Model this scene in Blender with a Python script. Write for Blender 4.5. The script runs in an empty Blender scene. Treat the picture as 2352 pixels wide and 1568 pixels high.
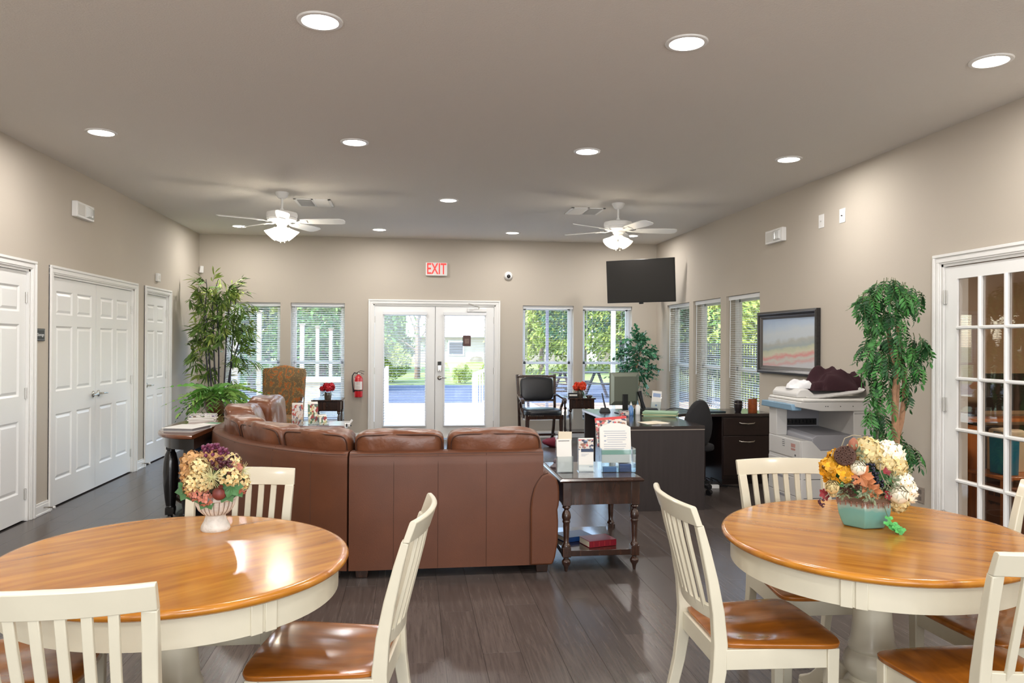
import bpy, bmesh, math, random
from mathutils import Matrix, Vector, noise
R = math.radians
PI = math.pi
scene = bpy.context.scene
C = scene.collection
random.seed(7)

# ------------------------------------------------------------------ camera
camd = bpy.data.cameras.new('camera')
cam = bpy.data.objects.new('camera', camd)
C.objects.link(cam)
scene.camera = cam
camd.sensor_width = 36.0
camd.lens = 1745.361 / 2352 * 36.0
camd.clip_end = 400
cam.matrix_world = (Matrix.Translation((0, 0, 1.467)) @ Matrix.Rotation(R(-7.531), 4, 'Z')
                    @ Matrix.Rotation(R(90 + 0.141), 4, 'X') @ Matrix.Rotation(R(0.304), 4, 'Z'))

# ------------------------------------------------------------------ world, sun, exposure
world = bpy.data.worlds.new('world')
scene.world = world
world.use_nodes = True
wn = world.node_tree
wn.nodes.clear()
sky = wn.nodes.new('ShaderNodeTexSky')
sky.sky_type = 'NISHITA'
sky.sun_disc = False
sky.sun_elevation = R(42)
sky.sun_rotation = R(250)
sky.air_density = 1.0
bg = wn.nodes.new('ShaderNodeBackground')
bg.inputs["Strength"].default_value = 1.5
wo = wn.nodes.new('ShaderNodeOutputWorld')
wn.links.new(sky.outputs[0], bg.inputs[0])
wn.links.new(bg.outputs[0], wo.inputs[0])
sund = bpy.data.lights.new('sun', 'SUN')
sund.energy = 6.0
sund.angle = R(0.6)
sund.color = (1.0, 0.95, 0.86)
sun = bpy.data.objects.new('sun', sund)
C.objects.link(sun)
# the sun stands to the left of the house and a little behind it, so no beam enters the room
sun.rotation_euler = Vector((-0.80, -0.42, 0.80)).to_track_quat('Z', 'Y').to_euler()

scene.view_settings.view_transform = 'Standard'
scene.view_settings.look = 'None'
scene.view_settings.gamma = 1
scene.view_settings.use_curve_mapping = False
scene.view_settings.exposure = 0.22
cy = scene.cycles
cy.use_denoising = True
cy.max_bounces = 9
cy.diffuse_bounces = 5
cy.glossy_bounces = 4
cy.transmission_bounces = 6
cy.transparent_max_bounces = 24
cy.caustics_reflective = False
cy.caustics_refractive = False
cy.sample_clamp_indirect = 4.0
cy.use_adaptive_sampling = True
cy.adaptive_threshold = 0.02

# room dimensions
XL, XR, YB, YF, H = -3.096, 3.851, 11.66, -2.6, 3.05
LAMP = 15.5       # watts of each recessed lamp
LAMPC = (1.0, 0.96, 0.92)
LX = (-2.338, -0.455, 1.422, 3.179)
LY = (3.83, 6.11, 8.43, 10.77)
visible_lamps = [(LX[1], LY[0]), (LX[2], LY[0]), (LX[3], LY[0]),
                 (LX[0], LY[1]), (LX[1], LY[1]), (LX[2], LY[1]), (LX[3], LY[1]),
                 (0.396, LY[2]),
                 (LX[0], LY[3]), (LX[1], LY[3]), (LX[2], LY[3]), (LX[3], LY[3])]
unseen_lamps = [(LX[0], LY[0])] + [(x, y) for y in (1.52, -0.78) for x in LX]

def area(name, loc, sx, sy, power, col, rot=(0, 0, 0), shape='RECTANGLE', portal=False, spread=180):
    d = bpy.data.lights.new(name, 'AREA')
    d.shape = shape
    d.size = sx
    d.size_y = sy
    d.energy = power
    d.color = col
    d.spread = R(spread)
    if portal:
        d.cycles.is_portal = True
    o = bpy.data.objects.new(name, d)
    o.location = loc
    o.rotation_euler = rot
    C.objects.link(o)
    return o

for lx, ly in visible_lamps + unseen_lamps:
    area('lamp_light', (lx, ly, H - 0.022), 0.15, 0.15, LAMP, LAMPC, shape='DISK')
WINB = [(-2.73, -1.938), (-1.787, -0.998), (1.709, 2.514), (2.66, 3.455)]
WINR = [(10.219, 11.151), (9.131, 10.07), (8.046, 8.957)]
WZ0, WZ1 = 0.27, 2.057
for a, b in WINB + [(-0.43, 0.2), (0.5, 1.12)]:
    area('daylight_portal', ((a + b) / 2, YB + 0.2, (WZ0 + WZ1) / 2), b - a, WZ1 - WZ0, 1, (1, 1, 1), (R(-90), 0, 0), portal=True)
for a, b in WINR:
    area('daylight_portal', (XR + 0.2, (a + b) / 2, (WZ0 + WZ1) / 2), WZ1 - WZ0, b - a, 1, (1, 1, 1), (0, R(90), 0), portal=True)

# added cool fill behind the camera; the front wall has no window
area('rear_fill_light', (0.4, YF + 0.1, 1.45), 5.6, 2.0, 215, (0.93, 0.96, 1.0), (R(90), 0, 0))

# ------------------------------------------------------------------ materials
def lin(c):
    return tuple(((x / 255) / 12.92 if x / 255 <= 0.04045 else ((x / 255 + 0.055) / 1.055) ** 2.4) for x in c)

def nt(m):
    m.use_nodes = True
    t = m.node_tree
    return t, t.nodes['Principled BSDF'], t.nodes, t.links

def mat(name, col, rough=0.5, metal=0.0, var=0.0, vscale=8.0, bump=0.0, bscale=60.0, coat=0.0, spec=0.5,
        sheen=0.0, emit=0.0, stretch=(1, 1, 1), trans=0.0, rvar=0.0, ecol=None, isl=0.0, sss=0.0, bdist=0.01):
    m = bpy.data.materials.new(name)
    t, p, N, L = nt(m)
    c = lin(col)
    p.inputs['Base Color'].default_value = (*c, 1)
    p.inputs['Roughness'].default_value = rough
    p.inputs['Metallic'].default_value = metal
    p.inputs['Coat Weight'].default_value = coat
    p.inputs['Coat Roughness'].default_value = 0.12
    p.inputs['Specular IOR Level'].default_value = spec
    p.inputs['Sheen Weight'].default_value = sheen
    p.inputs['Transmission Weight'].default_value = trans
    if emit:
        p.inputs['Emission Color'].default_value = (*(lin(ecol) if ecol else c), 1)
        p.inputs['Emission Strength'].default_value = emit
    if var or bump or rvar or isl:
        tc = N.new('ShaderNodeTexCoord')
        mp = N.new('ShaderNodeMapping')
        mp.inputs['Scale'].default_value = stretch
        L.new(tc.outputs['Object'], mp.inputs[0])
    if var or isl:
        hs = N.new('ShaderNodeHueSaturation')
        hs.inputs['Color'].default_value = (*c, 1)
        src = None
        if var:
            n = N.new('ShaderNodeTexNoise')
            n.inputs['Scale'].default_value = vscale
            n.inputs['Detail'].default_value = 5
            L.new(mp.outputs[0], n.inputs[0])
            r = N.new('ShaderNodeMapRange')
            r.inputs[1].default_value = 0.3
            r.inputs[2].default_value = 0.7
            r.inputs[3].default_value = 1 - var
            r.inputs[4].default_value = 1 + var
            L.new(n.outputs[0], r.inputs[0])
            src = r.outputs[0]
        if isl:
            g = N.new('ShaderNodeNewGeometry')
            r2 = N.new('ShaderNodeMapRange')
            r2.inputs[3].default_value = 1 - isl
            r2.inputs[4].default_value = 1 + isl
            L.new(g.outputs['Random Per Island'], r2.inputs[0])
            if src:
                mu = N.new('ShaderNodeMath')
                mu.operation = 'MULTIPLY'
                L.new(src, mu.inputs[0])
                L.new(r2.outputs[0], mu.inputs[1])
                src = mu.outputs[0]
            else:
                src = r2.outputs[0]
        L.new(src, hs.inputs['Value'])
        L.new(hs.outputs[0], p.inputs['Base Color'])
    if rvar:
        n3 = N.new('ShaderNodeTexNoise')
        n3.inputs['Scale'].default_value = vscale * 0.7
        L.new(mp.outputs[0], n3.inputs[0])
        r3 = N.new('ShaderNodeMapRange')
        r3.inputs[3].default_value = max(0, rough - rvar)
        r3.inputs[4].default_value = rough + rvar
        L.new(n3.outputs[0], r3.inputs[0])
        L.new(r3.outputs[0], p.inputs['Roughness'])
    if bump:
        n2 = N.new('ShaderNodeTexNoise')
        n2.inputs['Scale'].default_value = bscale
        n2.inputs['Detail'].default_value = 4
        L.new(mp.outputs[0], n2.inputs[0])
        b = N.new('ShaderNodeBump')
        b.inputs['Strength'].default_value = bump
        b.inputs['Distance'].default_value = bdist
        L.new(n2.outputs[0], b.inputs['Height'])
        L.new(b.outputs[0], p.inputs['Normal'])
    return m

def wood(name, c1, c2, rough=0.3, coat=0.5, scale=3.0, stretch=(1, 12, 12), axis=None, bump=0.02, wear=0.0):
    m = bpy.data.materials.new(name)
    t, p, N, L = nt(m)
    tc = N.new('ShaderNodeTexCoord')
    mp = N.new('ShaderNodeMapping')
    mp.inputs['Scale'].default_value = stretch
    if axis is not None:
        mp.inputs['Rotation'].default_value = (0, 0, axis)
    L.new(tc.outputs['Object'], mp.inputs[0])
    n = N.new('ShaderNodeTexNoise')
    n.inputs['Scale'].default_value = scale
    n.inputs['Detail'].default_value = 4
    n.inputs['Distortion'].default_value = 0.3
    L.new(mp.outputs[0], n.inputs[0])
    cr = N.new('ShaderNodeValToRGB')
    cr.color_ramp.elements[0].position = 0.3
    cr.color_ramp.elements[0].color = (*lin(c1), 1)
    cr.color_ramp.elements[1].position = 0.72
    cr.color_ramp.elements[1].color = (*lin(c2), 1)
    L.new(n.outputs[0], cr.inputs[0])
    n4 = N.new('ShaderNodeTexNoise')
    n4.inputs['Scale'].default_value = 4.0
    n4.inputs['Detail'].default_value = 3
    L.new(tc.outputs['Object'], n4.inputs[0])
    hs = N.new('ShaderNodeHueSaturation')
    mr = N.new('ShaderNodeMapRange')
    mr.inputs[1].default_value = 0.3
    mr.inputs[2].default_value = 0.7
    mr.inputs[3].default_value = 0.92
    mr.inputs[4].default_value = 1.07
    L.new(n4.outputs[0], mr.inputs[0])
    L.new(mr.outputs[0], hs.inputs['Value'])
    L.new(cr.outputs[0], hs.inputs['Color'])
    L.new(hs.outputs[0], p.inputs['Base Color'])
    p.inputs['Roughness'].default_value = rough
    p.inputs['Coat Weight'].default_value = coat
    p.inputs['Coat Roughness'].default_value = 0.08
    b = N.new('ShaderNodeBump')
    b.inputs['Strength'].default_value = bump
    b.inputs['Distance'].default_value = 0.01
    L.new(n.outputs[0], b.inputs['Height'])
    if bump:
        L.new(b.outputs[0], p.inputs['Normal'])
    if wear:
        r5 = N.new('ShaderNodeMapRange')
        r5.inputs[1].default_value = 0.35
        r5.inputs[2].default_value = 0.65
        r5.inputs[3].default_value = 0.06
        r5.inputs[4].default_value = 0.06 + wear
        L.new(n4.outputs[0], r5.inputs[0])
        L.new(r5.outputs[0], p.inputs['Coat Roughness'])
    return m

def glass_mat(name, tint=(1, 1, 1), rough=0.0, refl=1.0):
    m = bpy.data.materials.new(name)
    m.use_nodes = True
    t = m.node_tree
    t.nodes.clear()
    o = t.nodes.new('ShaderNodeOutputMaterial')
    mix = t.nodes.new('ShaderNodeMixShader')
    tr = t.nodes.new('ShaderNodeBsdfTransparent')
    gl = t.nodes.new('ShaderNodeBsdfGlossy')
    fr = t.nodes.new('ShaderNodeFresnel')
    ge = t.nodes.new('ShaderNodeNewGeometry')
    mr = t.nodes.new('ShaderNodeMapRange')      # the same reflectance on both faces of the thin pane
    mr.inputs[3].default_value = 1.45
    mr.inputs[4].default_value = 1 / 1.45
    t.links.new(ge.outputs['Backfacing'], mr.inputs[0])
    t.links.new(mr.outputs[0], fr.inputs[0])
    mul = t.nodes.new('ShaderNodeMath')
    mul.operation = 'MULTIPLY'
    mul.inputs[1].default_value = refl
    gl.inputs['Roughness'].default_value = rough
    tr.inputs[0].default_value = (*tint, 1)
    t.links.new(fr.outputs[0], mul.inputs[0])
    t.links.new(mul.outputs[0], mix.inputs[0])
    t.links.new(tr.outputs[0], mix.inputs[1])
    t.links.new(gl.outputs[0], mix.inputs[2])
    t.links.new(mix.outputs[0], o.inputs[0])
    return m

WALL = mat('wall_paint', (192, 183, 170), 0.85, bump=0.25, bscale=160, spec=0.2, bdist=0.002)
CEIL = mat('ceiling_paint', (226, 221, 214), 0.9, bump=0.7, bscale=110, spec=0.15, bdist=0.004)
TRIM = mat('white_trim', (236, 235, 232), 0.35, spec=0.4)
DOORW = mat('white_door_paint', (238, 238, 236), 0.32, spec=0.4)
GLASS = glass_mat('window_glass')
DGLASS = glass_mat('french_door_glass', (0.9, 0.88, 0.86), refl=1.5)
ACRYL = glass_mat('clear_acrylic', (0.9, 0.93, 0.94), 0.05, 1.6)
CHROME = mat('satin_nickel', (190, 185, 176), 0.25, 1.0)
HINGE = mat('painted_hinge', (205, 203, 198), 0.35, 0.5)
BLACKP = mat('black_plastic', (22, 22, 24), 0.4)
BLIND = mat('blind_white', (236, 238, 240), 0.45)
CREAM = mat('cream_paint', (206, 200, 180), 0.35, var=0.04, vscale=5, bump=0.05, bscale=30, coat=0.2)
HONEY = wood('honey_maple', (152, 90, 20), (196, 132, 42), 0.22, 0.2, 1.6, (14, 1.6, 2), bump=0.0, wear=0.1)
SEATW = wood('seat_maple', (132, 74, 18), (172, 104, 34), 0.2, 0.2, 2, (9, 2, 2), bump=0.0, wear=0.1)
LEATHER = mat('brown_leather', (96, 54, 31), 0.48, var=0.12, vscale=4, bump=0.22, bscale=220, spec=0.5, rvar=0.08, bdist=0.002)
LEATHC = mat('cushion_leather', (112, 67, 43), 0.33, var=0.2, vscale=7, bump=0.7, bscale=8, spec=0.55, rvar=0.08, bdist=0.012)
SEAM = mat('leather_seam', (66, 36, 22), 0.5)
DWOOD = wood('dark_walnut', (38, 22, 16), (66, 40, 28), 0.25, 0.6, 3, (12, 12, 1.5))
ESPR = mat('espresso_laminate', (54, 47, 46), 0.42, var=0.12, vscale=30, stretch=(1, 1, 0.1), spec=0.4)
ESPRT = mat('espresso_top', (46, 38, 36), 0.15, var=0.1, vscale=20, stretch=(0.2, 2, 2), spec=0.55)
ESPRD = mat('espresso_drawer', (34, 20, 16), 0.35, var=0.1, vscale=20)
BLKW = mat('black_lacquer', (18, 18, 20), 0.22, coat=0.5)
RUST = mat('chestnut_top', (104, 58, 34), 0.16, var=0.15, vscale=6, coat=0.6)
PAPER = mat('white_paper', (240, 238, 232), 0.7)
CREAMP = mat('cream_paper', (226, 214, 190), 0.7)
BLKFAB = mat('black_fabric', (30, 29, 31), 0.85, bump=0.3, bscale=300)
BLKLEA = mat('black_leather', (24, 26, 32), 0.3, bump=0.15, bscale=90, spec=0.6)
GREYP = mat('copier_grey', (205, 203, 200), 0.45)
GREYD = mat('copier_mid_grey', (150, 150, 156), 0.5)
BLUEP = mat('copier_blue', (120, 152, 176), 0.4)

# ------------------------------------------------------------------ mesh building
class MB:
    def __init__(s):
        s.v, s.f, s.m = [], [], []

    def add(s, vs, fs, M=None, mi=0):
        o = len(s.v)
        if M is None:
            s.v += [tuple(v) for v in vs]
        else:
            s.v += [tuple(M @ Vector(v)) for v in vs]
        s.f += [tuple(i + o for i in f) for f in fs]
        s.m += [mi] * len(fs)
        return s

    def box(s, x0, x1, y0, y1, z0, z1, M=None, mi=0):
        vs = [(x, y, z) for x in (x0, x1) for y in (y0, y1) for z in (z0, z1)]
        fs = [(0, 1, 3, 2), (4, 6, 7, 5), (0, 4, 5, 1), (2, 3, 7, 6), (0, 2, 6, 4), (1, 5, 7, 3)]
        return s.add(vs, fs, M, mi)

    def frus(s, r0, r1, z0, z1, M=None, mi=0):
        # rectangle r0=(x0,x1,y0,y1) at z0 to r1 at z1
        vs = [(r0[0], r0[2], z0), (r0[1], r0[2], z0), (r0[1], r0[3], z0), (r0[0], r0[3], z0),
              (r1[0], r1[2], z1), (r1[1], r1[2], z1), (r1[1], r1[3], z1), (r1[0], r1[3], z1)]
        fs = [(3, 2, 1, 0), (4, 5, 6, 7), (0, 1, 5, 4), (1, 2, 6, 5), (2, 3, 7, 6), (3, 0, 4, 7)]
        return s.add(vs, fs, M, mi)

    def loft(s, rings, cap=True, close=True, M=None, mi=0):
        n = len(rings[0])
        vs = [p for r in rings for p in r]
        fs = []
        for i in range(len(rings) - 1):
            for j in range(n if close else n - 1):
                a, b = i * n + j, i * n + (j + 1) % n
                fs.append((a, b, b + n, a + n))
        if cap:
            fs.append(tuple(range(n))[::-1])
            fs.append(tuple((len(rings) - 1) * n + j for j in range(n)))
        return s.add(vs, fs, M, mi)

    def lathe(s, prof, n=24, cx=0, cy=0, sx=1, sy=1, M=None, mi=0, flute=0, nf=0, cap=True):
        rings = []
        for r, z in prof:
            ring = []
            for j in range(n):
                a = 2 * PI * j / n
                rr = r * (1 - flute * (0.5 + 0.5 * math.cos(nf * a))) if flute else r
                ring.append((cx + rr * sx * math.cos(a), cy + rr * sy * math.sin(a), z))
            rings.append(ring)
        return s.loft(rings, cap, True, M, mi)

    def cyl(s, x, y, z0, z1, r, n=20, M=None, mi=0):
        return s.lathe([(r, z0), (r, z1)], n, x, y, M=M, mi=mi)

    def prism(s, pts, z0, z1, M=None, mi=0):
        return s.loft([[(x, y, z0) for x, y in pts], [(x, y, z1) for x, y in pts]], True, True, M, mi)

    def tube(s, pts, r, n=8, M=None, mi=0, cap=True):
        pts = [Vector(p) for p in pts]
        rs = r if isinstance(r, (list, tuple)) else [r] * len(pts)
        rings = []
        up = Vector((0, 0, 1))
        for i, p in enumerate(pts):
            d = (pts[min(i + 1, len(pts) - 1)] - pts[max(i - 1, 0)])
            d = d.normalized() if d.length > 1e-9 else Vector((0, 0, 1))
            u = up if abs(d.dot(up)) < 0.95 else Vector((0, 1, 0))
            a = d.cross(u).normalized()
            if rings and a.dot(la) < 0:
                a = -a
            la = a
            b = d.cross(a)
            rings.append([tuple(p + (a * math.cos(2 * PI * j / n) + b * math.sin(2 * PI * j / n)) * rs[i]) for j in range(n)])
        return s.loft(rings, cap, True, M, mi)

    def sweep(s, pts, sec, M=None, mi=0, side=Vector((1, 0, 0))):
        # rectangular bar: sec = [(w along side, h across)] per point
        pts = [Vector(p) for p in pts]
        rings = []
        for i, p in enumerate(pts):
            d = (pts[min(i + 1, len(pts) - 1)] - pts[max(i - 1, 0)]).normalized()
            b = d.cross(side).normalized()
            a = b.cross(d).normalized()
            w, h = sec[i] if isinstance(sec, list) else sec
            rings.append([tuple(p + a * w / 2 * q[0] + b * h / 2 * q[1]) for q in ((-1, -1), (1, -1), (1, 1), (-1, 1))])
        return s.loft(rings, True, True, M, mi)

    def ball(s, c, r, n=12, m=8, M=None, mi=0):
        rx, ry, rz = r if isinstance(r, (tuple, list)) else (r, r, r)
        rings = []
        for i in range(m + 1):
            t = PI * (0.02 + 0.96 * i / m)
            rings.append([(c[0] + rx * math.sin(t) * math.cos(2 * PI * j / n), c[1] + ry * math.sin(t) * math.sin(2 * PI * j / n),
                           c[2] - rz * math.cos(t)) for j in range(n)])
        return s.loft(rings, True, True, M, mi)

    def soft(s, fn, sx, sy, sz, n=5, e=5.0, puff=0.0, wr=0.0, seed=0, M=None, mi=0, nx=None):
        # rounded, puffed cushion: cube grid mapped to a superquadric, then through fn
        idx = {}
        vs, fs = [], []
        nx = nx or n
        dims = (nx, n, n)

        def vid(i, j, k):
            key = (i, j, k)
            if key not in idx:
                p = [2 * i / dims[0] - 1, 2 * j / dims[1] - 1, 2 * k / dims[2] - 1]
                q = (abs(p[0]) ** e + abs(p[1]) ** e + abs(p[2]) ** e) ** (1 / e)
                x, y, z = (c / q for c in p)
                pf = 1 + puff * (1 - x * x) * (1 - z * z)
                v = [x * sx / 2, y * sy / 2 * pf, z * sz / 2 * (1 + puff * 0.3 * (1 - x * x))]
                if wr:
                    nn = noise.noise(Vector((v[0] * 7 + seed * 3.1, v[1] * 9, v[2] * 7 + seed))) * wr
                    nn += noise.noise(Vector((v[0] * 21 + seed, v[1] * 17, v[2] * 6))) * wr * 0.5
                    l = math.sqrt(x * x + y * y + z * z)
                    v = [v[0] + x / l * nn, v[1] + y / l * nn, v[2] + z / l * nn]
                idx[key] = len(vs)
                vs.append(fn(*v) if fn else tuple(v))
            return idx[key]
        A, B, D = dims
        for i in range(A):
            for j in range(B):
                fs.append((vid(i, j, 0), vid(i, j + 1, 0), vid(i + 1, j + 1, 0), vid(i + 1, j, 0)))
                fs.append((vid(i, j, D), vid(i + 1, j, D), vid(i + 1, j + 1, D), vid(i, j + 1, D)))
        for i in range(A):
            for k in range(D):
                fs.append((vid(i, 0, k), vid(i + 1, 0, k), vid(i + 1, 0, k + 1), vid(i, 0, k + 1)))
                fs.append((vid(i, B, k), vid(i, B, k + 1), vid(i + 1, B, k + 1), vid(i + 1, B, k)))
        for j in range(B):
            for k in range(D):
                fs.append((vid(0, j, k), vid(0, j, k + 1), vid(0, j + 1, k + 1), vid(0, j + 1, k)))
                fs.append((vid(A, j, k), vid(A, j + 1, k), vid(A, j + 1, k + 1), vid(A, j, k + 1)))
        return s.add(vs, fs, M, mi)

    def mesh(s, name, mats, smooth=35, fix=True):
        me = bpy.data.meshes.new(name)
        me.from_pydata(s.v, [], s.f)
        mats = mats if isinstance(mats, (list, tuple)) else [mats]
        for m in mats:
            me.materials.append(m)
        if len(mats) > 1:
            me.polygons.foreach_set('material_index', s.m)
        if fix or smooth:
            bm = bmesh.new()
            bm.from_mesh(me)
            if fix:
                bmesh.ops.recalc_face_normals(bm, faces=bm.faces)
            if smooth:
                lim = R(smooth)
                for f in bm.faces:
                    f.smooth = True
                for ed in bm.edges:
                    if len(ed.link_faces) == 2 and ed.calc_face_angle(0) > lim:
                        ed.smooth = False
            bm.to_mesh(me)
            bm.free()
        return me

    def build(s, name, mats, parent=None, smooth=35, bevel=0.0, loc=None, rot=None, segs=2, fix=True):
        o = bpy.data.objects.new(name, s.mesh(name, mats, smooth, fix))
        C.objects.link(o)
        if parent:
            o.parent = parent
        if loc:
            o.location = loc
        if rot:
            o.rotation_euler = rot
        if bevel:
            b = o.modifiers.new('bevel', 'BEVEL')
            b.width = bevel
            b.segments = segs
            b.limit_method = 'ANGLE'
            b.angle_limit = R(35)
        return o

def tag(o, label=None, cat=None, group=None, kind=None):
    for k, v in (('label', label), ('category', cat), ('group', group), ('kind', kind)):
        if v:
            o[k] = v
    return o

def thing(name, label, cat, loc=(0, 0, 0), rz=0, group=None):
    o = bpy.data.objects.new(name, None)
    o.empty_display_size = 0.05
    C.objects.link(o)
    o.location = loc
    o.rotation_euler = (0, 0, rz)
    return tag(o, label, cat, group)

def link(name, me, parent=None, loc=None, rot=None, scale=None):
    o = bpy.data.objects.new(name, me)
    C.objects.link(o)
    if parent:
        o.parent = parent
    if loc:
        o.location = loc
    if rot:
        o.rotation_euler = rot
    if scale:
        o.scale = scale if isinstance(scale, (tuple, list)) else (scale,) * 3
    return o

def copy_tree(o, parent=None):
    c = o.copy()
    C.objects.link(c)
    c.parent = parent
    for ch in list(o.children):
        copy_tree(ch, c)
    return c

def struct(name, mb, m, parent=None, **k):
    o = mb.build(name, m, parent, **k)
    if not parent:
        o['kind'] = 'structure'
    return o

def ellipse(rx, ry, n, cx=0, cy=0, e=2.0, a0=0, a1=2 * PI):
    out = []
    for i in range(n):
        a = a0 + (a1 - a0) * i / n
        c, s_ = math.cos(a), math.sin(a)
        out.append((cx + rx * math.copysign(abs(c) ** (2 / e), c), cy + ry * math.copysign(abs(s_) ** (2 / e), s_)))
    return out

# ================================================================== ROOM SHELL
def wall_with_holes(name, axis, pos, thick, u0, u1, holes):
    # axis 'x': wall spans x at y=pos..pos+thick ; axis 'y': wall spans y at x=pos..pos+thick ; holes (a,b,z0,z1)
    mb = MB()
    cuts = sorted(set([u0, u1] + [h[0] for h in holes] + [h[1] for h in holes]))
    for a, b in zip(cuts, cuts[1:]):
        zs = [(0.0, H)]
        for h in holes:
            if h[0] <= a + 1e-6 and h[1] >= b - 1e-6:
                nz = []
                for z0, z1 in zs:
                    if h[2] > z0:
                        nz.append((z0, min(h[2], z1)))
                    if h[3] < z1:
                        nz.append((max(h[3], z0), z1))
                zs = [z for z in nz if z[1] - z[0] > 1e-5]
        for z0, z1 in zs:
            if axis == 'x':
                mb.box(a, b, pos, pos + thick, z0, z1)
            else:
                mb.box(pos, pos + thick, a, b, z0, z1)
    return struct(name, mb, WALL, smooth=0)

DB0, DB1, DT = -0.575, 1.282, 2.05       # opening of the back doors
back_holes = [(a, b, WZ0, WZ1) for a, b in WINB] + [(DB0, DB1, 0, DT)]
wall_with_holes('wall_back', 'x', YB, 0.2, XL - 0.15, XR + 0.15, back_holes)
FD0, FD1 = 3.22, 5.11                    # french doors on the right wall
right_holes = [(a, b, WZ0, WZ1) for a, b in WINR] + [(FD0, FD1, 0, 2.06)]
wall_with_holes('wall_right', 'y', XR, 0.2, YF, YB, right_holes)
wall_with_holes('wall_left', 'y', XL - 0.15, 0.15, YF, YB, [(5.74, 6.68, 0, 2.05), (7.07, 9.03, 0, 2.05), (9.42, 10.25, 0, 2.05)])
wall_with_holes('wall_front', 'x', YF - 0.15, 0.15, XL - 0.15, XR + 0.15, [])
struct('ceiling', MB().box(XL - 0.15, XR + 0.2, YF - 0.15, YB + 0.2, H, H + 0.15), CEIL, smooth=0)

# ---- plank floor: one object, its planks laid on it one by one
FLB = mat('floor_joint', (46, 40, 38), 0.7)
def plank_mat():
    m = bpy.data.materials.new('floor_plank_vinyl')
    t, p, N, L = nt(m)
    geo = N.new('ShaderNodeNewGeometry')
    oi = N.new('ShaderNodeObjectInfo')
    addn = N.new('ShaderNodeMath')
    addn.operation = 'ADD'
    L.new(geo.outputs['Random Per Island'], addn.inputs[0])
    L.new(oi.outputs['Random'], addn.inputs[1])
    fr = N.new('ShaderNodeMath')
    fr.operation = 'FRACT'
    L.new(addn.outputs[0], fr.inputs[0])
    comb = N.new('ShaderNodeCombineXYZ')
    mul = N.new('ShaderNodeMath')
    mul.operation = 'MULTIPLY'
    mul.inputs[1].default_value = 40
    L.new(fr.outputs[0], mul.inputs[0])
    L.new(mul.outputs[0], comb.inputs[2])
    va = N.new('ShaderNodeVectorMath')
    L.new(geo.outputs['Position'], va.inputs[0])
    L.new(comb.outputs[0], va.inputs[1])
    mp = N.new('ShaderNodeMapping')
    mp.inputs['Scale'].default_value = (22, 1.0, 1)
    L.new(va.outputs[0], mp.inputs[0])
    n = N.new('ShaderNodeTexNoise')
    n.inputs['Scale'].default_value = 3.0
    n.inputs['Detail'].default_value = 9
    n.inputs['Roughness'].default_value = 0.65
    n.inputs['Distortion'].default_value = 0.35
    L.new(mp.outputs[0], n.inputs[0])
    cr = N.new('ShaderNodeValToRGB')
    cr.color_ramp.elements[0].position = 0.28
    cr.color_ramp.elements[0].color = (*lin((61, 54, 51)), 1)
    cr.color_ramp.elements[1].position = 0.75
    cr.color_ramp.elements[1].color = (*lin((94, 84, 79)), 1)
    L.new(n.outputs[0], cr.inputs[0])
    hs = N.new('ShaderNodeHueSaturation')
    mr = N.new('ShaderNodeMapRange')
    mr.inputs[3].default_value = 0.86
    mr.inputs[4].default_value = 1.14
    L.new(fr.outputs[0], mr.inputs[0])
    L.new(mr.outputs[0], hs.inputs['Value'])
    L.new(cr.outputs[0], hs.inputs['Color'])
    L.new(hs.outputs[0], p.inputs['Base Color'])
    p.inputs['Roughness'].default_value = 0.27
    p.inputs['Specular IOR Level'].default_value = 0.6
    b = N.new('ShaderNodeBump')
    b.inputs['Strength'].default_value = 0.12
    b.inputs['Distance'].default_value = 0.004
    L.new(n.outputs[0], b.inputs['Height'])
    L.new(b.outputs[0], p.inputs['Normal'])
    return m
PLANK = plank_mat()
floor = struct('floor', MB().box(XL - 0.15, XR + 0.2, YF - 0.15, YB + 0.2, -0.12, -0.004), FLB, smooth=0)
PW, PL_, GAP = 0.181, 1.22, 0.0009

def plank_mb(mb, x0, x1, y0, y1):
    g, c = GAP / 2, 0.0006
    r0 = (x0 + g, x1 - g, y0 + g, y1 - g)
    r1 = (x0 + g + c, x1 - g - c, y0 + g + c, y1 - g - c)
    mb.frus(r0, r0, -0.004, -0.001)
    mb.frus(r0, r1, -0.001, 0.0)

cells = []
i = 0
x = XL
while x < XR - 0.01:
    x1 = min(x + PW, XR)
    y = YF - ((i * 0.47) % 1.0) * PL_
    while y < YB:
        a, b = max(y, YF), min(y + PL_, YB)
        if b - a > 0.01:
            cells.append((x, x1, a, b))
        y += PL_
    x = x1
    i += 1
cells.sort(key=lambda c: math.hypot((c[0] + c[1]) / 2 - 0.5, (c[2] + c[3]) / 2 - 3.2) + (6 if c[3] < 2.0 else 0))
full = MB()
plank_mb(full, -PW / 2, PW / 2, -PL_ / 2, PL_ / 2)
fullme = full.mesh('plank', PLANK, smooth=0)
rest = MB()
n_pl = 0
for (a, b, c, d) in cells:
    if n_pl < 290 and d > 1.9 and not (a < -2.2 and d < 3.5):
        if abs((b - a) - PW) < 1e-4 and abs((d - c) - PL_) < 1e-4:
            link('plank', fullme, floor, ((a + b) / 2, (c + d) / 2, 0))
        else:
            mb = MB()
            plank_mb(mb, a, b, c, d)
            mb.build('plank', PLANK, floor, smooth=0)
        n_pl += 1
    else:
        plank_mb(rest, a, b, c, d)
tag(rest.build('farther_planks', PLANK, floor, smooth=0), kind='stuff')

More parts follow.
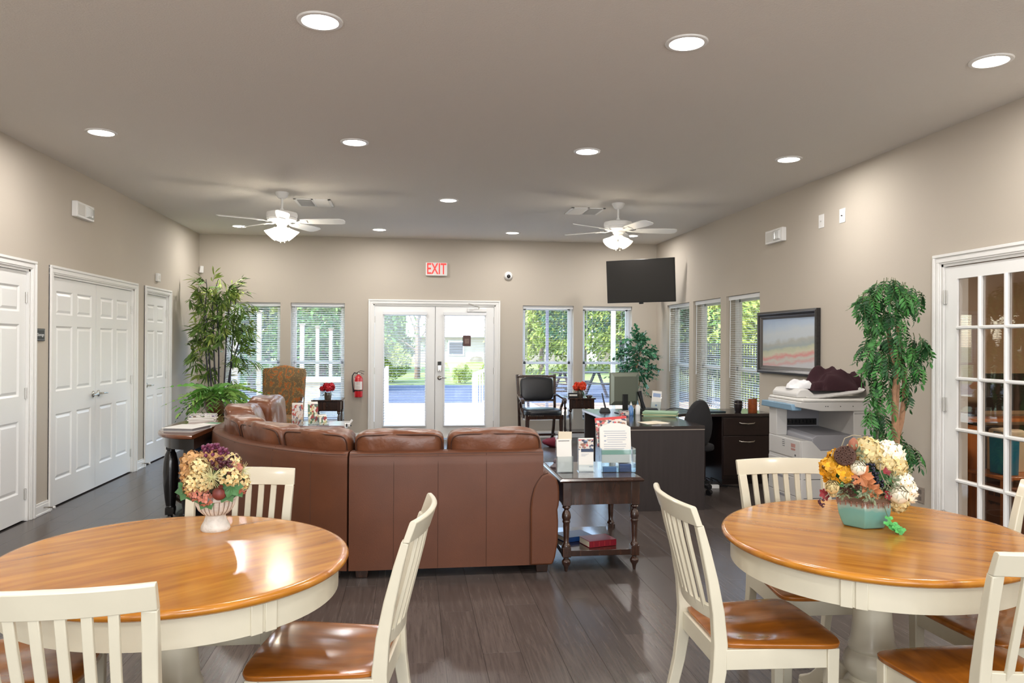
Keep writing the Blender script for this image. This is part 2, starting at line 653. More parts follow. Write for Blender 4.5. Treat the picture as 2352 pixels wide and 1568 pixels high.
# ---- casings, baseboards
def casing(name, axis, face, sgn, a, b, top, w=0.072, t=0.02):
    """face = coordinate of wall face; sgn = direction into the room; opening a..b"""
    mb = MB()
    def bar(u0, u1, z0, z1, tt):
        f0, f1 = sorted((face, face + sgn * tt))
        if axis == 'x':
            mb.box(u0, u1, f0, f1, z0, z1)
        else:
            mb.box(f0, f1, u0, u1, z0, z1)
    bar(a - w, a, 0, top, t * 0.6); bar(b, b + w, 0, top, t * 0.6); bar(a - w, b + w, top, top + w, t * 0.6)
    e = 0.022
    bar(a - w, a - w + e, 0, top + w - e, t * 1.25); bar(b + w - e, b + w, 0, top + w - e, t * 1.25); bar(a - w, b + w, top + w - e, top + w, t * 1.25)
    bar(a - 0.04, a - 0.012, 0, top + 0.012, t * 0.9); bar(b + 0.012, b + 0.04, 0, top + 0.012, t * 0.9); bar(a - 0.04, b + 0.04, top + 0.012, top + 0.04, t * 0.9)
    return struct(name, mb, TRIM, bevel=0.003)

casing('trim_1', 'y', XL, 1, 5.74, 6.68, 2.05)
casing('trim_2', 'y', XL, 1, 7.07, 9.03, 2.05)
casing('trim_3', 'y', XL, 1, 9.42, 10.25, 2.05)
casing('trim_4', 'x', YB, -1, DB0, DB1, DT)
casing('trim_5', 'y', XR, -1, FD0, FD1, 2.06)
# jambs of the openings
def jamb(name, axis, p0, p1, a, b, top, t=0.018):
    mb = MB()
    def bar(u0, u1, z0, z1):
        if axis == 'x':
            mb.box(u0, u1, p0, p1, z0, z1)
        else:
            mb.box(p0, p1, u0, u1, z0, z1)
    bar(a, a + t, 0, top); bar(b - t, b, 0, top); bar(a, b, top - t, top)
    return struct(name, mb, TRIM)
jamb('trim_6', 'y', XL - 0.15, XL, 5.74, 6.68, 2.05)
jamb('trim_7', 'y', XL - 0.15, XL, 7.07, 9.03, 2.05)
jamb('trim_8', 'y', XL - 0.15, XL, 9.42, 10.25, 2.05)
jamb('trim_9', 'x', YB, YB + 0.2, DB0, DB1, DT)
jamb('trim_10', 'y', XR, XR + 0.2, FD0, FD1, 2.06)

def base(name, axis, face, sgn, spans):
    mb = MB()
    for a, b in spans:
        for tt, z0, z1 in ((0.014, 0, 0.085), (0.009, 0.085, 0.105), (0.02, 0, 0.018)):
            f0, f1 = sorted((face, face + sgn * tt))
            if axis == 'x':
                mb.box(a, b, f0, f1, z0, z1)
            else:
                mb.box(f0, f1, a, b, z0, z1)
    return struct(name, mb, TRIM, bevel=0.003)
base('baseboard_left', 'y', XL, 1, [(YF, 5.668), (6.752, 6.998), (9.102, 9.348), (10.322, YB)])
base('baseboard_back', 'x', YB, -1, [(XL, DB0 - 0.072), (DB1 + 0.072, XR)])
base('baseboard_right', 'y', XR, -1, [(YF, FD0 - 0.072), (FD1 + 0.072, YB)])
base('baseboard_front', 'x', YF, 1, [(XL, XR)])

# ---- six-panel doors of the left wall (built in local x = along wall, y = out of the door, z up)
def six_panel(name, y0, y1, hinge_far, lever):
    w = y1 - y0
    z0, z1 = 0.012, 2.03
    root = bpy.data.objects.new(name, None)
    C.objects.link(root)
    root['kind'] = 'structure'
    root.location = (XL - 0.034, y0, 0)
    root.rotation_euler = (0, 0, R(90))     # local +x -> world +y, local -y -> world +x
    st = 0.105 if w > 0.8 else 0.1
    mid = 0.10
    pw = (w - 2 * st - mid) / 2
    rows = [(0.235, 0.82), (1.02, 1.60), (1.70, 1.91)]
    mb = MB()
    T0, T1 = -0.012, 0.025                   # front face at local y=-0.012
    xs = [(0.002, st), (st + pw, st + pw + mid), (w - st, w - 0.002)]
    for a, b in xs:
        mb.box(a, b, T0, T1, z0, z1)
    zc = [z0] + [q for r_ in rows for q in r_] + [z1]
    for k in range(0, len(zc), 2):
        for a in (st, st + pw + mid):
            mb.box(a, a + pw, T0, T1, zc[k], zc[k + 1])
    mb.build('frame', DOORW, root, smooth=0)
    for r0, r1 in rows:
        for a in (st, st + pw + mid):
            p = MB()
            # sunk moulding sloping in, then the raised field sloping back out
            i1, i2, dep = 0.014, 0.04, 0.011
            X0, X1, Z0, Z1 = a, a + pw, r0, r1
            def ring(i, y):
                return [(X0 + i, y, Z0 + i), (X1 - i, y, Z0 + i), (X1 - i, y, Z1 - i), (X0 + i, y, Z1 - i)]
            p.loft([ring(0, T1 - 0.002), ring(0, T0), ring(i1, T0 + dep), ring(i1 + 0.006, T0 + dep), ring(i2, T0 + 0.003)])
            p.build('panel', DOORW, root, smooth=0)
    hx = w - 0.004 if hinge_far else 0.004
    for hz in (0.22, 1.04, 1.82):
        hb = MB().cyl(hx, T0 - 0.006, hz - 0.045, hz + 0.045, 0.007, 10)
        hb.box(hx - 0.016, hx + 0.016, T0 - 0.003, T0 + 0.001, hz - 0.043, hz + 0.043)
        hb.build('hinge', HINGE, root)
    if lever is not None:
        lx, d = lever
        kb = MB().lathe([(0.032, 0), (0.032, 0.006), (0.022, 0.012), (0.011, 0.016), (0.011, 0.05)], 20,
                        M=Matrix.Translation((lx, T0, 0.945)) @ Matrix.Rotation(R(90), 4, 'X'))
        kb.tube([(lx, T0 - 0.05, 0.945), (lx + d * 0.04, T0 - 0.052, 0.946), (lx + d * 0.11, T0 - 0.05, 0.943)], [0.01, 0.009, 0.007], 10)
        kb.build('door_handle', CHROME, root)
    return root
six_panel('door_1', 5.758, 6.662, True, None)
six_panel('door_2', 7.088, 8.048, False, (0.90, -1))
six_panel('door_3', 8.052, 9.012, True, (0.06, 1))
six_panel('door_4', 9.438, 10.232, True, (0.07, 1))
# dark void behind the closed doors so no light leaks through the gaps
struct('wall_void', MB().box(XL - 0.4, XL - 0.16, 5.5, 10.5, -0.1, 2.3), mat('void', (10, 10, 10), 0.9), smooth=0)
for yy in (6.86, 9.23):
    mb = MB().tube([(0, 0, 0), (0.075, 0, 0)], 0.006, 8)
    mb.tube([(0.075, 0, 0), (0.09, 0, 0)], 0.011, 10, mi=1)
    o = mb.build('door_stop', [CHROME, TRIM], loc=(XL + 0.014, yy + 0.05, 0.055))
    tag(o, 'spring door stop on the baseboard between ' + ('the nearest door and the double doors' if yy < 8 else 'the double doors and the far single door'), 'door stop', 'spring door stops')

# ---- back doors: two glazed leaves with blinds behind the glass
def glazed_leaf(name, x0, x1, tilt, drop, lock):
    root = bpy.data.objects.new(name, None)
    C.objects.link(root)
    root['kind'] = 'structure'
    y0, y1 = YB + 0.015, YB + 0.06
    root.location = (x0, y0, 0)
    w = x1 - x0
    gx0, gx1, gz0, gz1 = 0.132, w - 0.132 - (0.0), 0.20, 1.90
    mb = MB()
    for a, b, c, d in ((0.002, gx0, 0.012, 2.03), (gx1, w - 0.002, 0.012, 2.03), (gx0, gx1, 0.012, gz0), (gx0, gx1, gz1, 2.03)):
        mb.box(a, b, 0, 0.045, c, d)
    mb.build('frame', DOORW, root, smooth=0)
    mb = MB()
    for a, b, c, d in ((gx0 - 0.012, gx0 + 0.016, gz0, gz1), (gx1 - 0.016, gx1 + 0.012, gz0, gz1),
                       (gx0 - 0.012, gx1 + 0.012, gz0 - 0.012, gz0 + 0.016), (gx0 - 0.012, gx1 + 0.012, gz1 - 0.016, gz1 + 0.012)):
        mb.box(a, b, -0.012, 0.0, c, d)
    mb.build('glazing_bead', DOORW, root, bevel=0.004)
    MB().box(gx0, gx1, 0.03, 0.036, gz0, gz1).build('pane', GLASS, root, smooth=0)
    # mini blind hung on the room side of the glass
    MB().box(gx0 - 0.01, gx1 + 0.01, -0.04, -0.013, gz1 - 0.01, gz1 + 0.04).build('headrail', BLIND, root, bevel=0.003)
    sm = MB()
    a = tilt
    n = 4
    hw = 0.0125
    ring0 = []
    for j in range(n + 1):
        u = -hw + 2 * hw * j / n
        ring0.append((u * math.cos(a), -u * math.sin(a) + 0.0018 * (1 - (u / hw) ** 2)))
    vs = [(x, yy, zz) for x in (gx0 + 0.004, gx1 - 0.004) for yy, zz in ring0]
    fs = [(j, j + 1, n + 2 + j, n + 1 + j) for j in range(n)]
    me = MB().add(vs, fs).mesh('slat', BLIND, smooth=60, fix=False)
    nsl = int((gz1 - gz0 - 0.03) / drop)
    for k in range(nsl):
        link('slat', me, root, (0, -0.024, gz1 - 0.02 - k * drop))
    MB().box(gx0 + 0.002, gx1 - 0.002, -0.038, -0.012, gz0 - 0.004, gz0 + 0.012).build('bottom_rail', BLIND, root, bevel=0.002)
    for hz in (0.22, 1.04, 1.82):
        hx = 0.0 if not lock else w
        MB().cyl(hx, -0.005, hz - 0.05, hz + 0.05, 0.008, 10).build('hinge', HINGE, root)
    if lock:
        t = MB().lathe([(0.033, 0), (0.033, 0.007), (0.02, 0.014), (0.012, 0.018), (0.012, 0.05)], 20,
                       M=Matrix.Translation((0.066, 0, 0.935)) @ Matrix.Rotation(R(90), 4, 'X'))
        t.tube([(0.066, -0.05, 0.935), (0.11, -0.052, 0.936), (0.17, -0.05, 0.932)], [0.01, 0.009, 0.008], 10)
        t.build('door_handle', CHROME, root)
        MB().box(-0.02, 0.012, 0.045, 0.056, 0.012, 2.03).build('astragal', DOORW, root)
        k = MB().box(0.036, 0.096, -0.022, 0, 1.03, 1.185)
        k.lathe([(0.012, 0), (0.012, 0.02)], 14, M=Matrix.Translation((0.066, -0.022, 1.05)) @ Matrix.Rotation(R(90), 4, 'X'))
        k = k.build('keypad_lock', CHROME, root, bevel=0.006)
        MB().box(0.040, 0.092, -0.026, -0.02, 1.125, 1.182).build('keypad', BLACKP, k, bevel=0.004)
        c = MB().box(w - 0.42, w - 0.12, -0.05, 0, 1.945, 1.995).build('door_closer', DOORW, root, bevel=0.004)
        MB().tube([(w - 0.24, -0.06, 1.995), (w - 0.24, -0.06, 2.02)], 0.008, 8).tube([(w - 0.24, -0.06, 2.02), (w - 0.33, -0.12, 2.045), (w - 0.4, -0.02, 2.075)], 0.008, 8).build('closer_arm', HINGE, c)
    return root
mid = 0.357
glazed_leaf('door_5', DB0 + 0.02, mid - 0.003, R(15), 0.041, False)
glazed_leaf('door_6', mid + 0.003, DB1 - 0.02, R(4), 0.041, True)
t = thing('hanging_sign', 'small brown card sign hanging on the glass of the back entry door', 'sign', (0.84, YB - 0.035, 1.42))
MB().box(-0.06, 0.06, 0, 0.004, 0, 0.165).build('card', mat('brown_card', (92, 66, 62), 0.6, var=0.1, vscale=30), t, bevel=0.004)
MB().box(-0.035, 0.035, -0.002, 0.0, 0.04, 0.115).build('printed_area', mat('card_print', (128, 106, 98), 0.6, var=0.3, vscale=90), t)
MB().tube([(-0.03, 0.002, 0.165), (0, 0.0, 0.2), (0.03, 0.002, 0.165)], 0.0015, 5).build('cord', TRIM, t)

# ---- french doors of the right wall: 3 x 5 panes each (local x runs along the wall toward the camera)
def french_leaf(name, yh, sgn):
    root = bpy.data.objects.new(name, None)
    C.objects.link(root)
    root['kind'] = 'structure'
    root.location = (XR + 0.012, yh, 0)
    root.rotation_euler = (0, 0, R(-90))     # local +x -> world -y ; local -y -> world -x (into the room)
    w = 0.922
    s0 = 0.125
    cols, rows = 3, 5
    gx0, gx1, gz0, gz1 = s0, w - s0, 0.155, 1.945
    bar = 0.026
    pw = (gx1 - gx0 - (cols - 1) * bar) / cols
    ph = (gz1 - gz0 - (rows - 1) * bar) / rows
    mb = MB()
    for a, b, c, d in ((0.002, gx0, 0.01, 2.035), (gx1, w - 0.002, 0.01, 2.035), (gx0, gx1, 0.01, gz0), (gx0, gx1, gz1, 2.035)):
        mb.box(a, b, 0, 0.042, c, d)
    mb.build('frame', DOORW, root, smooth=0)
    for i in range(1, cols):
        xx = gx0 + i * pw + (i - 1) * bar
        m2 = MB().frus((xx, xx + bar, gz0, gz1), (xx + 0.007, xx + bar - 0.007, gz0, gz1), 0, 0.012, M=Matrix.Rotation(R(90), 4, 'X'))
        m2.box(xx, xx + bar, 0, 0.03, gz0, gz1)
        m2.build('glazing_bar', DOORW, root, smooth=0)
    for j in range(1, rows):
        zz = gz0 + j * ph + (j - 1) * bar
        m2 = MB().frus((gx0, gx1, zz, zz + bar), (gx0, gx1, zz + 0.007, zz + bar - 0.007), 0, 0.0118, M=Matrix.Rotation(R(90), 4, 'X'))
        m2.box(gx0, gx1, 0.001, 0.03, zz, zz + bar)
        m2.build('glazing_bar', DOORW, root, smooth=0)
    pm = MB().box(0, pw, 0.014, 0.018, 0, ph).mesh('pane', DGLASS, 0)
    for i in range(cols):
        for j in range(rows):
            link('pane', pm, root, (gx0 + i * (pw + bar), 0, gz0 + j * (ph + bar)))
    for hz in (0.22, 1.04, 1.82):
        hx = 0.002 if sgn > 0 else w
        MB().cyl(hx, -0.01, hz - 0.05, hz + 0.05, 0.009, 10).box(hx - 0.02, hx + 0.02, -0.008, 0.0, hz - 0.05, hz + 0.05).build('hinge', HINGE, root)
    return root
french_leaf('door_7', FD1 - 0.02, 1)
french_leaf('door_8', FD1 - 0.02 - 0.925, -1)

# ---- windows
def window(name, kind, a, b):
    root = bpy.data.objects.new(name, None)
    C.objects.link(root)
    root['kind'] = 'structure'
    w = b - a
    if kind == 'back':
        root.location = (a, YB + 0.12, 0)
    else:
        root.location = (XR + 0.12, b, 0)
        root.rotation_euler = (0, 0, R(-90))
    zm = (WZ0 + WZ1) / 2
    def ring(p, q, z0, z1, f, y0, y1):
        mb = MB()
        for c in ((p, p + f, z0, z1), (q - f, q, z0, z1), (p, q, z0, z0 + f), (p, q, z1 - f, z1)):
            mb.box(c[0], c[1], y0, y1, c[2], c[3])
        return mb
    ring(0, w, WZ0, WZ1, 0.03, 0.0, 0.07).build('window_frame', TRIM, root, smooth=0)
    ring(0.03, w - 0.03, zm - 0.02, WZ1 - 0.03, 0.035, 0.035, 0.06).build('upper_sash', TRIM, root, smooth=0)
    ring(0.03, w - 0.03, WZ0 + 0.03, zm + 0.02, 0.035, 0.005, 0.03).build('lower_sash', TRIM, root, smooth=0)
    MB().box(0.06, w - 0.06, 0.046, 0.05, zm, WZ1 - 0.05).build('pane', GLASS, root, smooth=0)
    MB().box(0.06, w - 0.06, 0.016, 0.02, WZ0 + 0.05, zm).build('pane', GLASS, root, smooth=0)
    return root

def blind(kind, a, b, tilt, pitch, label, wand=0.9):
    w = b - a - 0.016
    if kind == 'back':
        t = thing('window_blind', label, 'blind', ((a + b) / 2, YB + 0.055, WZ0), 0, 'white mini blinds')
    else:
        t = thing('window_blind', label, 'blind', (XR + 0.055, (a + b) / 2, WZ0), R(-90), 'white mini blinds')
    hh = WZ1 - WZ0
    MB().box(-w / 2, w / 2, -0.022, 0.02, hh - 0.04, hh - 0.002).box(-w / 2 - 0.004, w / 2 + 0.004, -0.026, -0.022, hh - 0.05, hh - 0.002).build('headrail', BLIND, t, bevel=0.002)
    hw, n = 0.0145, 3
    vs = []
    for x in (-w / 2 + 0.004, w / 2 - 0.004):
        for j in range(n + 1):
            u = -hw + 2 * hw * j / n
            vs.append((x, u * math.cos(tilt), u * math.sin(tilt) + 0.0012 * (1 - (u / hw) ** 2)))
    fs = [(j, j + 1, n + 2 + j, n + 1 + j) for j in range(n)]
    me = MB().add(vs, fs).mesh('slat', BLIND, smooth=60, fix=False)
    k = 0
    z = hh - 0.06
    while z > 0.035:
        link('slat', me, t, (0, 0, z))
        z -= pitch
    MB().box(-w / 2 + 0.003, w / 2 - 0.003, -0.014, 0.014, 0.006, 0.024).build('bottom_rail', BLIND, t, bevel=0.002)
    for cx in (-w * 0.3, w * 0.3):
        MB().box(cx - 0.001, cx + 0.001, -0.0165, -0.0155, 0.02, hh - 0.05).build('ladder_cord', BLIND, t, smooth=0)
    if wand:
        MB().tube([(-w / 2 + 0.06, -0.03, hh - 0.05), (-w / 2 + 0.06, -0.034, hh - 0.05 - wand)], 0.004, 6).build('wand', BLIND, t)
    return t
bl = ['white mini blind in the back window behind the bamboo',
      'white mini blind in the back window between patterned chair and fire extinguisher',
      'white mini blind, open slats, in the back window behind the black armchair',
      'white mini blind, open slats, in the back window next to the room corner']
for i, (a, b) in enumerate(WINB):
    window('window_%d' % (i + 1), 'back', a, b)
    blind('back', a, b, R((22, 20, 0, 0)[i]), 0.0275, bl[i])
bl = ['white mini blind in the side window next to the room corner',
      'white mini blind in the middle one of the three side windows',
      'white mini blind in the side window beside the framed painting']
for i, (a, b) in enumerate(WINR):
    window('window_%d' % (i + 5), 'right', a, b)
    blind('right', a, b, R(12), 0.0275, bl[i], 0.95)

# ================================================================== CEILING FIXTURES
LENS = mat('lamp_lens', (255, 250, 240), 0.5, emit=14.0, ecol=(255, 247, 236))
lamp_labels = ['recessed ceiling lamp with wide pale ring, nearest above the long aisle, largest in view',
               'recessed ceiling lamp nearest the camera, between the largest one and the wall-side one',
               'recessed ceiling lamp nearest above the french door',
               'recessed ceiling lamp close to the wall of white panel doors, second row',
               'recessed ceiling lamp in the second row, second from the white doors',
               'recessed ceiling lamp in the second row, third from the white doors',
               'recessed ceiling lamp in the second row, closest to the painting wall',
               'lone recessed ceiling lamp halfway between the two ceiling fans',
               'recessed ceiling lamp in the back row behind the fan over the bamboo',
               'recessed ceiling lamp in the back row above the fire extinguisher',
               'recessed ceiling lamp in the back row above the security camera',
               'recessed ceiling lamp in the back row behind the fan near the television']
for i, (lx, ly) in enumerate(visible_lamps):
    t = thing('recessed_lamp', lamp_labels[i], 'ceiling lamp', (lx, ly, H), 0, 'recessed ceiling lamps')
    MB().lathe([(0.112, 0.0), (0.112, -0.004), (0.108, -0.008), (0.09, -0.009), (0.086, -0.003), (0.086, 0.0)], 36).build('ring', TRIM, t)
    MB().lathe([(0.086, 0.0), (0.0855, -0.004), (0.07, -0.010), (0.03, -0.013), (0.001, -0.0135)], 36).build('lens', LENS, t)

FANW = mat('fan_white', (240, 240, 238), 0.35)
SHADE = mat('frosted_shade', (255, 250, 238), 0.4, emit=9.0, ecol=(255, 246, 228))
SHADE2 = mat('frosted_shade_dim', (244, 238, 224), 0.35, emit=1.1, ecol=(255, 240, 214))
def fan(x, y, rot, label, dim):
    t = thing('ceiling_fan', label, 'ceiling fan', (x, y, H), rot, 'white ceiling fans')
    MB().lathe([(0.001, 0), (0.072, 0), (0.072, -0.012), (0.05, -0.05), (0.03, -0.066), (0.001, -0.066)], 28).build('canopy', FANW, t)
    MB().cyl(0, 0, -0.2, -0.06, 0.012, 14).lathe([(0.001, -0.17), (0.02, -0.17), (0.024, -0.2), (0.001, -0.2)], 16).build('downrod', FANW, t)
    MB().lathe([(0.001, -0.195), (0.1, -0.2), (0.155, -0.215), (0.16, -0.235), (0.158, -0.262), (0.15, -0.268), (0.155, -0.275), (0.148, -0.295), (0.1, -0.31), (0.055, -0.315), (0.001, -0.315)], 40).build('motor_housing', FANW, t)
    MB().lathe([(0.001, -0.31), (0.06, -0.312), (0.062, -0.335), (0.048, -0.35), (0.05, -0.385), (0.04, -0.4), (0.001, -0.404)], 28).build('light_kit', FANW, t)
    for k in range(5):
        a = 2 * PI * k / 5
        M0 = Matrix.Rotation(a, 4, 'Z')
        Mt = M0 @ Matrix.Translation((0, 0, -0.305)) @ Matrix.Rotation(R(-13), 4, 'X')
        b = MB()
        out = [(0.2, -0.05), (0.26, -0.062), (0.5, -0.072), (0.62, -0.07), (0.66, -0.05), (0.672, 0.0)]
        out = out + [(p[0], -p[1]) for p in out[:-1][::-1]]
        b.prism(out, -0.004, 0.004, M=Mt)
        bo = b.build('blade', FANW, t, bevel=0.0015)
        br = MB()
        br.sweep([(0.10, 0, -0.002), (0.16, 0, -0.012), (0.2, 0, -0.006), (0.27, 0, -0.008)], [(0.03, 0.008), (0.02, 0.008), (0.05, 0.006), (0.07, 0.005)], M=Mt, side=Vector((0, 1, 0)))
        br.build('blade_bracket', FANW, bo)
    for k in range(4):
        a = 2 * PI * k / 4 + R(20)
        M0 = Matrix.Rotation(a, 4, 'Z') @ Matrix.Translation((0.055, 0, -0.385)) @ Matrix.Rotation(R(-42), 4, 'Y')
        s_ = MB().lathe([(0.024, 0.0), (0.03, -0.02), (0.045, -0.05), (0.062, -0.08), (0.075, -0.102), (0.072, -0.102), (0.04, -0.05), (0.02, -0.01)], 24, M=M0, cap=False)
        s_.ball((0, 0, -0.06), (0.024, 0.024, 0.032), 12, 8, M=M0)
        sh = s_.build('lamp_shade', SHADE if not dim or k == 2 else SHADE2, t)
        MB().tube([M0 @ Vector((-0.02, 0, 0.03)), M0 @ Vector((0, 0, 0.01)), M0 @ Vector((0, 0, -0.012))], [0.012, 0.014, 0.022], 12).build('socket', FANW, sh)
    for sx in (-0.02, 0.025):
        MB().tube([(sx, 0.02, -0.40), (sx, 0.02, -0.52)], 0.0012, 5).ball((sx, 0.02, -0.525), 0.006, 8, 6).build('pull_chain', CHROME, t)
    return t
fan(-1.367, 8.29, R(-8), 'white five-blade ceiling fan near the bamboo with brightly lit frosted shades', False)
fan(2.301, 8.331, R(-4), 'white five-blade ceiling fan near the television with cream bell shades', True)
for fx, fy, e in ((-1.367, 8.29, 8), (2.301, 8.331, 6)):
    pl = bpy.data.lights.new('fan_bulb_light', 'POINT')
    pl.energy = e
    pl.color = (1.0, 0.88, 0.72)
    pl.shadow_soft_size = 0.14
    o = bpy.data.objects.new('fan_bulb_light', pl)
    o.location = (fx, fy, H - 0.58)
    C.objects.link(o)

VDARK = mat('vent_dark', (70, 70, 72), 0.8)
def vent(x, y, label, sgn):
    t = thing('ceiling_vent', label, 'vent', (x, y, H), 0, 'white ceiling vents')
    w, h = 0.2, 0.225
    mb = MB()
    for a, b, c, d in ((-w, w, -h, -h + 0.03), (-w, w, h - 0.03, h), (-w, -w + 0.03, -h, h), (w - 0.03, w, -h, h), (-0.012, 0.012, -h, h)):
        mb.box(a, b, c, d, -0.01, 0)
    mb.build('frame', TRIM, t, bevel=0.002)
    MB().box(-w + 0.02, w - 0.02, -h + 0.02, h - 0.02, -0.002, 0.0).build('backing', VDARK, t, smooth=0)
    for side in (-1, 1):
        x0, x1 = (-w + 0.032, -0.014) if side < 0 else (0.014, w - 0.032)
        til = R(38) * (1 if side * sgn < 0 else -1)
        sm = MB().box(x0, x1, -0.011, 0.011, -0.0006, 0.0006, M=Matrix.Rotation(til, 4, 'X')).mesh('slat', TRIM, 0)
        for k in range(14):
            yy = -h + 0.045 + k * (2 * h - 0.09) / 13
            link('slat', sm, t, (0, yy, -0.009))
vent(-1.1, 8.82, 'white louvered ceiling vent beside the fan near the bamboo', 1)
vent(2.035, 8.86, 'white louvered ceiling vent beside the fan near the television', -1)

# ================================================================== WALL FITTINGS
def letters(txt, m, size, loc, rot, parent, depth=0.002, name='lettering', sx=1.0, align='CENTER', bold=0.0):
    cu = bpy.data.curves.new(name, 'FONT')
    cu.body = txt
    cu.size = size
    cu.extrude = depth
    cu.offset = bold
    cu.align_x = align
    cu.align_y = 'CENTER'
    cu.resolution_u = 2
    tmp = bpy.data.objects.new('tmp_text', cu)
    me = bpy.data.meshes.new_from_object(tmp)
    bpy.data.objects.remove(tmp)
    me.materials.clear()
    me.materials.append(m)
    return link(name, me, parent, loc, rot, (sx, 1, 1))
REDE = mat('exit_red', (235, 60, 55), 0.5, emit=0.9)
t = thing('exit_sign', 'white rectangular sign with red EXIT lettering above the back doors', 'sign', (0.37, YB, 2.49))
MB().box(-0.163, 0.163, -0.045, 0, 0, 0.2).build('housing', TRIM, t, bevel=0.006)
letters('EXIT', REDE, 0.235, (0, -0.047, 0.098), (R(90), 0, 0), t, 0.0015, sx=0.62, bold=0.003)

t = thing('dome_camera', 'small round white security camera with black lens on the back wall', 'camera', (1.477, YB, 2.51))
Mx = Matrix.Rotation(R(90), 4, 'X')
MB().lathe([(0.066, 0), (0.066, 0.02), (0.06, 0.04), (0.045, 0.055), (0.001, 0.06)], 32, M=Mx).build('housing', TRIM, t)
MB().ball((0.0, -0.05, -0.012), 0.03, 20, 12).build('lens', BLACKP, t)

t = thing('fire_extinguisher', 'red fire extinguisher with black hose hanging beside the back doors', 'fire extinguisher', (-0.785, YB - 0.075, 0.645))
RED = mat('extinguisher_red', (196, 24, 34), 0.25, coat=0.5)
MB().lathe([(0.001, 0.0), (0.05, 0.002), (0.062, 0.012), (0.063, 0.02), (0.063, 0.27), (0.058, 0.295), (0.04, 0.32), (0.024, 0.33), (0.022, 0.345), (0.001, 0.345)], 32).build('cylinder', RED, t)
lb = MB()
vs, fs = [], []
for j in range(13):
    a = R(-90 - 62 + 124 * j / 12)
    for z in (0.12, 0.24):
        vs.append((0.0642 * math.cos(a), 0.0642 * math.sin(a), z))
for j in range(12):
    fs.append((2 * j, 2 * j + 2, 2 * j + 3, 2 * j + 1))
lo = lb.add(vs, fs).build('paper_label', mat('ext_label', (228, 222, 216), 0.6), t)
lines = MB()
for k, zz in enumerate((0.222, 0.205, 0.188, 0.165, 0.15, 0.137)):
    for j in range(3, 9 if k % 2 else 10):
        a0, a1 = (R(-90 - 50 + 100 * q / 12) for q in (j, j + 0.8))
        h2 = 0.003 if k > 1 else 0.005
        lines.add([(0.0646 * math.cos(a), 0.0646 * math.sin(a), z) for a in (a0, a1) for z in (zz, zz + h2)], [(0, 2, 3, 1)])
lines.build('label_print', mat('ext_print', (150, 90, 96), 0.6), lo)
MB().lathe([(0.02, 0.34), (0.022, 0.36), (0.016, 0.38), (0.001, 0.382)], 18).box(-0.03, 0.03, -0.012, 0.012, 0.355, 0.372).build('valve', CHROME, t)
MB().sweep([(-0.02, 0, 0.375), (0.03, -0.01, 0.4), (0.09, -0.02, 0.392)], (0.02, 0.006), side=Vector((0, 1, 0))).sweep([(-0.015, 0, 0.368), (0.03, -0.01, 0.37), (0.08, -0.02, 0.35)], (0.02, 0.006), side=Vector((0, 1, 0))).build('handle', BLACKP, t)
MB().tube([(-0.02, -0.01, 0.362), (-0.06, -0.02, 0.37), (-0.085, -0.03, 0.33), (-0.09, -0.03, 0.25), (-0.08, -0.03, 0.16), (-0.068, -0.03, 0.08)], [0.009, 0.009, 0.009, 0.009, 0.009, 0.013], 10).build('hose', BLACKP, t)
MB().lathe([(0.065, 0.1), (0.066, 0.1), (0.066, 0.115), (0.065, 0.115)], 32).box(-0.02, 0.02, 0.06, 0.0745, 0.05, 0.3).build('wall_bracket', BLACKP, t)

def strobe(loc, rz, label, big):
    t = thing('strobe_alarm', label, 'alarm', loc, rz, 'white alarm boxes')
    if big:
        MB().box(-0.19, 0.19, -0.05, 0, -0.072, 0.072).build('housing', TRIM, t, bevel=0.006)
        MB().frus((0.0, 0.17, -0.055, 0.055), (0.03, 0.14, -0.04, 0.04), 0, 0.02, M=Matrix.Translation((0, -0.05, 0)) @ Matrix.Rotation(R(90), 4, 'X')).build('lens', mat('strobe_lens', (226, 228, 226), 0.15, coat=0.6), t)
        MB().box(-0.165, -0.03, -0.054, -0.05, -0.05, 0.05).build('speaker_plate', mat('speaker_grey', (214, 212, 206), 0.5), t, bevel=0.002)
    else:
        MB().box(-0.055, 0.055, -0.03, 0, -0.05, 0.05).build('housing', TRIM, t, bevel=0.006)
        MB().box(-0.02, 0.03, -0.034, -0.03, -0.02, 0.02).build('lens', mat('sensor_lens', (224, 222, 216), 0.3), t, bevel=0.003)
    return t
strobe((XL, 7.62, 2.685), R(90), 'white strobe alarm box above the double doors', True)
strobe((XR, 7.63, 2.62), R(-90), 'white strobe alarm box on the wall above the painting', True)
strobe((XL, 9.79, 2.25), R(90), 'small white sensor box above the far single door', False)
t = thing('motion_sensor', 'small white motion sensor in the back corner above the bamboo', 'sensor', (XL + 0.035, YB - 0.035, 2.525))
MB().frus((-0.03, 0.03, -0.02, 0.02), (-0.024, 0.024, -0.035, 0.0), -0.05, 0.05, M=Matrix.Rotation(R(40), 4, 'Z')).build('housing', TRIM, t, bevel=0.006)
for y, z, lab in ((6.759, 2.64, 'blank white wall plate high up, the one nearer the strobe box'), (6.405, 2.635, 'white wall plate with a center jack high above the slim tree')):
    t = thing('wall_plate', lab, 'wall plate', (XR, y, z), R(-90), 'white wall plates')
    MB().box(-0.046, 0.046, -0.006, 0, -0.064, 0.064).build('plate', TRIM, t, bevel=0.002)
    MB().lathe([(0.005, 0), (0.005, 0.01), (0.001, 0.01)], 12, M=Matrix.Translation((0, -0.006, 0)) @ Matrix.Rotation(R(90), 4, 'X')).build('jack', HINGE if y > 6.6 else BLACKP, t)
t = thing('door_sign', 'small dark square sign reading Storage beside the double doors', 'sign', (XL, 6.84, 1.518), R(90))
MB().box(-0.078, 0.078, -0.01, 0, -0.052, 0.052).build('plaque', mat('sign_black', (44, 44, 46), 0.4), t, bevel=0.002)
